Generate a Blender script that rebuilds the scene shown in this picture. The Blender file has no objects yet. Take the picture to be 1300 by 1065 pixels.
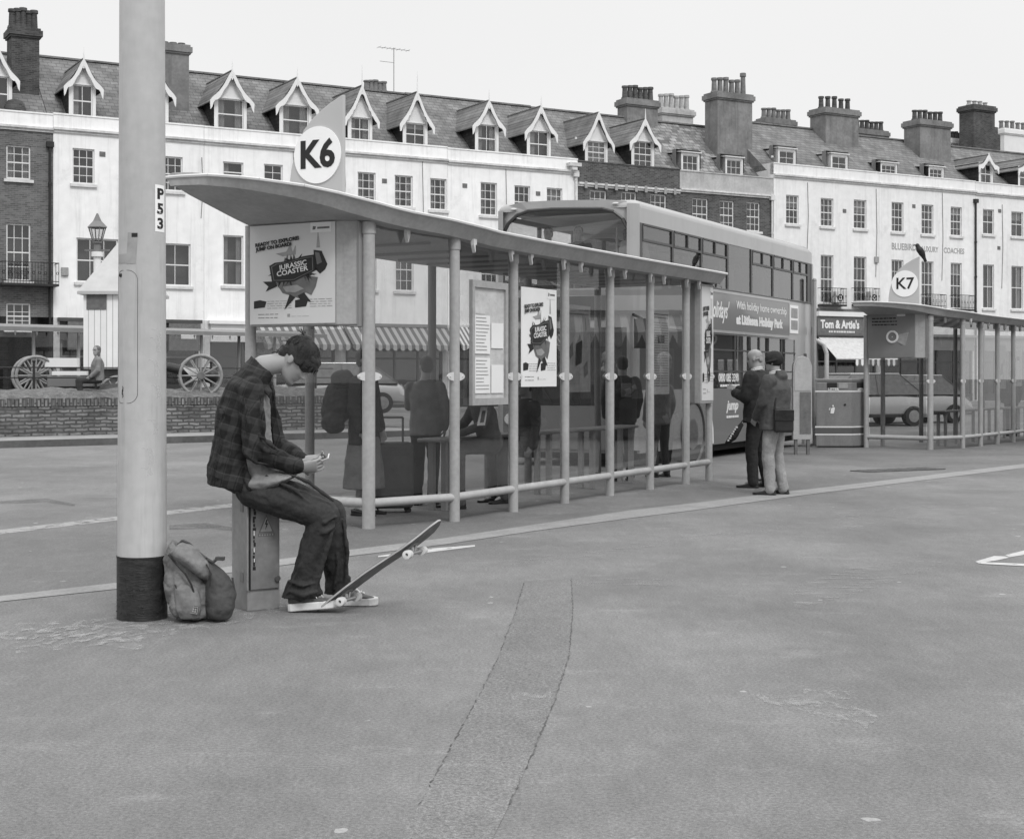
import bpy, bmesh, math, random
from mathutils import Vector, Matrix, Euler, Quaternion
random.seed(7)
C = bpy.context.scene.collection
V = Vector
R = math.radians
F = 1880.0; CX = 650.0; HY = 478.0; H = 1.43

# ------------------------------------------------------------------ ground height and pixel helpers
def gz(y):
    return -0.1*min(max((y-18)/12.0, 0), 1)
def W(px, py, Y):
    return V(((px-CX)/F*Y, Y, H-(py-HY)/F*Y))
def G(px, py, lift=0.0):
    Y = F*H/(py-HY)
    for _ in range(6):
        Y = F*(H-gz(Y))/(py-HY)
    return V(((px-CX)/F*Y, Y, gz(Y)+lift))

# ------------------------------------------------------------------ mesh builder
class MB:
    def __init__(s):
        s.v = []; s.f = []; s.m = []
    def add(s, vs, fs, mi=0):
        o = len(s.v)
        s.v += [V(p) for p in vs]
        for f in fs:
            s.f.append([i+o for i in f]); s.m.append(mi)
    def quad(s, a, b, c, d, mi=0): s.add([a, b, c, d], [(0, 1, 2, 3)], mi)
    def box(s, x0, x1, y0, y1, z0, z1, mi=0, M=None):
        p = [V((x, y, z)) for x in (x0, x1) for y in (y0, y1) for z in (z0, z1)]
        if M is not None: p = [M @ q for q in p]
        s.add(p, [(0, 1, 3, 2), (4, 6, 7, 5), (0, 4, 5, 1), (2, 3, 7, 6), (0, 2, 6, 4), (1, 5, 7, 3)], mi)
    def tube(s, p0, p1, r0, r1=None, n=12, mi=0, cap=True):
        r1 = r0 if r1 is None else r1
        p0 = V(p0); p1 = V(p1); d = (p1-p0).normalized()
        a = d.orthogonal().normalized(); b = d.cross(a)
        vs = []
        for p, r in ((p0, r0), (p1, r1)):
            for i in range(n):
                t = 2*math.pi*i/n
                vs.append(p+(a*math.cos(t)+b*math.sin(t))*r)
        fs = [(i, (i+1) % n, n+(i+1) % n, n+i) for i in range(n)]
        if cap: fs += [tuple(range(n-1, -1, -1)), tuple(range(n, 2*n))]
        s.add(vs, fs, mi)
    def path(s, pts, r, n=8, mi=0):
        rr = r if isinstance(r, (list, tuple)) else [r]*len(pts)
        for i in range(len(pts)-1): s.tube(pts[i], pts[i+1], rr[i], rr[i+1], n, mi)
    def ell(s, c, r, M=None, n=14, k=9, mi=0):
        c = V(c); r = V(r) if not isinstance(r, (int, float)) else V((r, r, r))
        vs = []; fs = []
        for j in range(1, k):
            ph = math.pi*j/k
            for i in range(n):
                t = 2*math.pi*i/n
                vs.append(V((math.sin(ph)*math.cos(t)*r.x, math.sin(ph)*math.sin(t)*r.y, math.cos(ph)*r.z)))
        vs += [V((0, 0, r.z)), V((0, 0, -r.z))]
        if M is not None: vs = [M @ v for v in vs]
        vs = [v+c for v in vs]
        for j in range(k-2):
            for i in range(n): fs.append((j*n+i, (j+1)*n+i, (j+1)*n+(i+1) % n, j*n+(i+1) % n))
        T = len(vs)-2
        for i in range(n):
            fs.append((T, i, (i+1) % n)); fs.append((T+1, (k-2)*n+(i+1) % n, (k-2)*n+i))
        s.add(vs, fs, mi)
    def caps(s, pts, rs, n=12, mi=0):
        for i, p in enumerate(pts):
            s.ell(p, rs[i], n=n, k=8, mi=mi)
            if i: s.tube(pts[i-1], p, rs[i-1], rs[i], n, mi)
    def loft(s, rings, mi=0, cap=True, closed=True):
        n = len(rings[0]); vs = [p for r in rings for p in r]; fs = []
        m = n if closed else n-1
        for j in range(len(rings)-1):
            for i in range(m): fs.append((j*n+i, j*n+(i+1) % n, (j+1)*n+(i+1) % n, (j+1)*n+i))
        if cap and closed:
            fs.append(tuple(range(n-1, -1, -1))); fs.append(tuple(range((len(rings)-1)*n, len(rings)*n)))
        s.add(vs, fs, mi)
    def eloft(s, secs, n=18, mi=0):           # (centre, axisA, axisB) ellipses
        s.loft([[V(c)+V(a)*math.cos(2*math.pi*i/n)+V(b)*math.sin(2*math.pi*i/n) for i in range(n)] for c, a, b in secs], mi)
    def prism(s, poly, z0, z1, mi=0):
        n = len(poly)
        s.add([(p[0], p[1], z0) for p in poly]+[(p[0], p[1], z1) for p in poly],
              [tuple(range(n-1, -1, -1)), tuple(range(n, 2*n))]+[(i, (i+1) % n, n+(i+1) % n, n+i) for i in range(n)], mi)
    def slab(s, poly, off, mi=0):              # 3-D polygon extruded by vector off
        n = len(poly); off = V(off); p = [V(q) for q in poly]
        s.add(p+[q+off for q in p], [tuple(range(n-1, -1, -1)), tuple(range(n, 2*n))]+[(i, (i+1) % n, n+(i+1) % n, n+i) for i in range(n)], mi)
    def torus(s, c, ax, R0, r, n=24, k=8, mi=0, a0=0, a1=None, sx=1):
        ax = V(ax).normalized(); a = ax.orthogonal().normalized()
        if abs(ax.z) < .9:
            a = V((0, 0, 1)); a = (a-ax*a.dot(ax)).normalized()
        b = ax.cross(a); c = V(c)
        full = a1 is None; A1 = 2*math.pi if full else a1; rings = []
        for j in range(n+(0 if full else 1)):
            t = a0+(A1-a0)*j/n; d = a*math.cos(t)+b*math.sin(t)*sx
            rings.append([c+d*R0+(d*math.cos(2*math.pi*i/k)+ax*math.sin(2*math.pi*i/k))*r for i in range(k)])
        if full: rings.append(rings[0])
        s.loft(rings, mi, cap=not full)
    def xf(s, M):
        s.v = [M @ v for v in s.v]; return s

def mk(name, mb, mats, parent=None, smooth=False, world=False, fixn=True):
    me = bpy.data.meshes.new(name)
    vs = mb.v
    if world and parent is not None:
        inv = parent.matrix_basis.inverted(); vs = [inv @ v for v in vs]
    me.from_pydata([tuple(v) for v in vs], [], mb.f)
    if not isinstance(mats, (list, tuple)): mats = [mats]
    for m in mats: me.materials.append(m)
    me.polygons.foreach_set('material_index', mb.m)
    if fixn:
        b = bmesh.new(); b.from_mesh(me); bmesh.ops.recalc_face_normals(b, faces=b.faces[:]); b.to_mesh(me); b.free()
    if smooth:
        me.polygons.foreach_set('use_smooth', [True]*len(me.polygons))
        if smooth != 'all':
            me.set_sharp_from_angle(angle=R(40))
    me.update()
    o = bpy.data.objects.new(name, me); C.objects.link(o)
    if parent is not None: o.parent = parent
    return o
def bevel(o, w=.01, seg=2, ang=40):
    m = o.modifiers.new('bevel', 'BEVEL'); m.width = w; m.segments = seg; m.limit_method = 'ANGLE'; m.angle_limit = R(ang); m.harden_normals = False
    return o
def tag(o, label=None, cat=None, group=None, kind=None):
    if label: o['label'] = label
    if cat: o['category'] = cat
    if group: o['group'] = group
    if kind: o['kind'] = kind
    return o
def thing(name, label, cat, loc=(0, 0, 0), rz=0, group=None):
    o = bpy.data.objects.new(name, None); C.objects.link(o)
    o.empty_display_size = .1
    o.location = loc; o.rotation_euler = (0, 0, rz)
    o.matrix_basis = Matrix.Translation(V(loc)) @ Matrix.Rotation(rz, 4, 'Z')
    return tag(o, label, cat, group)
def struct(name, mb, m, **k):
    return tag(mk(name, mb, m, **k), kind='structure')

# ------------------------------------------------------------------ materials (all neutral greys: the picture is monochrome)
def g3(v): return (v, v, v, 1)
def mat(name, base, rough=.7, metal=0, var=.12, scale=3, bump=0, bscale=40, spec=.4, stretch=(1, 1, 1), lo=None, coat=0, fine=0, fscale=60):
    m = bpy.data.materials.new(name); m.use_nodes = True; nt = m.node_tree; N = nt.nodes; L = nt.links
    p = N['Principled BSDF']; p.inputs['Roughness'].default_value = rough; p.inputs['Metallic'].default_value = metal
    p.inputs['Specular IOR Level'].default_value = spec
    if coat: p.inputs['Coat Weight'].default_value = coat; p.inputs['Coat Roughness'].default_value = .08
    tc = N.new('ShaderNodeTexCoord'); mp = N.new('ShaderNodeMapping'); mp.inputs['Scale'].default_value = stretch
    L.new(tc.outputs['Object'], mp.inputs[0])
    n1 = N.new('ShaderNodeTexNoise'); n1.inputs['Scale'].default_value = scale; n1.inputs['Detail'].default_value = 6; n1.inputs['Roughness'].default_value = .6
    L.new(mp.outputs[0], n1.inputs[0])
    r = N.new('ShaderNodeMapRange'); r.inputs['From Min'].default_value = .3; r.inputs['From Max'].default_value = .7
    r.inputs['To Min'].default_value = base*(1-var) if lo is None else lo; r.inputs['To Max'].default_value = base*(1+var)
    L.new(n1.outputs[0], r.inputs[0]); out = r.outputs[0]
    if fine:
        n2 = N.new('ShaderNodeTexNoise'); n2.inputs['Scale'].default_value = fscale; n2.inputs['Detail'].default_value = 3
        L.new(tc.outputs['Object'], n2.inputs[0])
        r2 = N.new('ShaderNodeMapRange'); r2.inputs['From Min'].default_value = .3; r2.inputs['From Max'].default_value = .7
        r2.inputs['To Min'].default_value = 1-fine; r2.inputs['To Max'].default_value = 1+fine; L.new(n2.outputs[0], r2.inputs[0])
        mu = N.new('ShaderNodeMath'); mu.operation = 'MULTIPLY'; L.new(out, mu.inputs[0]); L.new(r2.outputs[0], mu.inputs[1]); out = mu.outputs[0]
    L.new(out, p.inputs['Base Color'])
    if bump:
        nb = N.new('ShaderNodeTexNoise'); nb.inputs['Scale'].default_value = bscale; nb.inputs['Detail'].default_value = 4
        L.new(mp.outputs[0], nb.inputs[0])
        b = N.new('ShaderNodeBump'); b.inputs['Strength'].default_value = bump; b.inputs['Distance'].default_value = .02
        L.new(nb.outputs[0], b.inputs['Height']); L.new(b.outputs[0], p.inputs['Normal'])
    return m
def brick_mat(name, c1, c2, mortar, bw=.225, bh=.075, ms=.012, plane='xz', rough=.85, stain=.25, sscale=.5, bump=.4, bias=0, ysc=1.0, warp=0):
    m = bpy.data.materials.new(name); m.use_nodes = True; nt = m.node_tree; N = nt.nodes; L = nt.links
    p = N['Principled BSDF']; p.inputs['Roughness'].default_value = rough; p.inputs['Specular IOR Level'].default_value = .25
    tc = N.new('ShaderNodeTexCoord'); sp = N.new('ShaderNodeSeparateXYZ'); cb = N.new('ShaderNodeCombineXYZ')
    L.new(tc.outputs['Object'], sp.inputs[0])
    ax = {'x': 0, 'y': 1, 'z': 2}
    if plane == 'wall':                       # x+y along, z up
        ad = N.new('ShaderNodeMath'); ad.operation = 'ADD'; L.new(sp.outputs[0], ad.inputs[0]); L.new(sp.outputs[1], ad.inputs[1])
        L.new(ad.outputs[0], cb.inputs[0]); L.new(sp.outputs[2], cb.inputs[1])
    else:
        L.new(sp.outputs[ax[plane[0]]], cb.inputs[0]); L.new(sp.outputs[ax[plane[1]]], cb.inputs[1])
    b = N.new('ShaderNodeTexBrick'); b.inputs['Scale'].default_value = 1
    b.inputs['Brick Width'].default_value = bw; b.inputs['Row Height'].default_value = bh*ysc; b.inputs['Mortar Size'].default_value = ms
    b.inputs['Color1'].default_value = g3(c1); b.inputs['Color2'].default_value = g3(c2); b.inputs['Mortar'].default_value = g3(mortar); b.inputs['Bias'].default_value = bias
    if warp:
        wn_ = N.new('ShaderNodeTexNoise'); wn_.inputs['Scale'].default_value = 4; wn_.inputs['Detail'].default_value = 5; L.new(tc.outputs['Object'], wn_.inputs[0])
        ws_ = N.new('ShaderNodeVectorMath'); ws_.operation = 'SCALE'; ws_.inputs['Scale'].default_value = warp; L.new(wn_.outputs['Color'], ws_.inputs[0])
        wa_ = N.new('ShaderNodeVectorMath'); L.new(cb.outputs[0], wa_.inputs[0]); L.new(ws_.outputs[0], wa_.inputs[1]); L.new(wa_.outputs[0], b.inputs[0])
    else: L.new(cb.outputs[0], b.inputs[0])
    n = N.new('ShaderNodeTexNoise'); n.inputs['Scale'].default_value = sscale; n.inputs['Detail'].default_value = 8; n.inputs['Roughness'].default_value = .7
    L.new(tc.outputs['Object'], n.inputs[0])
    r = N.new('ShaderNodeMapRange'); r.inputs['From Min'].default_value = .3; r.inputs['From Max'].default_value = .7; r.inputs['To Min'].default_value = 1-stain; r.inputs['To Max'].default_value = 1+stain
    L.new(n.outputs[0], r.inputs[0])
    mx = N.new('ShaderNodeVectorMath'); mx.operation = 'SCALE'; L.new(b.outputs['Color'], mx.inputs[0]); L.new(r.outputs[0], mx.inputs['Scale'])
    L.new(mx.outputs[0], p.inputs['Base Color'])
    bp = N.new('ShaderNodeBump'); bp.inputs['Strength'].default_value = bump; bp.inputs['Distance'].default_value = .01; bp.invert = True
    L.new(b.outputs['Fac'], bp.inputs['Height']); L.new(bp.outputs[0], p.inputs['Normal'])
    return m
def glass_mat(name, tint, refl=1.0, rough=0.0, ior=1.45, haze=0.0):
    m = bpy.data.materials.new(name); m.use_nodes = True; nt = m.node_tree; N = nt.nodes; L = nt.links
    N.remove(N['Principled BSDF']); out = N['Material Output']
    t = N.new('ShaderNodeBsdfTransparent'); t.inputs[0].default_value = g3(tint)
    g = N.new('ShaderNodeBsdfGlossy'); g.inputs['Color'].default_value = g3(.95); g.inputs['Roughness'].default_value = rough
    f = N.new('ShaderNodeFresnel'); f.inputs[0].default_value = ior
    mu = N.new('ShaderNodeMath'); mu.operation = 'MULTIPLY'; mu.inputs[1].default_value = refl; L.new(f.outputs[0], mu.inputs[0])
    ge = N.new('ShaderNodeNewGeometry'); nb = N.new('ShaderNodeMath'); nb.operation = 'SUBTRACT'; nb.inputs[0].default_value = 1; L.new(ge.outputs['Backfacing'], nb.inputs[1])
    m2 = N.new('ShaderNodeMath'); m2.operation = 'MULTIPLY'; L.new(mu.outputs[0], m2.inputs[0]); L.new(nb.outputs[0], m2.inputs[1]); mu = m2
    tc = N.new('ShaderNodeTexCoord'); n = N.new('ShaderNodeTexNoise'); n.inputs['Scale'].default_value = 1.2; L.new(tc.outputs['Object'], n.inputs[0])
    b = N.new('ShaderNodeBump'); b.inputs['Strength'].default_value = .02; b.inputs['Distance'].default_value = .02; L.new(n.outputs[0], b.inputs['Height'])
    L.new(b.outputs[0], g.inputs['Normal'])
    mx = N.new('ShaderNodeMixShader'); L.new(mu.outputs[0], mx.inputs[0]); L.new(t.outputs[0], mx.inputs[1]); L.new(g.outputs[0], mx.inputs[2])
    if haze:                                   # grimy smears and a pale haze, painted in as a diffuse veil
        df = N.new('ShaderNodeBsdfDiffuse'); df.inputs[0].default_value = g3(.45)
        n3 = N.new('ShaderNodeTexNoise'); n3.inputs['Scale'].default_value = 1.7; n3.inputs['Detail'].default_value = 8; n3.inputs['Roughness'].default_value = .7; L.new(tc.outputs['Object'], n3.inputs[0])
        hr = N.new('ShaderNodeMapRange'); hr.inputs['From Min'].default_value = .3; hr.inputs['From Max'].default_value = .75; hr.inputs['To Min'].default_value = haze*.5; hr.inputs['To Max'].default_value = haze*1.7; L.new(n3.outputs[0], hr.inputs[0])
        m3 = N.new('ShaderNodeMixShader'); L.new(hr.outputs[0], m3.inputs[0]); L.new(mx.outputs[0], m3.inputs[1]); L.new(df.outputs[0], m3.inputs[2]); mx = m3
    L.new(mx.outputs[0], out.inputs[0])
    return m

M = {}
M['pole'] = mat('pole_paint', .44, .5, var=.11, scale=2.4, stretch=(1.6, 1.6, .22), fine=.05, fscale=14, bump=.08, bscale=9)
M['pole_black'] = mat('pole_black_band', .02, .55, var=.55, scale=7, stretch=(1, 1, 5), fine=.3, fscale=40, bump=.25, bscale=26)
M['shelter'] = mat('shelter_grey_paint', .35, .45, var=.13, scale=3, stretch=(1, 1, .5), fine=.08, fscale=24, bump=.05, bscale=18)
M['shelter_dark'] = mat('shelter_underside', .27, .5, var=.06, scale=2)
M['shelter_back'] = mat('shelter_dimmed_paint', .16, .45, var=.08, scale=2)
M['rail_light'] = mat('shelter_rail_paint', .38, .45, var=.1, scale=4, fine=.06, fscale=25)
M['disc'] = mat('glass_clamp', .6, .4, var=.06)
M['white'] = mat('white_paint', .7, .5, var=.05, scale=2, fine=.03)
M['stucco'] = mat('white_stucco', .82, .85, var=.075, scale=.45, stretch=(1, 1, .45), fine=.05, fscale=2.2, bump=.12, bscale=25)
M['stucco_b'] = mat('cream_stucco', .74, .85, var=.07, scale=.5, stretch=(1, 1, .4), fine=.05, fscale=3, bump=.12, bscale=25)
M['cornice'] = mat('weathered_cornice', .55, .85, var=.25, scale=2.2, stretch=(.5, 1, 1), fine=.12, fscale=9)
M['trim'] = mat('window_trim', .68, .5, var=.05, scale=4)
M['dirty_trim'] = mat('stone_sill', .6, .8, var=.15, scale=5)
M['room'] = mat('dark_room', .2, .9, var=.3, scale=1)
M['curtain'] = mat('curtain_cloth', .5, .9, var=.22, scale=6, stretch=(6, 6, .3))
M['slate'] = brick_mat('roof_slate', .135, .19, .08, bw=.35, bh=.17, ms=.012, plane='xz', stain=.35, sscale=1.3, bump=.5, rough=.7)
M['slate_old'] = brick_mat('mottled_stone_slate', .10, .28, .09, bw=.4, bh=.2, ms=.015, plane='xz', stain=.5, sscale=2.2, bump=.6, rough=.8)
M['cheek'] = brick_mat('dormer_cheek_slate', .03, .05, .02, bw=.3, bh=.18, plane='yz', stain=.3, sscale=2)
M['lead'] = mat('lead_flashing', .3, .6, var=.25, scale=5)
M['brick_dark'] = brick_mat('dark_brick', .045, .11, .13, stain=.3, sscale=.9, plane='wall')
M['brick_mid'] = brick_mat('brown_brick', .085, .16, .17, stain=.25, sscale=.7, plane='wall')
M['chim_dark'] = brick_mat('sooty_chimney_brick', .04, .09, .1, stain=.4, sscale=1.2, plane='wall')
M['render'] = mat('cement_render', .19, .9, var=.25, scale=1.2, fine=.12, fscale=7, bump=.2, bscale=14)
M['render_light'] = mat('pale_render', .42, .9, var=.18, scale=1.5, fine=.08, fscale=9)
M['pot'] = mat('chimney_pot_clay', .16, .8, var=.3, scale=6)
M['pot_light'] = mat('pale_clay_pot', .36, .8, var=.25, scale=6)
M['iron'] = mat('black_iron', .02, .5, var=.3, scale=9)
M['dark'] = mat('dark_void', .018, .8, var=.2)
M['shop_dark'] = mat('shopfront_dark', .06, .5, var=.2, scale=1.5)
M['shop_grey'] = mat('shopfront_grey', .2, .5, var=.12, scale=1.5)
M['pane'] = glass_mat('window_pane', .74, 2.6, .04)
M['glass'] = glass_mat('shelter_glass', .79, 1.7, haze=.010)
M['busglass'] = glass_mat('bus_glass', .62, 1.6, haze=.02)
M['busglass_front'] = glass_mat('bus_front_glass', .93, 2.6, haze=.03)
M['bus'] = mat('bus_light_paint', .34, .28, var=.05, scale=1, coat=.4)
M['bus_mid'] = mat('bus_mid_paint', .16, .28, var=.06, scale=1, coat=.4)
M['bus_frame'] = mat('bus_window_frame', .06, .4, var=.1)
M['bus_in'] = mat('bus_interior', .4, .7, var=.15, scale=2)
M['rubber'] = mat('black_rubber', .02, .8, var=.3, scale=15)
M['car_d'] = mat('dark_car_paint', .06, .25, var=.04, coat=.6)
M['vest'] = mat('padded_jacket_cloth', .17, .8, var=.2, scale=6)
M['jean_mid'] = mat('mid_denim', .10, .85, var=.3, scale=6, bump=.5)
M['chrome'] = mat('galvanised_metal', .35, .35, metal=.8, var=.2, scale=8)
M['box'] = mat('galvanised_cabinet', .2, .48, metal=.15, var=.22, scale=3.5, stretch=(1, 1, .5), fine=.12, fscale=22, bump=.06, bscale=30)
M['box_l'] = mat('pale_cabinet_side', .27, .5, metal=.15, var=.2, scale=3, stretch=(1, 1, .5), fine=.1, fscale=22)  # paler grey than the door and lid
M['ink'] = mat('black_ink', .015, .6, var=.1)
M['ink_mid'] = mat('grey_ink', .13, .6, var=.25, scale=9)
M['ink_pale'] = mat('pale_grey_ink', .3, .6, var=.2, scale=9)
M['paper'] = mat('poster_paper', .60, .6, var=.05, scale=1)
M['paper_w'] = mat('bright_poster_paper', .74, .6, var=.05, scale=1.5)
M['sign_grey'] = mat('sign_fin_grey', .46, .5, var=.03)
M['sign_white'] = mat('sign_white', .86, .5, var=.02)
M['skin'] = mat('skin', .30, .5, var=.08, scale=8, spec=.35)
M['skin_d'] = mat('skin_weathered', .29, .55, var=.12, scale=12, spec=.35)
M['hair'] = mat('dark_hair', .022, .45, var=.5, scale=40, stretch=(1, 1, 3), bump=.7, bscale=110)
M['hair_w'] = mat('grey_hair', .26, .6, var=.3, scale=60, bump=.5, bscale=110)
M['hair_m'] = mat('fair_hair', .12, .6, var=.4, scale=50, bump=.5, bscale=110)
M['denim'] = mat('dark_denim', .026, .85, var=.4, scale=5, fine=.15, fscale=60, bump=.7, bscale=14)
M['denim_l'] = mat('pale_denim', .27, .85, var=.2, scale=7, fine=.1, fscale=60, bump=.6, bscale=16)
M['black_cloth'] = mat('black_cloth', .016, .85, var=.4, scale=6, bump=.5, bscale=18)
M['dark_cloth'] = mat('dark_cloth', .035, .85, var=.35, scale=6, bump=.5, bscale=18)
M['grey_cloth'] = mat('grey_parka_cloth', .062, .8, var=.25, scale=6, bump=.6, bscale=16)
M['mid_cloth'] = mat('mid_grey_cloth', .16, .85, var=.25, scale=6, bump=.5, bscale=18)
M['light_cloth'] = mat('light_cloth', .5, .85, var=.15, scale=6, bump=.4, bscale=18)
M['tee'] = mat('grey_tshirt', .2, .9, var=.2, scale=9, bump=.6, bscale=20)
M['canvas'] = mat('shoe_canvas', .09, .85, var=.3, scale=14, bump=.4, bscale=60)
M['sole'] = mat('white_rubber_sole', .66, .6, var=.15, scale=14)
M['lace'] = mat('white_lace', .7, .8, var=.1)
M['leather'] = mat('black_leather', .018, .35, var=.3, scale=9)
M['bag_l'] = mat('backpack_grey_canvas', .17, .85, var=.3, scale=6, fine=.12, fscale=40, bump=.6, bscale=16)
M['bag_d'] = mat('backpack_dark_panel', .06, .8, var=.3, scale=6, fine=.12, fscale=40, bump=.6, bscale=16)
M['deck'] = mat('skateboard_deck', .12, .55, var=.35, scale=7, stretch=(3, 3, 1), fine=.12)
M['ply'] = mat('deck_ply_edge', .34, .6, var=.2, scale=12)
M['wheel'] = mat('urethane_wheel', .5, .45, var=.1, scale=9)
M['phone'] = mat('phone_shell', .6, .25, var=.04)
M['screen'] = mat('phone_glass', .03, .1, var=.04)
M['bin'] = mat('litter_bin_plastic', .19, .45, var=.1, scale=3, fine=.06, fscale=30)
M['bin_d'] = mat('litter_bin_dark_band', .09, .45, var=.1, scale=3)
M['car_l'] = mat('silver_car_paint', .42, .25, metal=.2, var=.04, coat=.6)
M['car_w'] = mat('white_car_paint', .66, .25, var=.03, coat=.6)
M['wood_w'] = brick_mat('white_board_wall', .74, .8, .45, bw=40, bh=.16, ms=.012, plane='zx', stain=.06, sscale=1.5, bump=.3)
M['hutroof'] = mat('hut_roof_felt', .45, .8, var=.1, scale=2)
M['far_metal'] = mat('far_canopy_metal', .2, .6, var=.1)
M['wood'] = mat('painted_wheel_wood', .24, .7, var=.25, scale=6)
M['grass'] = mat('verge', .12, .95, var=.4, scale=6, fine=.3, fscale=30, bump=.6, bscale=20)
M['lantern'] = mat('lantern_paint', .16, .5, var=.15)
M['lantern_glass'] = glass_mat('lantern_glass', .8, 1)

def streaks(m, amt, lo=.5, hi=.72, st=(3.2, 3.2, .22), sc_=1.0, amt2=.12):
    nt = m.node_tree; N = nt.nodes; L = nt.links; p = N['Principled BSDF']; src = p.inputs['Base Color'].links[0].from_socket
    tc = N.new('ShaderNodeTexCoord')
    for s3, k, a, b in ((st, amt, lo, hi), ((.9, .9, .9), amt2, .56, .68)):
        mp = N.new('ShaderNodeMapping'); mp.inputs['Scale'].default_value = s3; L.new(tc.outputs['Object'], mp.inputs[0])
        n = N.new('ShaderNodeTexNoise'); n.inputs['Scale'].default_value = sc_; n.inputs['Detail'].default_value = 9; n.inputs['Roughness'].default_value = .72; L.new(mp.outputs[0], n.inputs[0])
        r = N.new('ShaderNodeMapRange'); r.inputs['From Min'].default_value = a; r.inputs['From Max'].default_value = b; r.inputs['To Min'].default_value = 1; r.inputs['To Max'].default_value = 1-k; L.new(n.outputs[0], r.inputs[0])
        q = N.new('ShaderNodeMath'); q.operation = 'MULTIPLY'; L.new(src, q.inputs[0]); L.new(r.outputs[0], q.inputs[1]); src = q.outputs[0]
    L.new(src, p.inputs['Base Color'])
streaks(M['stucco'], .22); streaks(M['stucco_b'], .18); streaks(M['pole'], .18, .54, .7, (14, 14, .9), 1.0, .12); streaks(M['render_light'], .3); streaks(M['render'], .35)
streaks(M['bus'], .12, .5, .7, (2, 2, .5)); streaks(M['shelter'], .16, .54, .72, (9, 9, 1.2)); streaks(M['bin'], .2, .5, .7, (5, 5, 1))
def plaid_mat():
    m = mat('plaid_flannel', .010, .92, var=.3, scale=12, bump=.55, bscale=11)
    nt = m.node_tree; N = nt.nodes; L = nt.links; p = N['Principled BSDF']
    src = p.inputs['Base Color'].links[0].from_socket
    tc = N.new('ShaderNodeTexCoord'); sp = N.new('ShaderNodeSeparateXYZ')
    mp = N.new('ShaderNodeMapping'); mp.inputs['Rotation'].default_value = (0, R(-16), R(20)); L.new(tc.outputs['Object'], mp.inputs[0])
    nz = N.new('ShaderNodeTexNoise'); nz.inputs['Scale'].default_value = 3.5; L.new(mp.outputs[0], nz.inputs[0])
    ad = N.new('ShaderNodeVectorMath'); ad.operation = 'SCALE'; ad.inputs['Scale'].default_value = .045; L.new(nz.outputs['Color'], ad.inputs[0])
    a2 = N.new('ShaderNodeVectorMath'); a2.operation = 'ADD'; L.new(mp.outputs[0], a2.inputs[0]); L.new(ad.outputs[0], a2.inputs[1])
    L.new(a2.outputs[0], sp.inputs[0])
    def band(sock, per, wid, off=0):
        a = N.new('ShaderNodeMath'); a.operation = 'MULTIPLY_ADD'; a.inputs[1].default_value = 1/per; a.inputs[2].default_value = off; L.new(sock, a.inputs[0])
        f = N.new('ShaderNodeMath'); f.operation = 'FRACT'; L.new(a.outputs[0], f.inputs[0])
        l = N.new('ShaderNodeMath'); l.operation = 'LESS_THAN'; l.inputs[1].default_value = wid; L.new(f.outputs[0], l.inputs[0]); return l.outputs[0]
    tot = None
    for s, per, wid, off, wt in ((0, .088, .42, .1, .013), (2, .095, .42, 0, .013), (0, .088, .07, .6, .012), (2, .095, .07, .65, .012)):
        b = band(sp.outputs[s], per, wid, off)
        k = N.new('ShaderNodeMath'); k.operation = 'MULTIPLY'; k.inputs[1].default_value = wt; L.new(b, k.inputs[0])
        if tot is None: tot = k.outputs[0]
        else:
            q = N.new('ShaderNodeMath'); q.operation = 'ADD'; L.new(tot, q.inputs[0]); L.new(k.outputs[0], q.inputs[1]); tot = q.outputs[0]
    q = N.new('ShaderNodeMath'); q.operation = 'ADD'; L.new(tot, q.inputs[0]); L.new(src, q.inputs[1])
    L.new(q.outputs[0], p.inputs['Base Color'])
    return m
M['plaid'] = plaid_mat()
def stripe_mat(name, a, b, per, axis=0):
    m = mat(name, .5, .85, var=.1); nt = m.node_tree; N = nt.nodes; L = nt.links; p = N['Principled BSDF']
    tc = N.new('ShaderNodeTexCoord'); sp = N.new('ShaderNodeSeparateXYZ'); L.new(tc.outputs['Object'], sp.inputs[0])
    k = N.new('ShaderNodeMath'); k.operation = 'MULTIPLY'; k.inputs[1].default_value = 1/per; L.new(sp.outputs[axis], k.inputs[0])
    f = N.new('ShaderNodeMath'); f.operation = 'FRACT'; L.new(k.outputs[0], f.inputs[0])
    l = N.new('ShaderNodeMath'); l.operation = 'LESS_THAN'; l.inputs[1].default_value = .5; L.new(f.outputs[0], l.inputs[0])
    r = N.new('ShaderNodeMapRange'); r.inputs['To Min'].default_value = a; r.inputs['To Max'].default_value = b; L.new(l.outputs[0], r.inputs[0])
    L.new(r.outputs[0], p.inputs['Base Color']); return m
M['awning'] = stripe_mat('striped_awning_cloth', .34, .11, .36)
M['awning2'] = stripe_mat('fine_striped_awning_cloth', .7, .2, .22)

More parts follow.
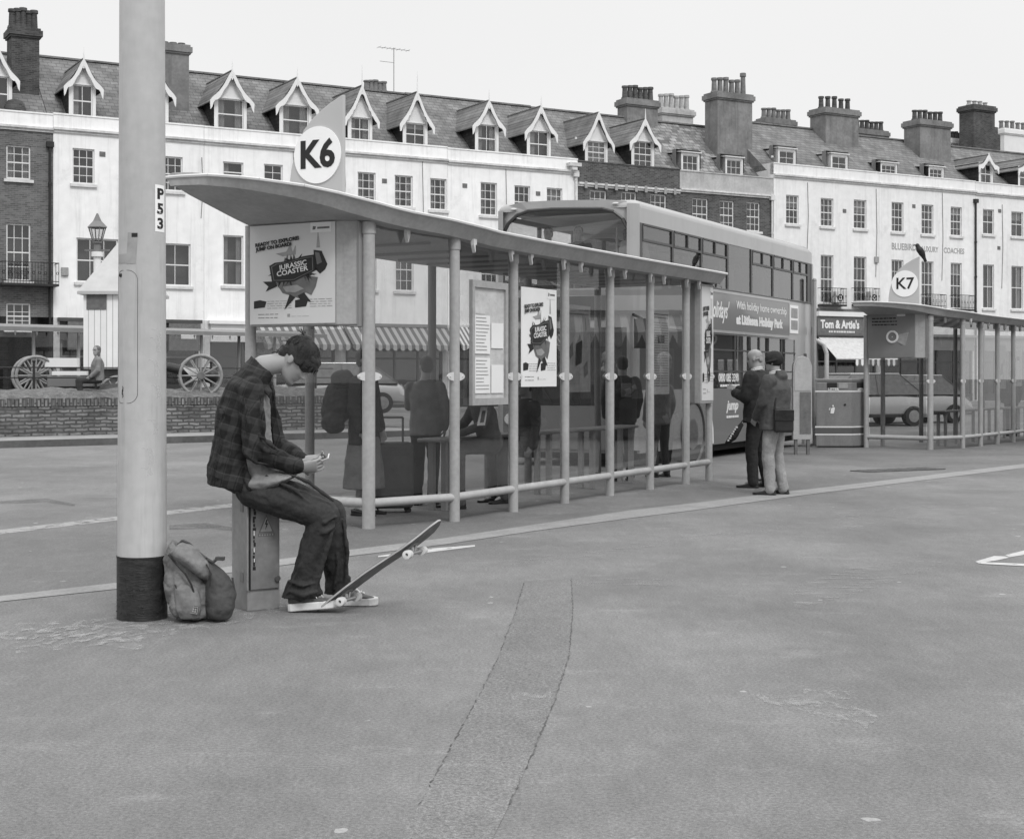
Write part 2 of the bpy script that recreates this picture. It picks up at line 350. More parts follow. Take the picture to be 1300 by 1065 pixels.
# ------------------------------------------------------------------ text
def text_mb(body, size, off=0.0, align='CENTER', depth=.004, shear=0, sx=1.0, space=1.0, line=1.0):
    cu = bpy.data.curves.new('t', 'FONT'); cu.body = body; cu.size = size; cu.offset = off; cu.extrude = depth/2
    cu.align_x = align; cu.align_y = 'CENTER'; cu.shear = shear; cu.resolution_u = 3; cu.space_character = space; cu.space_line = line
    o = bpy.data.objects.new('t', cu); C.objects.link(o)
    dg = bpy.context.evaluated_depsgraph_get(); me = bpy.data.meshes.new_from_object(o.evaluated_get(dg))
    mb = MB(); mb.v = [V((v.co.x*sx, v.co.y, v.co.z)) for v in me.vertices]; mb.f = [list(p.vertices) for p in me.polygons]; mb.m = [0]*len(mb.f)
    bpy.data.objects.remove(o); bpy.data.meshes.remove(me); bpy.data.curves.remove(cu)
    return mb
def frame(o, xd, zd=(0, 0, 1)):               # local x -> xd, local y -> zd, local z -> outward normal
    x = V(xd).normalized(); y = V(zd).normalized(); n = x.cross(y)
    m = Matrix((x, y, n)).transposed().to_4x4(); m.translation = V(o); return m
# ------------------------------------------------------------------ world, sun, camera
sc = bpy.context.scene
w = bpy.data.worlds.new('World'); sc.world = w; w.use_nodes = True
N = w.node_tree.nodes; L = w.node_tree.links; bg = N['Background']
sky = N.new('ShaderNodeTexSky'); sky.sky_type = 'NISHITA'; sky.sun_disc = False
SUN_EL, SUN_AZ = R(48), R(155)                 # azimuth from +Y clockwise: behind the camera, to its right
sky.sun_elevation = SUN_EL; sky.sun_rotation = SUN_AZ; sky.dust_density = 4; sky.air_density = 1
bw = N.new('ShaderNodeRGBToBW'); L.new(sky.outputs[0], bw.inputs[0])
tc = N.new('ShaderNodeTexCoord'); sp = N.new('ShaderNodeSeparateXYZ'); L.new(tc.outputs['Generated'], sp.inputs[0])
# overcast layer: brightest overhead (CIE overcast), mixed over the clear sky
cl = N.new('ShaderNodeMapRange'); cl.inputs['From Min'].default_value = .24; cl.interpolation_type = 'SMOOTHSTEP'; cl.inputs['From Max'].default_value = 1
cl.inputs['To Min'].default_value = 9.05; cl.inputs['To Max'].default_value = 19.5; L.new(sp.outputs[2], cl.inputs[0])
cn = N.new('ShaderNodeTexNoise'); cn.inputs['Scale'].default_value = 1.6; cn.inputs['Detail'].default_value = 3; L.new(tc.outputs['Generated'], cn.inputs[0])
cr = N.new('ShaderNodeMapRange'); cr.inputs['From Min'].default_value = .3; cr.inputs['From Max'].default_value = .7; cr.inputs['To Min'].default_value = .955; cr.inputs['To Max'].default_value = 1.03
L.new(cn.outputs[0], cr.inputs[0])
mu = N.new('ShaderNodeMath'); mu.operation = 'MULTIPLY'; L.new(cl.outputs[0], mu.inputs[0]); L.new(cr.outputs[0], mu.inputs[1])
mx = N.new('ShaderNodeMix'); mx.data_type = 'FLOAT'; mx.inputs[0].default_value = .96
L.new(bw.outputs[0], mx.inputs[2]); L.new(mu.outputs[0], mx.inputs[3]); L.new(mx.outputs[0], bg.inputs[0])
bg.inputs[1].default_value = .1
sl = bpy.data.lights.new('sun', 'SUN'); sl.energy = 1.5; sl.angle = R(14); sl.color = (1, 1, 1)
so = bpy.data.objects.new('sun', sl); C.objects.link(so)
sd = V((math.sin(SUN_AZ)*math.cos(SUN_EL), math.cos(SUN_AZ)*math.cos(SUN_EL), math.sin(SUN_EL)))
so.rotation_euler = sd.to_track_quat('Z', 'Y').to_euler(); so.location = sd*30
cam = bpy.data.cameras.new('camera'); co = bpy.data.objects.new('camera', cam); C.objects.link(co)
co.location = (0, 0, H); co.rotation_euler = (R(90), 0, 0)
cam.sensor_width = 36; cam.lens = F/1300*36; cam.shift_y = -(532.5-HY)/1300; cam.clip_end = 3000; cam.clip_start = .05
sc.camera = co
sc.view_settings.view_transform = 'Standard'; sc.view_settings.look = 'None'; sc.view_settings.exposure = 0; sc.view_settings.gamma = 1
cy = sc.cycles; cy.max_bounces = 10; cy.transparent_max_bounces = 24; cy.diffuse_bounces = 3; cy.glossy_bounces = 4; cy.caustics_reflective = False; cy.caustics_refractive = False

# ------------------------------------------------------------------ asphalt
def asphalt(name, base, streak=.15, spots=True, speck=.25, blot=.2, seed=0):
    m = bpy.data.materials.new(name); m.use_nodes = True; nt = m.node_tree; N = nt.nodes; L = nt.links
    p = N['Principled BSDF']; p.inputs['Roughness'].default_value = .82; p.inputs['Specular IOR Level'].default_value = .3
    tc = N.new('ShaderNodeTexCoord')
    def noise(scale, det, lo, hi, st=(1, 1, 1), f0=.3, f1=.7, rot=0):
        mp = N.new('ShaderNodeMapping'); mp.inputs['Scale'].default_value = st; mp.inputs['Location'].default_value = (seed, seed*2, 0); mp.inputs['Rotation'].default_value = (0, 0, rot)
        L.new(tc.outputs['Object'], mp.inputs[0])
        n = N.new('ShaderNodeTexNoise'); n.inputs['Scale'].default_value = scale; n.inputs['Detail'].default_value = det; n.inputs['Roughness'].default_value = .65
        L.new(mp.outputs[0], n.inputs[0]); r = N.new('ShaderNodeMapRange'); r.inputs['From Min'].default_value = f0; r.inputs['From Max'].default_value = f1
        r.inputs['To Min'].default_value = lo; r.inputs['To Max'].default_value = hi; L.new(n.outputs[0], r.inputs[0]); return r.outputs[0], n.outputs[0]
    def mul(a, b):
        k = N.new('ShaderNodeMath'); k.operation = 'MULTIPLY'; L.new(a, k.inputs[0]); L.new(b, k.inputs[1]); return k.outputs[0]
    a, _ = noise(.22, 5, base*(1-blot), base*(1+blot))
    b, _ = noise(1.1, 7, 1-streak, 1+streak, (1, .4, 1), rot=.35)
    c, _ = noise(3.2, 6, 1, 1.28, (.55, 1, 1), .58, .72, rot=.2)     # worn light scuffs
    d, dn = noise(65, 4, 1-speck, 1+speck, f0=.36, f1=.64)
    e, _ = noise(230, 3, 1-speck*1.2, 1+speck*1.2, f0=.36, f1=.64)
    s, _ = noise(.35, 7, .84, 1.05, (1, 1, 1), .36, .6)
    s2, _ = noise(14, 4, .95, 1.10, (1, .35, 1), .4, .75, rot=.5)
    s = mul(s, s2)
    out = mul(mul(mul(mul(mul(a, b), c), d), e), s)
    if spots:
        vo = N.new('ShaderNodeTexVoronoi'); vo.inputs['Scale'].default_value = 2.4; vn = N.new('ShaderNodeTexNoise'); vn.inputs['Scale'].default_value = 18; L.new(tc.outputs['Object'], vn.inputs[0]); vs_ = N.new('ShaderNodeVectorMath'); vs_.operation = 'SCALE'; vs_.inputs['Scale'].default_value = .06; L.new(vn.outputs['Color'], vs_.inputs[0]); va = N.new('ShaderNodeVectorMath'); L.new(tc.outputs['Object'], va.inputs[0]); L.new(vs_.outputs[0], va.inputs[1]); L.new(va.outputs[0], vo.inputs[0])
        sep = N.new('ShaderNodeSeparateColor'); L.new(vo.outputs['Color'], sep.inputs[0])
        th = N.new('ShaderNodeMath'); th.operation = 'MULTIPLY'; th.inputs[1].default_value = .075; L.new(sep.outputs[0], th.inputs[0])
        lt = N.new('ShaderNodeMath'); lt.operation = 'LESS_THAN'; L.new(vo.outputs['Distance'], lt.inputs[0]); L.new(th.outputs[0], lt.inputs[1])
        ma = N.new('ShaderNodeMath'); ma.operation = 'MULTIPLY'; ma.inputs[1].default_value = .15; L.new(lt.outputs[0], ma.inputs[0])
        q = N.new('ShaderNodeMath'); q.operation = 'ADD'; L.new(out, q.inputs[0]); L.new(ma.outputs[0], q.inputs[1]); out = q.outputs[0]
    L.new(out, p.inputs['Base Color'])
    bp = N.new('ShaderNodeBump'); bp.inputs['Strength'].default_value = .35; bp.inputs['Distance'].default_value = .006; L.new(dn, bp.inputs['Height']); L.new(bp.outputs[0], p.inputs['Normal'])
    return m
AS = asphalt('asphalt', .172)
AS_PATCH = asphalt('coarse_patch_asphalt', .170, speck=.30, blot=.05, spots=False, seed=4)
AS_ISL = asphalt('island_asphalt', .158, blot=.1, speck=.2, seed=9)
KERB = mat('pale_kerb_concrete', .25, .85, var=.14, scale=2.5, fine=.14, fscale=35)
def worn(name, base, thr=.45, sc_=9, st=(1, 1, 1), wd=.05, amax=1.0):
    """paint worn through to the road: patchy transparency"""
    m = mat(name, base, .8, var=.1, scale=8); nt = m.node_tree; N = nt.nodes; L = nt.links; p = N['Principled BSDF']
    tc = N.new('ShaderNodeTexCoord'); mp = N.new('ShaderNodeMapping'); mp.inputs['Scale'].default_value = st; L.new(tc.outputs['Object'], mp.inputs[0])
    n = N.new('ShaderNodeTexNoise'); n.inputs['Scale'].default_value = sc_; n.inputs['Detail'].default_value = 7; n.inputs['Roughness'].default_value = .7; L.new(mp.outputs[0], n.inputs[0])
    r = N.new('ShaderNodeMapRange'); r.inputs['From Min'].default_value = thr-wd; r.inputs['From Max'].default_value = thr+wd; r.inputs['To Max'].default_value = amax; L.new(n.outputs[0], r.inputs[0]); L.new(r.outputs[0], p.inputs['Alpha'])
    return m
PAINT = worn('road_paint', .46, .36, 14)
PAINT_W = worn('worn_road_paint', .30, .42, 9)
SCUFF = worn('chalky_scuff', .42, .57, 13, (1, .55, 1), .09, .55)
SCUFF2 = worn('pale_worn_patch', .33, .60, 6, (.6, 2.2, 1), .10, .6)

def gmesh(xs, ys, z=0):
    mb = MB()
    for j in range(len(ys)-1):
        for i in range(len(xs)-1):
            a, b, c, d = xs[i], xs[i+1], ys[j], ys[j+1]
            mb.quad((a, c, gz(c)+z), (b, c, gz(c)+z), (b, d, gz(d)+z), (a, d, gz(d)+z))
    return mb
struct('ground', gmesh([-600, 600], [-120, 18, 30, 1500]), AS, fixn=False)
def ribbon(name, top, bot, m, lift, seg=8):
    """sheet on the ground between two edges given as points seen in the photograph, laid at their real place"""
    mb = MB()
    def dense(pl):
        q = [G(*p) for p in pl]; o = []
        for i in range(len(q)-1):
            for k in range(seg): o.append(q[i].lerp(q[i+1], k/seg))
        o.append(q[-1]); return o
    a, b = dense(top), dense(bot)
    for i in range(len(a)-1):
        for u0, u1 in ((0, .5), (.5, 1)):
            ps = [a[i].lerp(b[i], u0), a[i].lerp(b[i], u1), a[i+1].lerp(b[i+1], u1), a[i+1].lerp(b[i+1], u0)]
            mb.quad(*[V((p.x, p.y, gz(p.y)+lift)) for p in ps])
    for f in mb.f: f.reverse()
    o = struct(name, mb, m, fixn=False)
    me = o.data
    if me.polygons[0].normal.z < 0:
        me.flip_normals()
    return o
# island under the shelter, its pale edging, painted lines, the coarse repair strip
isl_top = [(-60, 686), (0, 677), (148, 659), (288, 643), (400, 630), (520, 616), (640, 601), (760, 588), (880, 576), (1030, 560), (1200, 548), (1400, 537)]
ks_top = [(-60, 766), (0, 757), (148, 740), (350, 711), (446, 698), (560, 684), (680, 666), (800, 648), (880, 639), (1090, 614), (1300, 589), (1400, 578)]
ks_bot = [(-60, 773), (0, 764), (148, 748), (350, 719), (446, 706), (560, 692), (680, 674), (800, 658), (880, 648), (1090, 620), (1300, 594), (1400, 582)]
isl_t2 = [(-60, 686), (0, 677), (148, 659), (350, 636), (446, 624), (560, 611), (680, 596), (800, 584), (880, 576), (1090, 556), (1300, 542), (1400, 537)]
ribbon('shelter_island', isl_t2, ks_top, AS_ISL, .002, 10)
ribbon('kerb_strip', ks_top, ks_bot, KERB, .004, 10)
ribbon('painted_line', [(-60, 681), (0, 673), (148, 656), (288, 640), (330, 635.5)], [(-60, 686.5), (0, 678.5), (148, 661), (288, 645), (330, 640)], PAINT_W, .004)
ribbon('painted_line', [(480, 706), (540, 697), (603, 692)], [(480, 707.5), (540, 702), (603, 694)], PAINT, .003)
ribbon('painted_line', [(1238, 713), (1262, 706), (1276, 706.5)], [(1243, 715.5), (1268, 711), (1282, 708)], PAINT, .003)
ribbon('painted_line', [(1276, 705), (1300, 699), (1340, 690)], [(1282, 707.5), (1300, 704.5), (1340, 696)], PAINT, .003)
ribbon('painted_line', [(1245, 714), (1300, 716), (1340, 717.5)], [(1245, 716.2), (1300, 719), (1340, 721)], PAINT, .0045)
ribbon('repair_strip', [(666, 738), (655, 775), (632, 835), (605, 890), (572, 950), (530, 1025), (505, 1075)], [(725, 735), (727, 775), (722, 835), (704, 890), (679, 950), (645, 1025), (620, 1075)], AS_PATCH, .002)
def crack(pl, seed, wid=.012):
    rnd = random.Random(seed); mb = MB(); q = [G(*p) for p in pl]; pts = []
    for i in range(len(q)-1):
        n = max(2, int((q[i+1]-q[i]).length/.03))
        for k in range(n):
            p = q[i].lerp(q[i+1], k/n); pts.append(V((p.x+rnd.uniform(-.005, .005), p.y, gz(p.y)+.003)))
    for i in range(len(pts)-1):
        if rnd.random() < .3: continue
        a, b = pts[i], pts[i+1]; wv = V((wid*rnd.uniform(.03, .34), 0, 0))
        mb.quad(a-wv, b-wv, b+wv, a+wv)
    return mb
JOINT = mat('tar_joint', .075, .8, var=.3)
cm = crack([(666, 738), (655, 775), (632, 835), (605, 890), (572, 950), (530, 1025)], 1)
c2 = crack([(725, 735), (727, 775), (722, 835), (704, 890), (679, 950), (645, 1025)], 2)
cm.add(c2.v, c2.f); struct('repair_joint', cm, JOINT, fixn=False)
ribbon('scuff_mark', [(725, 738), (800, 734), (890, 738)], [(725, 746), (800, 743), (890, 745)], SCUFF2, .0035)
ribbon('scuff_mark', [(960, 880), (1010, 884), (1060, 892), (1125, 905)], [(960, 890), (1030, 905), (1060, 920), (1100, 925)], SCUFF, .0035)
ribbon('scuff_mark', [(1020, 875), (1080, 878)], [(1020, 884), (1080, 888)], SCUFF, .0035)
ribbon('scuff_mark', [(20, 792), (120, 786), (240, 776), (380, 764)], [(20, 830), (110, 822), (260, 800), (380, 772)], SCUFF, .0035)
ribbon('scuff_mark', [(0, 800), (90, 796), (180, 800)], [(0, 812), (90, 815), (180, 826)], SCUFF, .005)
ribbon('scuff_mark', [(1000, 745), (1080, 722), (1170, 704)], [(1010, 775), (1100, 750), (1200, 716)], SCUFF2, .0035)
ribbon('scuff_mark', [(1060, 650), (1180, 640), (1290, 636)], [(1060, 672), (1180, 664), (1290, 650)], SCUFF2, .0035)
ribbon('scuff_mark', [(650, 712), (800, 690), (1000, 664)], [(650, 720), (800, 698), (1000, 672)], SCUFF2, .0035)
ribbon('scuff_mark', [(640, 880), (700, 878)], [(640, 888), (700, 886)], SCUFF, .0035)
ribbon('tyre_mark', [(0, 636), (60, 633), (95, 640)], [(0, 640), (60, 638), (95, 643)], worn('dark_tyre_mark', .11, .5, 4, (1, 4, 1), .14, .6), .004)
ribbon('tyre_mark', [(215, 667), (260, 664), (310, 672)], [(215, 673), (260, 671), (310, 676)], worn('dark_tyre_mark_b', .11, .5, 4, (1, 3, 1), .14, .6), .0045)
# drain cover on the far pavement
mb = MB(); a = G(1105, 600); d = V((math.sin(R(60)), math.cos(R(60)), 0)); n = V((-d.y, d.x, 0))
q = a; mb.slab([q, q+d*1.6, q+d*1.6+n*.45, q+n*.45], (0, 0, .012))
for i in range(7): mb.slab([q+d*(.1+i*.21)+n*.05+V((0, 0, .012)), q+d*(.18+i*.21)+n*.05+V((0, 0, .012)), q+d*(.18+i*.21)+n*.4+V((0, 0, .012)), q+d*(.1+i*.21)+n*.4+V((0, 0, .012))], (0, 0, .004))
tag(mk('drain_cover', mb, mat('cast_iron_cover', .07, .6, var=.3, scale=9)), 'dark flat drain cover set in the pale pavement in front of the litter bin', 'drain cover')

# ------------------------------------------------------------------ low wall, verge and its kerb
WA, WB = V((-18.2, 29.05, 0)), V((-3.7, 39.8, 0))
wd = (WB-WA).normalized(); wn = V((-wd.y, wd.x, 0)); wl = (WB-WA).length; ZG = -.1
WROOT = Matrix.Translation(WA+V((0, 0, ZG))) @ Matrix.Rotation(math.atan2(wd.y, wd.x), 4, 'Z')
def wl_obj(name, mb, m, kind=True, **k):
    o = mk(name, mb, m, **k); o.matrix_basis = WROOT
    if kind: o['kind'] = 'structure'
    return o
mb = MB(); mb.box(0, wl+.6, -2.25, -2.02, -.05, .15, 1); mb.box(0, wl+.6, -2.02, .1, -.05, .146)
pv = wl_obj('pavement', mb, [mat('paving', .26, .85, var=.2, scale=2, fine=.14, fscale=14), mat('kerb_stone', .10, .85, var=.25, scale=2, fine=.14, fscale=14)])
STONE = brick_mat('old_stone_brick', .13, .26, .085, bw=.3, bh=.09, ms=.022, plane='xz', stain=.5, sscale=2.4, bump=.9, warp=.09)
STONE2 = brick_mat('soldier_brick', .11, .24, .09, bw=.2, bh=.085, ms=.02, plane='zx', stain=.35, sscale=3, bump=.7)
wt = thing('stone_wall', 'low wall of old stone and brick behind the far kerb', 'wall', WROOT.translation, math.atan2(wd.y, wd.x))
mb = MB(); mb.box(0, wl, 0, .4, .14, .84); mk('wall_face', mb, STONE, wt)
mb = MB(); n_ = int(wl/.1)
for i in range(n_):
    mb.box(i*.1+.006, i*.1+.094, -.03, .43, .84, 1.02+random.uniform(-.008, .008))
mk('coping', mb, STONE2, wt)
mb = MB()
n_ = 90
for i in range(n_):
    x0, x1 = wl*i/n_, wl*(i+1)/n_
    def hh(x, k): return 1.0+[0, .12, .21, .24][k]+.025*math.sin(x*3.1+k)+.02*math.sin(x*7.3+2*k)
    for k in range(3):
        ya, yb = [.2, .45, .8, 1.2][k], [.2, .45, .8, 1.2][k+1]
        mb.quad((x0, ya, hh(x0, k)), (x1, ya, hh(x1, k)), (x1, yb, hh(x1, k+1)), (x0, yb, hh(x0, k+1)))
mb.box(0, wl, .43, 1.2, .1, .9)
wl_obj('verge', mb, M['grass'])
mb = MB(); mb.box(0, wl, 1.2, 9, -.05, .55); wl_obj('raised_pavement', mb, mat('raised_paving', .24, .85, var=.15, scale=1.5))
# thin railing standing behind the wall at the left
rt = thing('railing', 'thin black iron railing standing behind the low wall at far left', 'railing', WROOT.translation, math.atan2(wd.y, wd.x))
mb = MB()
for z in (1.75, 1.5): mb.tube((0, 1.6, z), (wl*.98, 1.6, z), .015, n=6)
mk('rail', mb, M['iron'], rt)
for i in range(10):
    mb = MB(); x = 3.2+i*1.55; mb.tube((x, 1.6, .55), (x, 1.6, 1.86), .03, n=6); mb.ell((x, 1.6, 1.9), .045, n=8, k=5); mk('railing_post', mb, M['iron'], rt)
# ------------------------------------------------------------------ the terrace across the road (one plane, each house a thing)
P0 = V((-20.19, 58.4, 0)); PHI = math.atan2(.497, .868)
eD = V((.8678, .4969, 0)); nD = V((-.4969, .8678, 0))
def fs(px, yl=0.0):
    o = P0+nD*yl; t = (px-CX)/F
    return (t*o.y-o.x)/(eD.x-t*eD.y)
def fz(px, py, yl=0.0):
    o = P0+nD*yl; Y = o.y+eD.y*fs(px, yl)
    return H-(py-HY)/F*Y
GB = -.1
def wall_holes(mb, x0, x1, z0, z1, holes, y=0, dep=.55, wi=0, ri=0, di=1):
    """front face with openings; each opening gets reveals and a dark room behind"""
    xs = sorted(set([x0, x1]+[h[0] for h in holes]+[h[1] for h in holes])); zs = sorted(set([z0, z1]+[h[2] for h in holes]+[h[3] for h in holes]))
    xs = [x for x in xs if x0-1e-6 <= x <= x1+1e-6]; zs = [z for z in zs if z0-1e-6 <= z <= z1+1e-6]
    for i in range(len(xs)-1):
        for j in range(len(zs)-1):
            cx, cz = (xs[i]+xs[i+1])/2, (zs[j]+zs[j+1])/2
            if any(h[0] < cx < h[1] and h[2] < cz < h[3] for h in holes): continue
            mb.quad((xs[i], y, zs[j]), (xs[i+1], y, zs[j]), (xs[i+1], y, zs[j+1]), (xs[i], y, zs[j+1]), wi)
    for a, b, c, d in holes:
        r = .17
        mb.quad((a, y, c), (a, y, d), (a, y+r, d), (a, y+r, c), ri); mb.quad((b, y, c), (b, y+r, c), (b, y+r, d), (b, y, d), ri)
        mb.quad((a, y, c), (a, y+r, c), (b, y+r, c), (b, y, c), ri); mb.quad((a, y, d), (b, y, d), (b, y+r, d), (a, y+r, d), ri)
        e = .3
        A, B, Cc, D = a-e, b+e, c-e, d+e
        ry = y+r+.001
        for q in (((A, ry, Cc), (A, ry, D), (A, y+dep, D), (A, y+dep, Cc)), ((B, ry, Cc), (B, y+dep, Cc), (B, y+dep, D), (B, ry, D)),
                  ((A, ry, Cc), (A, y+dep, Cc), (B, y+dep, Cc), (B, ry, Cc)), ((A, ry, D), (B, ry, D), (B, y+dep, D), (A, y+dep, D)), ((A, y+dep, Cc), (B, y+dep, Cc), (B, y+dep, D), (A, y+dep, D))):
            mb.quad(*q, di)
rw = random.Random(5)
def window(root, a, b, c, d, cols=2, rows=4, y=0.0, sill=True, fr=.06, bar=.024, curtain=None, name='window', sash=True, trim='trim'):
    mb = MB(); f0, f1 = y+.07, y+.13
    mb.box(a+.002, a+fr, f0, f1, c+.002, d-.002); mb.box(b-fr, b-.002, f0, f1, c+.002, d-.002)
    mb.box(a+fr, b-fr, f0, f1, d-fr, d-.002); mb.box(a+fr, b-fr, f0, f1, c+.002, c+fr*1.2)
    mz = (c+d)/2 if rows != 3 else c+(d-c)*.5
    if sash: mb.box(a+fr, b-fr, f0+.005, f1+.01, mz-.025, mz+.025)
    for i in range(1, cols):
        x = a+(b-a)*i/cols; mb.box(x-bar/2, x+bar/2, f0+.012, f1-.012, c+fr, d-fr)
    for j in range(1, rows):
        z = c+(d-c)*j/rows
        if sash and abs(z-mz) < .05: continue
        mb.box(a+fr, b-fr, f0+.014, f1-.014, z-bar/2, z+bar/2)
    o = mk(name, mb, M[trim], root)
    mb = MB(); mb.box(a+fr*.5, b-fr*.5, y+.10, y+.106, c+fr*.5, d-fr*.5); mk('pane', mb, M['pane'], o)
    if sill:
        mb = MB(); mb.box(a-.1, b+.1, y-.1, y+.06, c-.12, c-.004); mk('sill', mb, M['dirty_trim'], o)
    k = rw.random() if curtain is None else curtain
    mb = MB(); W_ = b-a
    if k < .3:
        for (p, q) in ((a, a+W_*.3), (b-W_*.3, b)): 
            n = 6
            for i in range(n):
                x0, x1 = p+(q-p)*i/n, p+(q-p)*(i+1)/n; yy = y+.2+.03*(i % 2)
                mb.quad((x0, yy, c), (x1, y+.2+.03*((i+1) % 2), c), (x1, y+.2+.03*((i+1) % 2), d), (x0, yy, d))
    elif k < .5: mb.box(a, b, y+.19, y+.2, d-(d-c)*rw.uniform(.2, .5), d)
    elif k < .62:
        n = 12
        for i in range(n):
            x0, x1 = a+W_*i/n, a+W_*(i+1)/n
            mb.quad((x0, y+.2+.03*(i % 2), c), (x1, y+.2+.03*((i+1) % 2), c), (x1, y+.2+.03*((i+1) % 2), d), (x0, y+.2+.03*(i % 2), d))
    elif k < .75: mb.box(a, a+W_*.35, y+.2, y+.21, c, d)
    if mb.f: mk('curtain', mb, M['curtain'], o)
    return o
RY, RZ = 4.6, 15.2           # ridge set back behind the parapet
def roof_z(y, zr, zb, ry=RY): return zb+(zr-zb)*(y-.55)/(ry-.55)
def chimney(root, px0, px1, pyb, pyt, pots, y, m='render', dy=.9, pm='pot', capm=None, potw=.15, tall=0, steps=False, zdown=None):
    a, b = fs(px0, y)-root['s0'], fs(px1, y)-root['s0']; pm_ = (px0+px1)/2
    zt = fz(pm_, pyt, y); zb = fz(pm_, pyb, y)-2.0
    mb = MB(); mb.box(a, b, y, y+dy, zb, zt-.42); o = mk('chimney', mb, M[m], root)
    mb = MB(); mb.box(a-.06, b+.06, y-.07, y+dy+.07, zt-.42, zt-.34); mb.box(a-.12, b+.12, y-.13, y+dy+.13, zt-.34, zt-.1); mb.box(a-.05, b+.05, y-.06, y+dy+.06, zt-.1, zt)
    mk('chimney_cap', mb, M[capm or m], o)
    n, h = pots
    for i in range(n):
        x = a+(b-a)*(i+.5)/n; hh = h*(1+.12*((i*7) % 3-1)*.5)+(tall if i == n-1 else 0); mb = MB()
        mb.tube((x, y+dy/2, zt-.01), (x, y+dy/2, zt+hh*.85), potw*1.05, potw*.85, 10); mb.tube((x, y+dy/2, zt+hh*.85), (x, y+dy/2, zt+hh), potw*1.15, potw*1.1, 10)
        mb.tube((x, y+dy/2, zt-.005), (x, y+dy/2, zt+.1), potw*1.4, potw*1.2, 10)
        mb.box(x-potw*.5, x+potw*.5, y+dy/2-potw*.5, y+dy/2+potw*.5, zt+hh, zt+hh+.01)
        mk('chimney_pot', mb, M[pm], o, smooth=True)
    if steps:
        mb = MB(); mb.box(b+.002, b+.28, y, y+dy, zb, zt-1.3); mb.box(b+.281, b+.5, y, y+dy, zb, zt-1.75); mk('stepped_shoulder', mb, M[m], o)
    return o
def gable_dormer(root, pxl, pxr, pye, pkx, pky, zb, style='2x2', fine=False, fin=.45, y0=.7):
    s0 = root['s0']; a, b = fs(pxl, y0)-s0, fs(pxr, y0)-s0; m = (a+b)/2; zp = fz(pkx, pky, y0); ze = fz(pxr, pye, y0)
    w2 = (b-a)/2-.17; base = zb-.25; ov = .16
    d = thing_part('dormer', root)
    zi = ze+.22
    wa, wb, wc, wd_ = m-w2+.14, m+w2-.14, zb+.02, ze+.05+.1
    mb = MB()
    fm = .12
    # front wall with opening
    for q in (((m-w2, y0, base), (wa, y0, base), (wa, y0, wd_), (m-w2, y0, wd_)), ((wb, y0, base), (m+w2, y0, base), (m+w2, y0, wd_), (wb, y0, wd_)), ((wa, y0, base), (wb, y0, base), (wb, y0, wc), (wa, y0, wc))): mb.quad(*q)
    mb.add([(m-w2, y0, wd_), (m+w2, y0, wd_), (m+w2, y0, zi), (m, y0, zp-.22), (m-w2, y0, zi)], [(0, 1, 2, 3, 4)])
    mb.box(wa-.02, wb+.02, y0-.05, y0-.001, wc-.07, wc); mb.box(wa-.04, wb+.04, y0-.04, y0-.001, wd_, wd_+.05)
    mb.quad((wa-.1, y0+.5, wc-.1), (wb+.1, y0+.5, wc-.1), (wb+.1, y0+.5, wd_+.1), (wa-.1, y0+.5, wd_+.1), 1)
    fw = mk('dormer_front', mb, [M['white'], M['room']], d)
    c, r = {'2x2': (2, 2), '1x2': (1, 2), '3x4': (3, 4)}[style]
    window(d, wa, wb, wc, wd_, c, r, y=y0-.05, sill=False, fr=.05)
    zr, rz0 = root['zr'], root['zb']
    yb_e = .55+(ze+.05-rz0)/(zr-rz0)*(RY-.55)+.25; yb_p = .55+(zp-rz0)/(zr-rz0)*(RY-.55)+.1
    mb = MB()
    for sx in (-1, 1):
        x = m+sx*w2; mb.slab([(x, y0+.01, base), (x, y0+.01, zi), (x, yb_e, zi), (x, y0+.2, base)], (-sx*.05, 0, 0))
    mk('dormer_cheek', mb, M['cheek'], d)
    mb = MB(); hw = (b-a)/2+.06; zev = ze-.03
    for sx in (-1, 1):
        P = [(m, y0-.2, zp), (m+sx*hw, y0-.2, zev), (m+sx*hw, yb_e, zev), (m, yb_p+.2, zp)]
        mb.slab(P, (0, 0, -.05))
    mb.box(m-.04, m+.04, y0-.2, yb_p, zp-.02, zp+.03)
    fl = MB()
    for sx in (-1, 1): fl.tube((m+sx*hw, yb_e-.03, zev+.02), (m, yb_p+.1, zp+.01), .05, n=6)
    mk('flashing', fl, M['render_light'], d)
    mk('dormer_roof', mb, M['slate'], d)
    mb = MB()
    for sx in (-1, 1):                                   # cusped bargeboards
        n = 14; up = []; lo = []
        for i in range(n+1):
            t = i/n; x = m+sx*(hw+.03)*t; z = zp-(zp-zev)*t+.01
            z -= .15*math.sin(math.pi*t)**2; dz = .2+.09*abs(math.sin(t*math.pi*(2.5 if not fine else 6)))+(.10 if t > .88 else 0)+(.12 if t < .06 else 0)
            up.append((x, z)); lo.append((x-sx*.02, z-dz))
        poly = [(p[0], y0-.26, p[1]) for p in up]+[(p[0], y0-.26, p[1]) for p in reversed(lo)]
        for i in range(n):
            mb.slab([(up[i][0], y0-.26, up[i][1]), (up[i+1][0], y0-.26, up[i+1][1]), (lo[i+1][0], y0-.26, lo[i+1][1]), (lo[i][0], y0-.26, lo[i][1])], (0, .05, 0))
    mb.tube((m, y0-.23, zp-.4), (m, y0-.23, zp+.04), .035, .035, 8)
    mb.tube((m, y0-.23, zp+.04), (m, y0-.23, zp+fin), .035, .008, 8)
    mk('bargeboard', mb, M['white'], d)
    return d
def thing_part(name, root):
    o = bpy.data.objects.new(name, None); C.objects.link(o); o.parent = root; o.empty_display_size = .1; return o
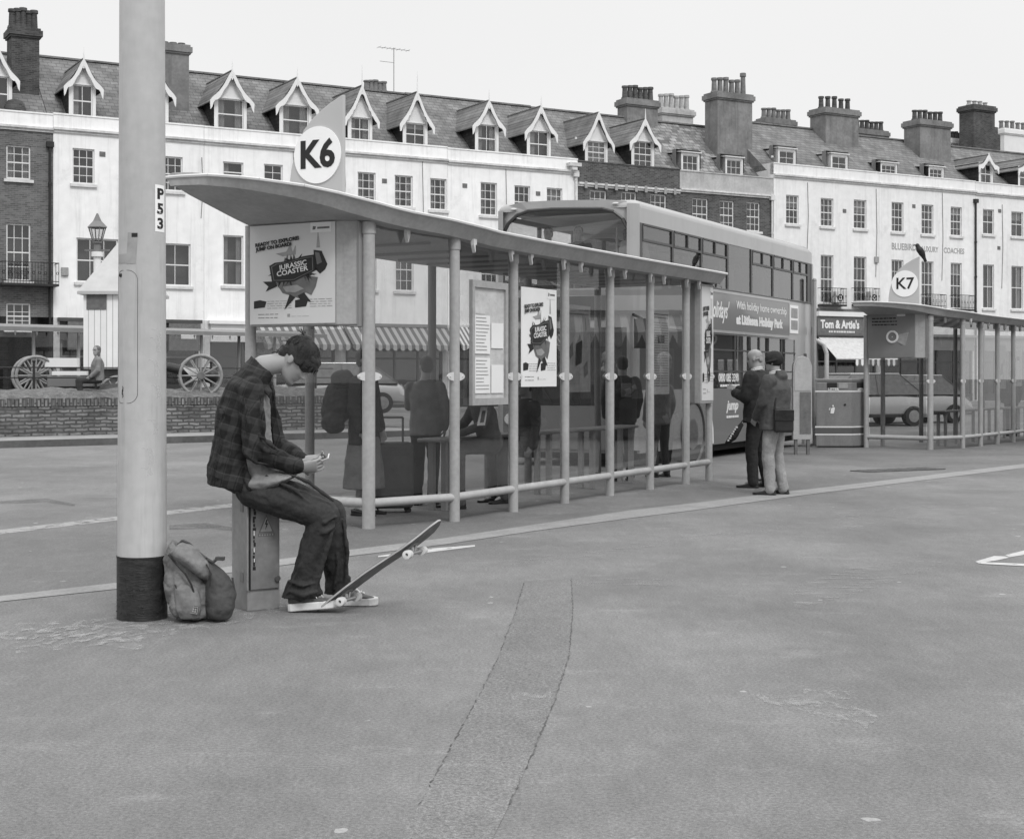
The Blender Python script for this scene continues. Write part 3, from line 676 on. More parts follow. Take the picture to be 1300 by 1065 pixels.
def box_dormer(root, pxl, pxr, pyt, pyb, cols=3, y0=1.1, cheekm='lead'):
    s0 = root['s0']; a, b = fs(pxl, y0)-s0, fs(pxr, y0)-s0; mx = (pxl+pxr)/2; zt = fz(mx, pyt, y0); zc = fz(mx, pyb, y0)
    d = thing_part('dormer', root)
    mb = MB(); wall_holes(mb, a, b, zc-.4, zt, [(a+.09, b-.09, zc+.05, zt-.12)], y=y0, dep=.5)
    mk('dormer_front', mb, [M['white'], M['room']], d)
    window(d, a+.09, b-.09, zc+.05, zt-.12, cols, 2, y=y0-.03, sill=False, fr=.045, bar=.022, sash=False, curtain=.9)
    yb = .55+(zt-root['zb'])/(root['zr']-root['zb'])*(RY-.55)+.3
    mb = MB()
    for x in (a-.004, b-.046): mb.slab([(x, y0+.003, zc-.4), (x, y0+.003, zt-.002), (x, yb, zt-.002)], (.05, 0, 0))
    mk('dormer_cheek', mb, M[cheekm], d)
    mb = MB(); mb.slab([(a-.08, y0-.1, zt), (b+.08, y0-.1, zt), (b+.08, yb, zt+.12), (a-.08, yb, zt+.12)], (0, 0, .06)); mk('dormer_roof', mb, M['dirty_trim'], d)
    return d
def house(name, label, px0, px1, ppx, ppy, wallm, wins, ridge, roofm='slate', par_h=.62, parm=None, corn=True, rise=None, group='terraced houses across the road', hipr=None):
    s0, s1 = fs(px0)+.005, fs(px1)-.005; loc = P0+eD*s0; loc.z = GB
    root = thing(name, label, 'house', loc, PHI, group); root['s0'] = s0
    zt = fz(ppx, ppy)-GB; w_ = s1-s0
    zb = zt-.35; zr = fz(ridge[0], ridge[1], RY)-GB
    root['zr'] = zr; root['zb'] = zb
    holes = []
    for q in wins:
        a, b = fs(q[0])-s0, fs(q[1])-s0; mx_ = (q[0]+q[1])/2; top = fz(mx_, q[2])-GB; bot = fz(mx_, q[3])-GB
        holes.append((a, b, bot, top))
    mb = MB(); wall_holes(mb, 0, w_, 3.9 if not rise else rise, zt-par_h, holes)
    hb = 3.9 if not rise else rise
    mb.quad((0, 0, 0), (0, 9, 0), (0, 9, zt), (0, 0, zt)); mb.quad((w_, 0, 0), (w_, 0, zt), (w_, 9, zt), (w_, 9, 0)); mb.quad((0, 9, 0), (w_, 9, 0), (w_, 9, zt-.4), (0, 9, zt-.4))
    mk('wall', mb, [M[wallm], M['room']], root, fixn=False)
    mb = MB(); mb.box(0, w_, .002, .3, zt-par_h, zt-.06); mb.box(-.0, w_, -.03, .34, zt-.059, zt)
    mk('parapet', mb, M[parm or wallm], root)
    if corn:
        mb = MB(); mb.box(0, w_, -.14, -.002, zt-par_h-.06, zt-par_h+.03); mb.box(0, w_, -.07, -.001, zt-par_h-.16, zt-par_h-.061); mk('cornice', mb, M['cornice'], root)
    mb = MB()
    mb.quad((0, .3, zb), (w_, .3, zb), (w_, .55, zb), (0, .55, zb)); mb.quad((0, .55, zb), (w_, .55, zb), (w_, RY, zr), (0, RY, zr)); mb.quad((0, RY, zr), (w_, RY, zr), (w_, 9, zt-.4), (0, 9, zt-.4))
    for x in (0, w_): mb.add([(x, .55, zb), (x, RY, zr), (x, 9, zt-.4)], [(0, 1, 2)], 1)
    ro = mk('roof', mb, [M[roofm], M['render']], root, fixn=False)
    mb = MB(); n = max(2, int(w_/.45))
    for i in range(n): mb.box(w_*i/n+.006, w_*(i+1)/n-.006, RY-.13, RY+.13, zr-.03, zr+.05)
    mk('ridge_tiles', mb, M['pot'] if roofm == 'slate_old' else M['render'], ro)
    for q, h in zip(wins, holes):
        c, r = q[4]; window(root, *h, c, r, curtain=q[5] if len(q) > 5 else None)
    return root, w_, zt
def balcony(root, px0, px1, pyt, pyb, flat=True, out=.45):
    s0 = root['s0']; a, b = fs(px0)-s0, fs(px1)-s0; m = (px0+px1)/2; zt = fz(m, pyt)-GB; zb = fz(m, pyb)-GB
    mb = MB(); mb.box(a, b, -out, -.003, zb-.09, zb); mb.box(a, b, -out, -out+.03, zt-.03, zt); mb.box(a, b, -out, -out+.03, zb+.08, zb+.11)
    for x in (a, b-.03): mb.box(x, x+.03, -out+.031, -.003, zt-.03, zt)
    n = max(3, int((b-a)/.11))
    for i in range(n+1):
        x = a+(b-a-.02)*i/n; mb.box(x, x+.018, -out+.005, -out+.023, zb, zt-.03)
        if i < n and i % 2 == 0: mb.torus((x+(b-a)/n/2+.01, -out+.014, (zt+zb)/2), (0, 1, 0), (b-a)/n*.42, .012, n=8, k=4)
    mk('balcony', mb, M['iron'], root)
def signtext(root, body, px0, px1, py, hcap, m, y=-.004, off=.0, name='lettering', dz=0, dep=.01):
    s0 = root['s0']; a, b = fs(px0)-s0, fs(px1)-s0; z = fz((px0+px1)/2, py)-GB
    t = text_mb(body, hcap/.7, off, depth=dep); xs = [v.x for v in t.v]; k = (b-a)/(max(xs)-min(xs))
    for v in t.v: v.x *= k
    t.xf(frame(((a+b)/2, y, z), (1, 0, 0))); return mk(name, t, M[m], root)
def pipe(root, px, z0, z1, m='iron', y=-.08, r=.055):
    x = fs(px)-root['s0']; mb = MB(); mb.tube((x, y, z0), (x, y, z1), r, n=8); mb.box(x-.14, x+.14, y-.1, y+.07, z1, z1+.22)
    for k in range(5): mb.tube((x, y, z0+1+k*2), (x, y, z0+1.1+k*2), r*1.35, n=8)
    mk('drainpipe', mb, M[m], root)
def shopfront(root, w_, fascia='shop_grey', lo=.0, text=None, door=True, aw=None, z0=3.9, fmat=None, margin=.25):
    # pilasters, fascia box, stall riser, mullioned window with glass and a dark interior
    mb = MB(); m = M[fascia]
    for q0, q1 in ((0, margin), (w_-margin, w_)):
        mb = MB(); mb.box(q0, q1, -.02, .25, 0, z0-.002); mk('shop_pilaster', mb, M['dirty_trim'], root)
    mb = MB(); mb.box(margin+.002, w_-margin-.002, -.12, .3, 3.0, 3.75); mb.box(margin-.1, w_-margin+.1, -.28, .3, 3.752, z0-.004); f = mk('shop_fascia', mb, m, root)
    mb = MB(); mb.box(margin+.002, w_-margin-.002, 0, .25, 0, .55)
    n = max(3, int(w_/1.3))
    for i in range(n+1):
        x = margin+.03+(w_-2*margin-.14)*i/n; mb.box(x, x+.08, .02, .14, .552, 2.998)
    mb.box(margin+.11, w_-margin-.11, .04, .12, 2.3, 2.38)
    fr = mk('shop_window', mb, M['shop_dark'] if fascia != 'shop_dark' else M['shop_grey'], root)
    mb = MB(); mb.box(margin+.05, w_-margin-.05, .07, .08, .56, 2.99); mk('pane', mb, M['pane'], fr)
    mb = MB(); mb.quad((margin, 1.6, 0), (w_-margin, 1.6, 0), (w_-margin, 1.6, 3.6), (margin, 1.6, 3.6)); mb.quad((margin, .3, 3.5), (margin, 1.6, 3.5), (w_-margin, 1.6, 3.5), (w_-margin, .3, 3.5)); mb.quad((margin, .3, .02), (w_-margin, .3, .02), (w_-margin, 1.6, .02), (margin, 1.6, .02))
    for i in range(int(w_)):                               # goods inside
        x = .5+i+rw.random()*.3
        if x < w_-.7: mb.box(x, x+rw.uniform(.2, .5), .6, .9, .03, rw.uniform(.9, 2.0), rw.choice([1, 2]))
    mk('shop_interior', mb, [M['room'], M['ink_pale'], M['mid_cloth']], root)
    return f
def awning(root, px0, px1, pyt, pyb, out=1.3, m='awning', val=.22, name='awning'):
    s0 = root['s0']; a, b = fs(px0)-s0, fs(px1)-s0; mx_ = (px0+px1)/2; zt = fz(mx_, pyt)-GB
    o = P0+nD*(-out); zb = fz(mx_, pyb, -out)-GB
    mb = MB(); mb.slab([(a, -.15, zt), (b, -.15, zt), (b, -out, zb), (a, -out, zb)], (0, 0, -.03))
    n = int((b-a)/.36)*1
    n = max(4, n)
    for i in range(n):                                     # scalloped valance
        x0, x1 = a+(b-a)*i/n, a+(b-a)*(i+1)/n; k = 6
        pts = [(x0, -out-.003, zb-.031)]+[(x0+(x1-x0)*j/k, -out-.003, zb-.031-val*(.45+.55*math.sin(math.pi*j/k))) for j in range(k+1)]+[(x1, -out-.003, zb-.031)]
        mb.slab(pts, (0, .012, 0))
    mb.tube((a, -out+.03, zb-.05), (b, -out+.03, zb-.05), .025, n=6)
    mk(name, mb, M[m], root)
S2 = (3, 4); S1 = (2, 4)
# 1 brown brick house
r, w_, zt = house('terraced_house', 'brown brick house at far left with an iron first floor balcony and tall sooty chimney', -95, 67.5, 20, 140.5, 'brick_mid',
    [(8, 39, 185, 228, S2, .1), (8, 39, 284, 357, (3, 4), .9), (8, 39, 385, 418, (3, 3), .9), (-40, -10, 181, 224, S2), (-40, -10, 280, 353, S2), (-40, -10, 382, 415, S2)], (52, 73), parm='stucco', rise=0)
balcony(r, -2, 70, 334, 361, out=.7)
gable_dormer(r, -27, 21, 101, -3, 61, zt+.02, '2x2', y0=.7, fin=.3)
chimney(r, 15, 50, 115, 32, (5, .85), 2.2, m='chim_dark', dy=1.0, pm='chim_dark')
pipe(r, 63, .2, 10.7)
mb = MB(); x = fs(24)-r['s0']; mb.eloft([((x, .75, zt-.3), (.42, 0, 0), (0, .3, 0)), ((x, .75, zt+.25), (.42, 0, 0), (0, .3, 0)), ((x, .75, zt+.5), (.3, 0, 0), (0, .22, 0)), ((x, .75, zt+.58), (.08, 0, 0), (0, .08, 0))]); mk('round_vent', mb, M['chim_dark'], r, smooth=True)
# 2 white house A
r, w_, zt = house('terraced_house', 'white rendered house beside the brown brick one, with wide first floor windows', 67.5, 259, 147, 150, 'stucco',
    [(92, 120, 189, 234, (3, 4), .9), (205, 232, 199, 243, (3, 4), .9), (97, 150, 303, 359, (3, 2), .9), (184, 242, 309, 363, (3, 2), .9)], (147, 82))
gable_dormer(r, 82, 127, 112, 104, 73, zt+.02, '2x2')
gable_dormer(r, 175, 219, 122, 197, 82, zt+.02, '2x2')
chimney(r, 208, 240, 120, 53, (3, .15), 2.0, m='render', dy=1.0, pm='render')
f = shopfront(r, w_, 'shop_dark')
s0 = r['s0']
for px0, px1 in ((84, 106), (212, 252)):
    a, b = fs(px0)-s0, fs(px1)-s0; mb = MB(); mb.box(a, b, -.3, -.125, 2.6, 3.74); mk('sign_box', mb, M['ink_mid'], f)
mb = MB(); a = fs(227)-s0; b = fs(246)-s0; mb.box(a, b, -.32, -.301, 3.0+.1, 3.3); mk('white_sign_plate', mb, M['white'], f)  # small plate in plain white paint
# 3 white house B
r, w_, zt = house('terraced_house', 'white rendered house behind the grey sign fin, with plain two pane dormers', 259, 432, 330, 166, 'stucco',
    [(283, 309, 206, 232, (1, 1), .7), (335, 359, 209, 250, (2, 4), .9), (391, 414, 215, 256, (2, 4), .1), (283, 309, 299, 363, (1, 2), .1), (338, 362, 304, 366, (1, 2)), (390, 414, 309, 368, (1, 2))], (330, 101))
gable_dormer(r, 267, 318, 130, 292, 88, zt+.02, '1x2')
gable_dormer(r, 350, 400, 138, 375, 97, zt+.02, '1x2')
f = shopfront(r, w_, 'white')
awning(r, 322, 431, 412, 437, m='awning')
pipe(r, 431, 4, zt-.9, m='dirty_trim', r=.04)
# 4 white house C
r, w_, zt = house('terraced_house', 'white rendered house with two fretted dormers under a tall television aerial', 432, 568, 500, 180.5, 'stucco',
    [(454, 477, 219, 260, S2, .2), (501, 524, 223, 263, S2, .1), (546, 567, 227, 267, S2, .1), (455, 478, 312, 368, S2), (502, 525, 315, 370, S2)], (500, 118.5))
gable_dormer(r, 437, 477, 153, 455, 107, zt+.02, '2x2', fine=True, fin=.95)
gable_dormer(r, 507, 547, 160, 525, 115, zt+.02, '2x2', fine=True, fin=.95)
chimney(r, 466, 493, 118, 113, (5, .55), 6.5, m='render_light', dy=.6, pm='pot', capm='white')
mb = MB(); x = fs(500, 5)-r['s0']; z0 = fz(500, 125, 5)-GB; z1 = fz(500, 61, 5)-GB
mb.tube((x, 5, z0-.6), (x, 5, z1), .022, n=6); zz = fz(500, 62.5, 5)-GB; mb.tube((x-.85, 5, zz), (x+.85, 5, zz), .014, n=5)
zz2 = fz(500, 80, 5)-GB; mb.tube((x-.75, 5, zz2), (x+.02, 5, zz2), .014, n=5)
for k in range(7): mb.tube((x-.8+k*.26, 4.75, zz), (x-.8+k*.26, 5.25, zz), .008, n=4)
mk('aerial', mb, M['ink_pale'], r)
f = shopfront(r, w_, 'shop_grey'); awning(r, 433, 566, 414, 438, m='awning')
# 5 white house D
r, w_, zt = house('terraced_house', 'white rendered house with three close dormers behind the left side of the bus', 568, 733.5, 650, 194.5, 'stucco',
    [(610, 631, 232, 274, S2, .1), (653, 673, 236, 277, S2), (694, 714, 239, 280, S2, .5), (611, 632, 322, 374, S2), (654, 674, 325, 377, S2), (695, 715, 328, 379, S2)], (650, 133.5))
gable_dormer(r, 599, 637, 162, 617, 126, zt+.02, '2x2', fin=.5)
gable_dormer(r, 665, 703, 170, 682, 133, zt+.02, '2x2', fin=.5)
f = shopfront(r, w_, 'white'); awning(r, 569, 731, 414, 439, m='awning2')
pipe(r, 730, 4, zt-.9, m='dirty_trim', r=.04)
mb = MB(); x = fs(727)-r['s0']; mb.box(x-.35, x+.3, -.35, .4, zt-.42, zt-.25); mb.box(x-.2, x+.1, -.3, -.003, zt-.6, zt-.421); mk('rain_spout', mb, M['cornice'], r)
# 6 dark brick house
r, w_, zt = house('terraced_house', 'dark brick house with a dark brick parapet and two gabled dormers behind the bus', 733.5, 863, 793, 208.5, 'brick_dark',
    [(749, 770, 242, 284, S2, .9), (789, 808, 244, 287, S2, .9), (826, 846, 247, 288, S2, .9)], (793, 149.5), par_h=1.1)
gable_dormer(r, 739, 775, 183, 755, 141, zt+.02, '3x4', fin=.1)
gable_dormer(r, 798, 834, 183, 814, 149, zt+.02, '3x4', fin=.5)
chimney(r, 796, 835, 170, 124, (6, .75), 4.2, m='render', dy=.9, pm='chim_dark')
for k in range(10):
    mb = MB(); mb.box(.3+k*w_/10.3, .45+k*w_/10.3, -.16, -.141, zt-1.35, zt-1.02); mk('gutter_bracket', mb, M['lead'], r)
f = shopfront(r, w_, 'shop_grey')
# 7 dark brick, pale parapet
r, w_, zt = house('terraced_house', 'dark brick house with a pale parapet, mottled old roof and small flat dormers', 863, 982, 925, 221, 'brick_dark',
    [(879, 899, 252, 292, S2, .9), (914, 932, 255, 292, S2, .9), (948, 965, 257, 294, S2, .9)], (912, 163), roofm='slate_old', parm='render_light', par_h=.95)
box_dormer(r, 865, 888, 192, 216); box_dormer(r, 921, 943, 198, 221)
chimney(r, 841, 880, 160, 136, (6, .85), 8.2, m='render_light', dy=.8, pm='pot_light')
chimney(r, 911, 955, 195, 116, (6, .85), 2.2, m='render', dy=1.1, pm='pot', tall=.35)
pipe(r, 979, 4, zt-1.2, m='dirty_trim', r=.05)
f = shopfront(r, w_, 'shop_grey')
# 8 tall white house with hazy parapet
r, w_, zt = house('terraced_house', 'taller pale house with a cafe sign and white awning right of the bus', 982, 1116, 1050, 212.5, 'stucco_b',
    [(998, 1014, 248, 285, S2), (1042, 1058, 252, 288, S2), (1084, 1100, 254, 291, S2), (1000, 1016, 322, 382, S2), (1042, 1058, 324, 385, S2), (1084, 1100, 326, 386, S2)], (1047, 166), roofm='slate', parm='stucco_b')
box_dormer(r, 988, 1010, 187, 208, 2, cheekm='dirty_trim'); box_dormer(r, 1055, 1076, 194, 216, 2, cheekm='dirty_trim')
chimney(r, 972, 1009, 165, 149, (6, .65), 8.2, m='render', dy=.8, pm='pot')
chimney(r, 1048, 1090, 200, 136, (5, .75), 3.4, m='render', dy=1.3, pm='chim_dark')
balcony(r, 1038, 1068, 366, 387); balcony(r, 1081, 1110, 366, 387)
for px in (1060, 1103):
    mb = MB(); x = fs(px)-r['s0']; mb.box(x-.3, x+.3, -.42, -.12, fz(px, 386)-GB+.03, fz(px, 371)-GB); acu = mk('air_conditioner', mb, M['white'], r)
    mb = MB(); mb.torus((fs(px)-r['s0'], -.43, fz(px, 378.5)-GB), (0, 1, 0), .17, .03, n=14, k=5); mb.ell((fs(px)-r['s0'], -.43, fz(px, 378.5)-GB), (.06, .02, .06), n=8, k=5); mk('fan', mb, M['ink'], acu)
s0 = r['s0']
mb = MB(); a, b = fs(1036)-s0, w_-.05
zA, zB, zC = fz(1068, 392.5)-GB, fz(1068, 396)-GB, fz(1068, 402)-GB
mb.box(a, b, -.2, -.003, zB, zA); mk('string_course', mb, M['ink_mid'], r)
mb = MB(); mb.box(a, b, -.25, -.003, zC, zB-.004); mk('awning_box', mb, M['white'], r)
zD = fz(1068, 427)-GB
mb = MB(); mb.box(a, b, -.14, -.003, zD, zC-.004); f = mk('shop_fascia', mb, M['ink_mid'], r)
o = signtext(r, "Tom & Artie's", 1039.5, 1088.5, 412.5, .42, 'white', y=-.15, off=.025); o.parent = f
mb = MB(); a2, b2 = fs(1050)-s0, fs(1083)-s0; z_ = fz(1068, 421.5)-GB
for k in range(16):
    xx = a2+(b2-a2)*k/16; mb.box(xx, xx+(b2-a2)/16*rw.uniform(.4, .85), -.152, -.141, z_-.05, z_+.05)
mk('small_lettering', mb, M['white'], f)
awning(r, 1036, 1113, 428, 455, out=1.6, m='light_cloth', val=.01, name='awning_canopy')
mb = MB(); a_, b_ = fs(1060)-s0, fs(1113)-s0; zz = fz(1075, 455, -1.6)-GB
n = 16
for i in range(n):
    x0, x1 = a_+(b_-a_)*i/n, a_+(b_-a_)*(i+1)/n-.01
    mb.slab([(x0, -1.62, zz-.05)]+[(x0+(x1-x0)*j/5, -1.62, zz-.3-.1*math.sin(math.pi*j/5)) for j in range(6)]+[(x1, -1.62, zz-.05)], (0, .012, 0), i % 2)
mk('scalloped_valance', mb, [M['white'], M['ink_mid']], r)
f2 = shopfront(r, w_, 'shop_dark', z0=zD-.01)
# 9 coach office
r, w_, zt = house('terraced_house', 'pale house with painted coach firm lettering between its first and second floors', 1116, 1238.5, 1180, 224.5, 'stucco_b',
    [(1132, 1147, 257, 295, S2), (1170, 1185, 260, 298, S2), (1207, 1221, 263, 300, S2), (1132, 1147, 330, 389, S2), (1170, 1185, 332, 391, S2), (1207, 1221, 334, 392, S2)], (1130, 177), parm='stucco_b')
box_dormer(r, 1118, 1139, 205, 221, 3, cheekm='cheek'); box_dormer(r, 1179, 1198, 210, 226, 3, cheekm='cheek')
chimney(r, 1091, 1127, 176, 163, (6, .6), 8.2, m='render', dy=.8, pm='chim_dark')
chimney(r, 1168, 1207, 215, 151, (6, .65), 3.0, m='render', dy=1.3, pm='chim_dark')
balcony(r, 1169, 1194, 374, 391); balcony(r, 1206, 1231, 375, 393)
signtext(r, 'BLUEBIRD', 1132, 1163, 314, .36, 'ink_pale', off=.01)
signtext(r, 'LUXURY', 1170, 1191, 317, .3, 'ink_pale', off=.008); signtext(r, 'COACHES', 1198, 1224, 319, .3, 'ink_pale', off=.008)
pipe(r, 1237.5, .2, fz(1237, 258)-GB)
f = shopfront(r, w_, 'shop_grey')
# 10 right-hand house
r, w_, zt = house('terraced_house', 'pale house at the right edge with gabled dormers and a dark stepped chimney', 1238.5, 1400, 1270, 233.5, 'stucco_b',
    [(1248, 1262, 266, 298, (2, 2)), (1284, 1299, 269, 301, (2, 2)), (1322, 1337, 272, 304, (2, 2)), (1248, 1262, 336, 392, (2, 2)), (1284, 1299, 338, 393, (2, 2)), (1322, 1337, 340, 394, (2, 2))], (1225, 188), parm='stucco_b')
gable_dormer(r, 1240, 1263, 211, 1249.5, 195, zt+.02, '2x2', fin=.1)
gable_dormer(r, 1290, 1316, 216, 1302, 199, zt+.02, '2x2', fin=.1)
chimney(r, 1207, 1236, 190, 175, (6, .5), 8.2, m='white', dy=.8, pm='chim_dark')
chimney(r, 1236, 1263, 195, 132, (4, .35), 6.2, m='chim_dark', dy=1.2, pm='pot_light', steps=True)
chimney(r, 1275, 1330, 200, 164, (8, .6), 8.5, m='white', dy=1.0, pm='pot')
f = shopfront(r, w_, 'shop_grey')
# a tall hedge of buildings continues beyond both ends
struct('road_pavement', (lambda m_: (m_.box(-40, 95, -3.2, -.02, -.05, .13), m_)[1])(MB()), mat('far_pavement', .25, .85, var=.1)).matrix_basis = Matrix.Translation(P0+V((0, 0, GB))) @ Matrix.Rotation(PHI, 4, 'Z')

def extras(root, items):
    s0 = root['s0']
    for kind, px, py in items:
        x = fs(px)-s0; z = fz(px, py)-GB
        if kind == 'dish':
            mb = MB(); mb.ell((x, -.42, z), (.3, .05, .3), M=Matrix.Rotation(R(25), 3, 'X'), n=16, k=8); mb.tube((x, -.4, z), (x, -.002, z-.25), .02, n=6); mb.tube((x, -.45, z-.25), (x, -.75, z), .012, n=5); mk('satellite_dish', mb, M['ink_pale'], root, smooth=True)
        elif kind == 'alarm': mb = MB(); mb.box(x-.14, x+.14, -.1, -.002, z-.17, z+.17); bevel(mk('alarm_box', mb, M['ink_pale'], root), .02)
        elif kind == 'vent': mb = MB(); mb.box(x-.12, x+.12, -.02, -.002, z-.1, z+.1); mk('air_brick', mb, M['ink_mid'], root)
        elif kind == 'cable':
            z2 = z-random.uniform(2.5, 5); mb = MB(); mb.path([(x, -.02, z), (x+.05, -.03, (z+z2)/2), (x-.03, -.02, z2)], .014, n=5); mk('cable', mb, M['ink_mid'], root)
HS_ = {round(o['s0'], 3): o for o in C.objects if o.get('category') == 'house'}
hl = sorted(HS_.items()); hh_ = [o for _, o in hl]
extras(hh_[1], [('vent', 130, 196), ('alarm', 82, 345), ('cable', 256, 200)])
extras(hh_[2], [('alarm', 322, 285), ('vent', 320, 230), ('cable', 372, 190)])
extras(hh_[3], [('vent', 488, 230), ('cable', 437, 190), ('cable', 536, 205), ('alarm', 536, 320)])
extras(hh_[4], [('vent', 590, 236), ('cable', 642, 212), ('alarm', 590, 300), ('vent', 683, 246)])
extras(hh_[7], [('cable', 1025, 232), ('vent', 1072, 268), ('alarm', 1112, 330), ('cable', 1112, 240)])
extras(hh_[8], [('vent', 1160, 262), ('cable', 1196, 245), ('alarm', 1156, 345)])
extras(hh_[9], [('vent', 1269, 268), ('cable', 1272, 260), ('vent', 1268, 315)])
# ------------------------------------------------------------------ bus shelters
def emblem(mb_d, mb_m, mb_l, cx, cz, s, n, rnd, X, dz=0.0):
    """a torn plaque ringed by leaves and a generic swimming creature, for the poster (X maps (u, v) to space)"""
    def P(u, v, k=0): return X(cx+u*s, cz+v*s, k)
    def tilt(u, v): return (u*.995-v*.1, v+u*.13)
    T = lambda u, v, k: P(*tilt(u, v), k)
    pl = [(-.62, -.2), (-.66, .2), (-.5, .25), (-.1, .23), (.3, .27), (.62, .26), (.6, -.12), (.3, -.2), (0, -.28), (-.35, -.24)]
    for i in range(34):
        a = rnd.uniform(0, 6.28); l = rnd.uniform(.08, .2); w_ = rnd.uniform(.02, .05); c, s_ = math.cos(a), math.sin(a)
        u, v = c*.6, s_*.26; b = a+rnd.uniform(-.6, .6); cb, sb = math.cos(b), math.sin(b); m = mb_d if i % 3 else mb_m
        m.slab([T(u-sb*w_-cb*.05, v+cb*w_-sb*.05, 1), T(u+cb*l, v+sb*l, 1), T(u+sb*w_-cb*.05, v-cb*w_-sb*.05, 1)], X.n*.001)
    body = []
    for q, m, k in (([(-.5, -.3), (-.2, -.2), (.4, -.15), (.68, -.2), (.62, -.42), (.5, -.62), (.34, -.55), (.2, -.7), (-.05, -.62), (-.3, -.55)], mb_m, 1),
                    ([(-.45, -.38), (-.78, -.5), (-.7, -.38), (-.86, -.26), (-.5, -.26)], mb_d, 2), ([(-.1, -.58), (-.25, -.95), (.06, -.66)], mb_d, 2), ([(.3, -.55), (.5, -.78), (.2, -.72), (.12, -.62)], mb_d, 2),
                    ([(-.3, -.4), (.1, -.36), (.3, -.46), (.05, -.54), (-.2, -.52)], mb_l, 2), ([(.56, .45), (.78, .42), (.94, .1), (.88, -.02), (.74, -.12), (.6, 0)], mb_d, 1), ([(.6, .4), (.72, .38), (.8, .15), (.66, .1)], mb_m, 2),
                    ([(-.5, .40), (-.2, .44), (-.08, .62), (-.02, .42), (.06, .58), (.06, .36), (-.3, .33)], mb_l, 1), ([(.64, .5), (.68, .95), (.74, .5)], mb_l, 1)):
        m.slab([P(u, v, k) for u, v in q], X.n*.001)
    mb_d.slab([T(u, v, 2) for u, v in pl], X.n*.0012); mb_m.slab([T(u*.92, v*.86, 3) for u, v in pl], X.n*.001); mb_d.slab([T(u*.88, v*.8, 3.6) for u, v in pl], X.n*.0012)
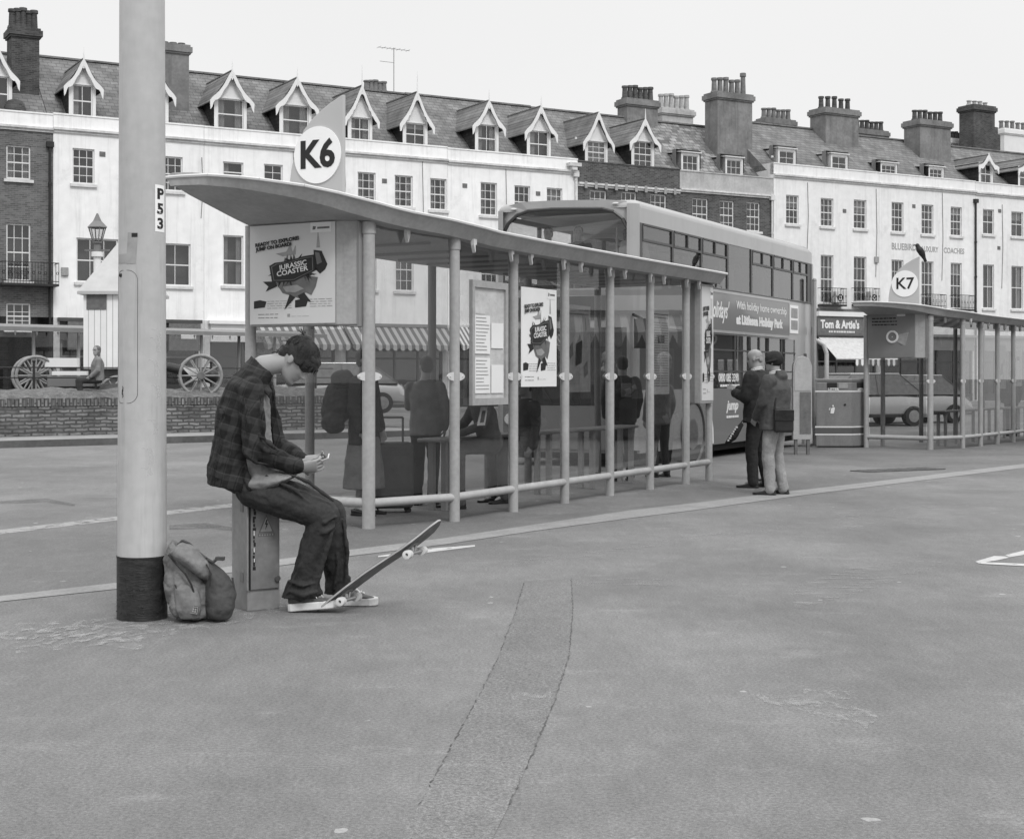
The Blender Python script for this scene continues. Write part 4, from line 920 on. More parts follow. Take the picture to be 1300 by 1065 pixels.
def poster(root, o, xd, w_, h_, paper='paper', fancy=True, seed=3, kind='coaster', thick=.006):
    """poster hung with its bottom-left corner at o, its width along xd"""
    xd = V(xd).normalized(); n = xd.cross(V((0, 0, 1)))
    class XX: pass
    def X(u, v, k=0): return V(o)+xd*(u*w_)+V((0, 0, 1))*(v*h_)+n*(thick+.0002+.0018*k)
    X_ = X
    class XF:
        def __call__(s, u, v, k=0): return X_(u, v, k)
    X = XF(); X.n = n
    mb = MB(); mb.slab([X(0, 0, 0)-n*thick, X(1, 0, 0)-n*thick, X(1, 1, 0)-n*thick, X(0, 1, 0)-n*thick], n*thick); po = mk('poster', mb, M[paper], root)
    rnd = random.Random(seed); ar = w_/h_
    d, m, l = MB(), MB(), MB()
    def txt(body, u, v, hh, off=0, rot=0, mt='ink', al='LEFT', wid=None, k=1):
        t = text_mb(body, hh/.72, off, al, depth=.0015)
        if wid:
            xs = [q.x for q in t.v]; f_ = wid/(max(xs)-min(xs))
            for q in t.v: q.x *= f_
        t.xf(frame(X(u, v, k), xd) @ Matrix.Rotation(rot, 4, 'Z')); return mk('lettering', t, M[mt], po)
    def rows(u0, u1, v0, v1, n_, m_, hh=.35):
        for i in range(n_):
            v = v0+(v1-v0)*i/max(1, n_-1); u = u0
            while u < u1-.02:
                q = min(u1, u+rnd.uniform(.02, .09)); dv = (abs(v1-v0)/max(1, n_)*hh)/2
                m_.slab([X(u, v-dv, 1), X(q, v-dv, 1), X(q, v+dv, 1), X(u, v+dv, 1)], n*.001); u = q+.014
    if kind == 'coaster':
        txt('READY TO EXPLORE!', .07, .80, .036*h_, .0022, .10, wid=.52*w_, k=5.5); txt('JUMP ON BOARD!', .08, .755, .036*h_, .0022, .10, wid=.43*w_, k=5.5)
        class E:
            def __call__(s, u, v, k=0): return X(u, v, k)
        class Y2:
            n = X.n
            def __call__(s, u, v, k=0): return X(u, v, k)
        emblem(d, m, l, .52, .54, .42, n, rnd, Y2())
        s_ = .38 if ar > .6 else .55
        txt('JURASSIC', .52, .585, .05*h_, .0012, .13*ar, 'paper_w', 'CENTER', wid=.33*w_, k=4.6)
        txt('COASTER', .51, .525, .05*h_, .0012, .13*ar, 'paper_w', 'CENTER', wid=.37*w_, k=4.6)
        for u in (.05, .54):
            d.slab([X(u, .16, 1), X(u+.13, .17, 1), X(u+.15, .23, 1), X(u+.07, .245, 1), X(u, .235, 1)], n*.001)
        rows(.21, .50, .16, .23, 4, l, .3); rows(.71, .97, .17, .24, 4, l, .3); rows(.1, .34, .065, .1, 2, m, .3); rows(.5, .7, .075, .08, 1, m, .3)
        l.slab([X(.45, .07, 1), X(.48, .07, 1), X(.48, .1, 1), X(.45, .1, 1)], n*.001)
        q = MB(); q.slab([X(.72, .9, 1), X(.96, .9, 1), X(.96, 1.0, 1), X(.72, 1.0, 1)], n*.0015); mk('logo_panel', q, M['paper_w'], po)
        q = MB(); q.slab([X(.80, .935, 2), X(.94, .935, 2), X(.94, .955, 2), X(.80, .955, 2)], n*.001); q.slab([X(.745, .93, 2), X(.775, .93, 2), X(.785, .96, 2), X(.75, .965, 2)], n*.001); mk('logo', q, M['ink_mid'], po)
    elif kind == 'table':
        rows(.08, .92, .94, .9, 2, m, .5); rows(.08, .45, .84, .1, 26, l, .4); rows(.52, .92, .84, .1, 26, l, .4)
        m.slab([X(.3, .6, 1), X(.7, .6, 1), X(.7, .7, 1), X(.3, .7, 1)], n*.001)
    elif kind == 'map':
        for i in range(7):
            a = rnd.uniform(.1, .8); b = rnd.uniform(.1, .7); m2 = (l, m)[i % 2]
            m2.slab([X(a, b, 1+i % 3), X(a+.15, b+.05, 1+i % 3), X(a+.12, b+.2, 1+i % 3), X(a-.03, b+.13, 1+i % 3)], n*.001)
        rows(.1, .9, .95, .9, 2, m, .5); rows(.1, .6, .1, .2, 4, l)
        d.slab([X(.35, .3, 4), X(.6, .34, 4), X(.62, .6, 4), X(.38, .56, 4)], n*.001)
    elif kind == 'clock':
        txt('Sunday bus?', .08, .84, .055*h_, .003, .12, wid=.6*w_) if False else None
        rows(.08, .62, .72, .86, 3, d, .6); q = MB(); q.slab([X(.62, .9, 1), X(.8, .9, 1), X(.8, .96, 1), X(.62, .96, 1)], n*.001); mk('logo_panel', q, M['paper'], po)
        t = MB(); t.torus(X(.52, .45, 1), n, .12*h_, .025*h_, n=18, k=6); t.ell(X(.52, .45, 1), (.012, .012, .012), n=6, k=4); mk('clock_face', t, M['paper_w'], po)
        m.slab([X(.6, .35, 1), X(.7, .45, 1), X(.8, .42, 1), X(.9, .6, 1), X(.84, .4, 1), X(.72, .25, 1)], n*.001); l.slab([X(.6, .35, 2), X(.66, .5, 2), X(.88, .55, 2), X(.8, .25, 2)], n*.001)
        rows(.08, .35, .05, .05, 1, m); rows(.4, .6, .05, .05, 1, m); rows(.75, .9, .05, .05, 1, m)
    for b, nm, mt in ((d, 'artwork', 'ink'), (m, 'artwork', 'ink_mid'), (l, 'artwork', 'ink_pale')):
        if b.f: mk(nm, b, M[mt], po)
    return po

BAY = 1.21
def roof_mesh(L_, tipx=-2.17, D_=2.02):
    """long leaf-nosed canopy; x along, y across (0 = glazed side, 1.76 = open side)"""
    ht = [(-2.17, 3.25), (-1.97, 3.2), (-1.5, 3.11), (-.8, 2.98), (0, 2.92), (.6, 2.875), (1.4, 2.865), (2.6, 2.86), (4, 2.855), (20, 2.84)]
    def z(x):
        for (a, p), (b, q) in zip(ht, ht[1:]):
            if x <= b: return p+(q-p)*max(0, (x-a)/(b-a))
        return ht[-1][1]
    yl, yr = 1.78, -.27
    def right(x):                              # near edge of the plan
        pr = [(-2.17, 1.60), (-2.15, 1.30), (-2.08, 1.08), (-1.97, .86), (-1.72, .55), (-1.47, .36), (-1.1, .16), (-.75, .0), (-.3, -.14), (.2, -.22), (.9, -.27), (99, -.27)]
        for (a, p), (b, q) in zip(pr, pr[1:]):
            if x <= b: return p+(q-p)*(x-a)/(b-a)
        return yr
    xs = [-2.17, -2.15, -2.12, -2.05, -1.97, -1.85, -1.72, -1.6, -1.47, -1.3, -1.1, -.9, -.75, -.5, -.3, 0, .2, .5, .9]
    x = 1.5
    while x < L_: xs.append(x); x += .6
    xs += [L_, L_+.03, L_+.06]
    def rr(x):
        r_ = right(x)
        if x > L_: r_ += (x-L_)*2.2
        return r_
    top, bot, ins = [], [], []
    for x in xs:
        r_ = rr(x); n = 8; row = []; rb = []
        for k in range(n+1):
            y = yl+(r_-yl)*k/n; crown = .05*math.sin(math.pi*k/n)
            row.append(V((x, y, z(x)+crown)))
        top.append(row)
    return xs, rr, z, yl
def shelter(label, loc, rz, nb, fin, finpx, rear=True, half=True, K='K6', dark_glass='glass', pos=None):
    root = thing('bus_shelter', label, 'bus shelter', loc, rz, 'bus shelters')
    L_ = nb*BAY+(.85 if half else 0)
    # canopy
    xs, rr, z_, yl = roof_mesh(L_)
    z = z_ if K == 'K6' else (lambda x: 2.83+(z_(x)-2.83)*.6)
    nz_ = 1.0 if K == 'K6' else .66
    nx = lambda p: V((p.x if p.x > -.9 else -.9+(p.x+.9)*nz_, p.y, p.z))
    th = .05; mb = MB()
    def ring(x):
        r_ = rr(x); zt = z(x); fd = .1 if x > -1.2 else .045+.055*max(0.0, (x+2.17)/.97)
        pts = []
        n = 8
        for k in range(n+1): pts.append(V((x, yl+(r_-yl)*k/n, zt+.04*math.sin(math.pi*k/n))))
        w_ = abs(r_-yl)
        pts.append(V((x, r_+.02, zt-.025)))
        pts.append(V((x, r_+min(.10, w_*.3), zt-.035-fd)))
        pts.append(V((x, yl-min(.10, w_*.3), zt-.035-fd)))
        pts.append(V((x, yl-.02, zt-.025)))
        return [nx(p) for p in pts]
    rings = [ring(x) for x in xs]
    mb.loft(rings)
    ro = mk('canopy', mb, M['shelter'], root, smooth=True)
    # light metal edge strip round the rim
    mb = MB()
    for i in range(len(xs)-1):
        a, b = V((xs[i], rr(xs[i]), z(xs[i]))), V((xs[i+1], rr(xs[i+1]), z(xs[i+1]))); mb.tube(nx(a), nx(b), .016, n=6)
    mb.tube(nx(V((xs[0], yl, z(xs[0])))), nx(V((xs[0], rr(xs[0]), z(xs[0])))), .016, n=6)
    mk('edge_trim', mb, M['disc'], ro)
    mb = MB()
    for k in range(int(L_/.6)):
        for s_ in (0,):
            x = .1+k*.6; mb.tube((x, .35, z(x)-.14), (x, 1.5, z(x)-.14), .02, n=6)
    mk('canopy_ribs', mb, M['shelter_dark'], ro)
    # glazed side posts
    posts = [(-.97, .36, .062)]+[(i*BAY, 0, .052) for i in range(nb+1)]+([(L_, 0.0, .05)] if half else [])
    for x, y, r_ in posts:
        mb = MB(); t = z(x)-.13
        mb.tube((x, y, -.02), (x, y, t), r_, n=20); mb.tube((x, y, t-.11), (x, y, t), r_+.008, n=20)
        po = mk('post', mb, M['shelter'], root, smooth=True)
        mb = MB()
        for k in range(2):
            q = MB(); 
        cd_ = V((.94, -.34, 0)) if y > .1 else V((1, 0, 0)); cn_ = V((cd_.y, -cd_.x, 0)); cc_ = V((x, y, 1.43)); hw_ = .14 if y > .1 else .165
        mb.eloft([(cc_+cn_*.022, cd_*hw_, V((0, 0, .046))), (cc_+cn_*.008, cd_*hw_, V((0, 0, .046)))])
        for q in (-.12, .12): mb.tube(cc_+cd_*q+cn_*.022, cc_+cd_*q+cn_*.032, .008, n=8)
        mk('glass_clamp', mb, M['disc'], po)
    rearp = [(-.97, 1.76, .055)]+[(x, 1.76, .05) for x in (0, 2.42, 4.84, 7.0) if x < L_+.3]
    for i, (x, y, r_) in enumerate(rearp):
        mb = MB(); mb.tube((x, y, -.02), (x, y, z(x)-.1), r_, n=16); mk('post', mb, M['shelter_back'] if i > 1 else M['shelter'], root, smooth=True)  # dimness seen through the glass is put into the inner posts' colour
    # bottom rail and glass
    seq = posts
    for (xa, ya, ra), (xb, yb, rb) in zip(seq, seq[1:]):
        d = (V((xb, yb, 0))-V((xa, ya, 0))).normalized(); mb = MB()
        mb.tube((xa, ya, .24), (xb, yb, .24), .042, n=14); mk('bottom_rail', mb, M['rail_light'], root, smooth=True)
        a = V((xa, ya, 0))+d*(ra+.02); b = V((xb, yb, 0))-d*(rb+.02); n_ = V((-d.y, d.x, 0)); mb = MB()
        mb.slab([a+V((0, 0, .3)), b+V((0, 0, .3)), b+V((0, 0, z(xb)-.13)), a+V((0, 0, z(xa)-.13))], n_*.008); mk('glass_panel', mb, M[dark_glass], root)
    # end glass below the case
    d = V((0, 1, 0)); mb = MB(); mb.tube((-.97, .36, .24), (-.97, 1.76, .24), .047, n=14); mk('bottom_rail', mb, M['rail_light'], root, smooth=True)
    mb = MB(); mb.slab([(-.97, .45, .3), (-.97, 1.68, .3), (-.97, 1.68, 1.88), (-.97, .45, 1.88)], (.008, 0, 0)); mk('glass_panel', mb, M[dark_glass], root)
    # hooks under the canopy edge
    for i in range(nb*2+1):
        mb = MB(); x = .22+i*BAY/2+(.12 if i % 2 else -.05); y = -.12; zt = z(x)-.115
        mb.slab([(x-.03, y-.02, zt), (x+.03, y-.02, zt), (x+.03, y-.02, zt-.06), (x, y-.02, zt-.135), (x-.03, y-.02, zt-.06)], (0, .035, 0), 0)
        mb.slab([(x+.004, y-.022, zt-.06), (x+.03, y-.022, zt-.055), (x+.008, y-.022, zt-.13)], (0, .001, 0), 1); mk('hook', mb, [M['disc'], M['ink']], root)
    for x, y in ((-.6, .15),):
        mb = MB(); zt = z(x)-.12; mb.slab([(x-.03, y, zt), (x+.03, y, zt), (x+.03, y, zt-.06), (x, y, zt-.135), (x-.03, y, zt-.06)], (0, .035, 0), 0); mk('hook', mb, M['disc'], root)
    # advertising case at the near end
    mb = MB(); cz0, cz1 = 1.915, 2.9
    plan = [(-1.10, 1.67), (-1.10, .63), (-1.045, .42), (-.86, .42), (-.86, 1.67)]
    mb.prism(plan, cz0, cz1); ca = mk('poster_case', mb, M['shelter'], root); bevel(ca, .012)
    mb = MB(); 
    mb.prism([(-1.06, .43), (-1.07, .40), (-.84, .40), (-.84, .43)], cz0-.012, cz1-.02)
    mk('case_edge', mb, M['shelter_dark'], ca)
    p = poster(root, (-1.106, 1.655, cz0+.02), (0, -1, 0), 1.01, cz1-cz0-.03, 'paper' if K == 'K6' else 'shop_grey', kind='coaster' if K == 'K6' else 'clock')
    # bench
    be = thing_part('bench', root)
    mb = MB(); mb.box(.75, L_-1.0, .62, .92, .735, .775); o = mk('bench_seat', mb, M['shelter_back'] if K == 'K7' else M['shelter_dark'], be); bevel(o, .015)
    x = .95
    while x < L_-1:
        
        for q in (.66, .82): mb = MB(); mb.box(x-.03, x+.03, q, q+.06, 0, .733); mk('leg', mb, M['shelter_dark'], be)
        x += BAY
    # sign fin on the canopy
    fd = V((0, -1, 0)) if K == 'K6' else V((.1, -1, 0)).normalized()
    fo = V(fin); r0 = .28
    wdt, hgt = .66, 1.13
    prof = []
    for i in range(15):
        t = i/14; prof.append((-.36+wdt*(t**2.1)*.98+0.0, -.66+hgt*1.0*(1-(1-t)**1.25)*1.0))
    mb = MB(); P3 = lambda u, v: fo+fd*u+V((0, 0, v))
    pts = [P3(.30, -.75), P3(.30, .565)]+[P3(*q) for q in [(.27, .555), (.15, .50), (.03, .43), (-.08, .35), (-.17, .26), (-.24, .14), (-.29, .01), (-.325, -.12), (-.345, -.25), (-.35, -.4), (-.35, -.75)]]
    nn = fd.cross(V((0, 0, 1)))
    mb.slab(pts, nn*-.045); fi = mk('sign_fin', mb, M['sign_grey'], root); bevel(fi, .006)
    mb = MB(); mb.eloft([(P3(0, 0)-nn*.06, fd*r0, V((0, 0, r0))), (P3(0, 0)+nn*.012, fd*r0, V((0, 0, r0)))], n=40); di = mk('sign_disc', mb, M['sign_white'], fi)
    t = text_mb(K, .37 if K == 'K6' else .34, .012 if K == 'K6' else .005, depth=.003); t.xf(frame(P3(0, -.005)+nn*.0145, fd)); mk('lettering', t, M['ink'], di)
    return root, z, L_
SH = V((-.567, 14.61, 0)); SHA = R(61.3)
r6, z6, L6 = shelter('long grey glazed bus shelter marked K6 behind the seated man', SH, SHA, 5, (-.72, 1.13, 3.60), None, K='K6')
# posters on the glass of K6
poster(r6, (1.36, -.008, 1.32), (1, 0, 0), .83, 1.07, 'paper_w', kind='coaster', seed=8)
poster(r6, (2.52, .03, 1.25), (1, 0, 0), .62, 1.0, 'ink_pale', kind='map', seed=5)
poster(r6, (4.98, .03, 1.2), (1, 0, 0), .55, 1.1, 'paper', kind='table', seed=6)
tc_ = thing_part('timetable_case', r6); tc_.location = (0, -.075, 0)
mb = MB(); a, b, c, d = .26, 1.0, 1.14, 2.4
for q in ((a, b, c, c+.07), (a, b, d-.07, d)): mb.box(q[0], q[1], .02, .06, q[2], q[3])
for q in ((a, a+.05, c+.07, d-.07), (b-.05, b, c+.07, d-.07)): mb.box(q[0], q[1], .02, .06, q[2], q[3])
mk('case_frame', mb, M['shelter'], tc_)
mb = MB(); mb.box(a+.05, b-.05, .045, .055, c+.07, d-.07); mk('backboard', mb, M['light_cloth'], tc_)
mb = MB(); mb.box(a+.07, a+.38, .034, .04, c+.12, 1.62); mb.box(a+.07, a+.38, .034, .04, 1.66, 2.05); mb.box(a+.41, b-.08, .034, .04, 1.72, 1.98); mb.box(a+.41, b-.08, .034, .04, c+.12, 1.55)
sh_ = mk('timetable_sheet', mb, M['paper_w'], tc_)
mb = MB(); rnd = random.Random(2)
for k in range(22):
    zz = c+.16+k*.036
    if 1.60 < zz < 1.68: continue
    mb.box(a+.09, a+.09+rnd.uniform(.15, .27), .031, .033, zz, zz+.008)
mk('timetable_print', mb, M['ink_pale'], sh_)
mb = MB(); mb.slab([(.5, .03, .93), (.66, .03, .93), (.72, .03, 1.12), (.58, .03, 1.12)], (0, .004, 0)); st = mk('sticker', mb, M['paper_w'], r6)
mb = MB(); mb.slab([(.55, .027, .96), (.63, .027, .96), (.67, .027, 1.08), (.6, .027, 1.08)], (0, .002, 0)); mk('print', mb, M['ink_mid'], st)
# flag case at the far end of K6
fc = thing_part('end_poster_case', r6)
mb = MB(); mb.box(L6-.52, L6-.05, -.085, .075, 1.06, 2.70); o = mk('case_body', mb, M['shelter'], fc); bevel(o, .01)
poster(fc, (L6-.50, -.086, 1.10), (1, 0, 0), .43, 1.56, 'paper', kind='coaster', seed=11)
# K7
S7A = R(55); C7 = V((8.73, 30.9, 0)); off = Matrix.Rotation(S7A, 3, 'Z') @ V((-.97, .36, 0)); o7 = C7-off; o7.z = -.1
r7, z7, L7 = shelter('long grey glazed bus shelter marked K7 standing beyond the litter bin at right', o7, S7A, 6, (-.72, 1.0, 3.5), None, K='K7')
poster(r7, (2.52, .03, 1.25), (1, 0, 0), .62, 1.0, 'ink_pale', kind='map', seed=15)
poster(r7, (3.8, .03, 1.3), (1, 0, 0), .6, 1.0, 'paper', kind='table', seed=16)
# shelter beyond the wall at the left
far = thing('bus_shelter', 'distant glass roofed shelter behind the low wall at the left', 'shelter', (-17.8, 38.2, .35), math.atan2(6.2, 6), 'bus shelters')
mb = MB(); n = 16; L0 = 16.2
for i in range(n):
    x0, x1 = L0*i/n, L0*(i+1)/n
    mb.slab([(x0, -.5, 2.36), (x1, -.5, 2.36), (x1, 1.2, 2.5), (x0, 1.2, 2.5)], (0, 0, .12))
mk('canopy', mb, M['far_metal'], far)
for i in range(12):
    x = .2+i*L0/11.4; mb = MB(); mb.tube((x, 0, -.2), (x, 0, 2.4), .05, n=8); mk('post', mb, M['shelter'] if i % 3 else M['shelter_back'], far)
    if i < 11:
        mb = MB(); mb.slab([(x+.07, 0, .5), (x+L0/11.4-.07, 0, .5), (x+L0/11.4-.07, 0, 2.36), (x+.07, 0, 2.36)], (0, .008, 0)); mk('glass_panel', mb, M['glass'], far)
mb = MB(); mb.box(0, L0, -.04, .04, .38, .46)
mk('bottom_rail', mb, M['shelter_dark'], far)
mb = MB()
for i in range(24): mb.slab([(.5+i*.66, -.35, 2.36), (.56+i*.66, -.35, 2.36), (.53+i*.66, -.35, 2.24)], (0, .03, 0))
mk('hook', mb, M['disc'], far)
# ------------------------------------------------------------------ people
CT = bpy.data.textures.new('cloth_folds', 'CLOUDS'); CT.noise_scale = .11; CT.noise_depth = 2
CT2 = bpy.data.textures.new('fine_folds', 'CLOUDS'); CT2.noise_scale = .05; CT2.noise_depth = 2
def soft(o, vox, it=4, fold=0.0, tex=None):
    m = o.modifiers.new('skin_over', 'REMESH'); m.mode = 'VOXEL'; m.voxel_size = vox; m.use_smooth_shade = True
    s = o.modifiers.new('smooth', 'SMOOTH'); s.iterations = it; s.factor = .5
    if fold:
        d = o.modifiers.new('folds', 'DISPLACE'); d.texture = tex or CT; d.strength = fold; d.mid_level = .5; d.texture_coords = 'LOCAL'
    return o
def basis(fwd, up):
    f = V(fwd).normalized(); u = V(up); u = (u-f*u.dot(f)).normalized(); l = u.cross(f)
    return Matrix((f, l, u)).transposed()       # x forward, y left, z up
def head_parts(mb, c, fwd, up, s=1.0, neck=None, nr=.055, old=False):
    B = basis(fwd, up); c = V(c)
    E = lambda p, r, k=14: mb.ell(c+B @ (V(p)*s), V(r)*s, M=B, n=k, k=max(6, k*2//3))
    tab = [(-.118, .056, .02, .012), (-.112, .068, .004, .024), (-.098, .078, -.014, .038), (-.078, .079, -.034, .049), (-.055, .081, -.054, .057), (-.03, .082, -.074, .064), (0, .082, -.090, .070),
           (.02, .085, -.098, .0735), (.045, .087, -.102, .075), (.07, .082, -.098, .073), (.09, .069, -.086, .065), (.108, .045, -.062, .048), (.121, .008, -.028, .018)]
    def at(z, k):
        for p, q in zip(tab, tab[1:]):
            if z <= q[0]:
                t = (z-p[0])/(q[0]-p[0]); return p[k]+(q[k]-p[k])*t
        return tab[-1][k]
    G_ = lambda d, w: math.exp(-(d/w)**2)
    rings = []; nz = 44; na = 48
    for j in range(nz+1):
        z = -.118+.239*j/nz; f_, b_, w_ = at(z, 1), at(z, 2), at(z, 3); xc = b_+(f_-b_)*.42; ring = []
        for i in range(na):
            t = 2*math.pi*i/na; ct, st = math.cos(t), math.sin(t); a_ = (f_-xc) if ct > 0 else (xc-b_)
            x = xc+a_*math.copysign(abs(ct)**.86, ct); y = w_*math.copysign(abs(st)**.92, st)
            if ct > .2:
                nose = .027*max(0, min(1, (.024-z)/.052))*(1 if z > -.030 else max(0, 1-(-.030-z)/.010))
                x += nose*G_(y, .0125)+(.006*G_(abs(y)-.012, .007)*G_(z+.026, .008))
                x -= .0105*G_(abs(y)-.032, .016)*G_(z-.004, .013); x += .004*G_(z-.026, .010)*G_(abs(y)-.03, .03)
                x += .0055*G_(y, .022)*G_(z+.052, .0055)+.0055*G_(y, .019)*G_(z+.064, .006)-.003*G_(y, .024)*G_(z+.058, .003)-.004*G_(z+.078, .007)*G_(y, .025)
                x += .006*G_(y, .02)*G_(z+.100, .012); x += .003*G_(abs(y)-.045, .015)*G_(z+.025, .016)
            ring.append(c+B @ (V((x, y, z))*s))
        rings.append(ring)
    mb.loft(rings)
    for sy in (-1, 1):
        Re = Matrix.Rotation(R(-14), 3, 'Y'); mb.ell(c+B @ (V((-.010, sy*.075, -.004))*s), V((.018, .008, .031))*s, M=B @ Re, n=16, k=10); mb.ell(c+B @ (V((-.002, sy*.070, -.004))*s), V((.012, .012, .022))*s, M=B, n=12, k=8)
    if neck is not None:
        mb.caps([c+B @ (V((-.03, 0, -.03))*s), V(neck)], [.050*s, nr], n=28)
def face_bits(root, c, fwd, up, s=1.0):
    B = basis(fwd, up); c = V(c); mb = MB()
    for sy in (-1, 1):
        mb.ell(c+B @ (V((.074, sy*.032, .002))*s), (.007*s, .012*s, .0045*s), M=B, n=8, k=5)
        mb.caps([c+B @ (V((.088, sy*.016, .024))*s), c+B @ (V((.086, sy*.032, .029))*s), c+B @ (V((.074, sy*.05, .026))*s)], [.004*s, .004*s, .003*s], n=6)
    return mk('eyes_and_brows', mb, M['ink'], root, smooth='all')
def hand(mb, wr, d, palm, s=1.0, curl=.5, thumb=1, spread=.1, lens=(.075, .083, .078, .06)):
    """wrist point, pointing direction, palm normal; thumb=+1/-1 picks the side"""
    d = V(d).normalized(); p = V(palm); p = (p-d*p.dot(d)).normalized(); sd = d.cross(p)*thumb   # towards thumb
    wr = V(wr); base = wr+d*.085*s
    mb.eloft([(wr-d*.01*s, sd*.025*s, p*.018*s), (wr+d*.03*s, sd*.037*s, p*.016*s), (wr+d*.07*s, sd*.041*s, p*.013*s), (base+d*.004*s, sd*.039*s, p*.010*s)], n=14)
    for i in range(4):
        o = base+sd*(.030-.020*i)*s-d*(.002*i)*s; dd = (d+sd*(spread*(1.5-i)/2)).normalized(); L_ = lens[i]*s
        pts = [o-dd*.012*s]; cur = o; a = 0
        for k, fr in enumerate((.45, .3, .25)):
            a += curl*(.6 if k == 0 else 1.0); q = dd*math.cos(a)+p*math.sin(a); pts.append(cur); cur = cur+q*L_*fr
        pts.append(cur); mb.caps(pts, [.0085*s, .0088*s, .008*s, .0073*s, .0062*s], n=8)
    t0 = wr+d*.022*s+sd*.028*s; t1 = t0+(d*.5+sd*.6+p*.35).normalized()*.036*s; t2 = t1+(d*.8+sd*.2+p*.5).normalized()*.03*s; t3 = t2+(d*.9-sd*.1+p*.4).normalized()*.024*s
    mb.caps([t0-sd*.01*s, t1, t2, t3], [.012*s, .011*s, .009*s, .0075*s], n=8)
def shoe_parts(heel, toe, up=(0, 0, 1), s=1.0, hi=.07, soleh=.028):
    """returns upper, sole meshes; heel and toe lie on the ground"""
    f = (V(toe)-V(heel)); L_ = f.length; f.normalize(); u = V(up); u = (u-f*u.dot(f)).normalized(); l = u.cross(f); h = V(heel)
    u1, u2 = MB(), MB()
    n = 20; P = lambda t, w_, z: None
    rings = []
    prof = [(0.0, .028, .03), (.06, .036, .03), (.3, .036, .03), (.55, .043, .03), (.8, .047, .03), (.93, .036, .03), (1.0, .012, .03)]
    out = [(t, w_) for t, w_, _ in prof]
    poly = [h+f*(t*L_)+l*w_*s for t, w_ in out]+[h+f*(t*L_)-l*w_*s for t, w_ in reversed(out)]
    u2.slab([p+u*.003 for p in poly], u*soleh*s)
    secs = []
    for t, w_, zt in ((.02, .024, .075), (.12, .034, hi+.01), (.28, .035, hi), (.42, .037, hi*.92), (.58, .041, hi*.72), (.75, .044, hi*.56), (.9, .036, hi*.46), (.985, .014, .032)):
        zc = (zt+soleh*.7)/2; secs.append((h+f*(t*L_)+u*zc*s, l*w_*s, u*(zt-soleh*.7)/2*s))
    u1.eloft(secs, n=14)
    return u1, u2
def add_shoes(root, feet, mu, ms, s=1.0, vox=.008, laces=False, hi=.07, soleh=.028):
    for heel, toe in feet:
        a, b = shoe_parts(heel, toe, s=s, hi=hi, soleh=soleh)
        o = mk('shoe', a, M[mu], root, smooth='all'); so_ = mk('sole', b, M[ms], o); bevel(so_, .006)
        if laces:
            f = (V(toe)-V(heel)).normalized(); L_ = (V(toe)-V(heel)).length; l = V((0, 0, 1)).cross(f).normalized(); mb = MB(); rnd = random.Random(4)
            for k in range(6):
                t = .36+.06*k; z = hi*(1.0-.48*(t-.3)/.5)+.006
                c = V(heel)+f*t*L_+V((0, 0, z*s)); mb.tube(c-l*.022+f*.006*(k % 2), c+l*.022-f*.006*(k % 2), .0035, n=5)
            c = V(heel)+f*.38*L_+V((0, 0, hi+.012))
            for q in ((.03, -.02, .03), (-.02, -.045, .02), (.05, -.04, .0), (.01, .03, .03), (-.03, -.02, .045)):
                mb.path([c, c+V((q[0]*.6, q[1]*.6, q[2]+.012)), c+V(q), c+V((q[0]*1.2, q[1]*1.2, q[2]-.02))], .0035, n=5)
            mk('laces', mb, M['lace'], o)
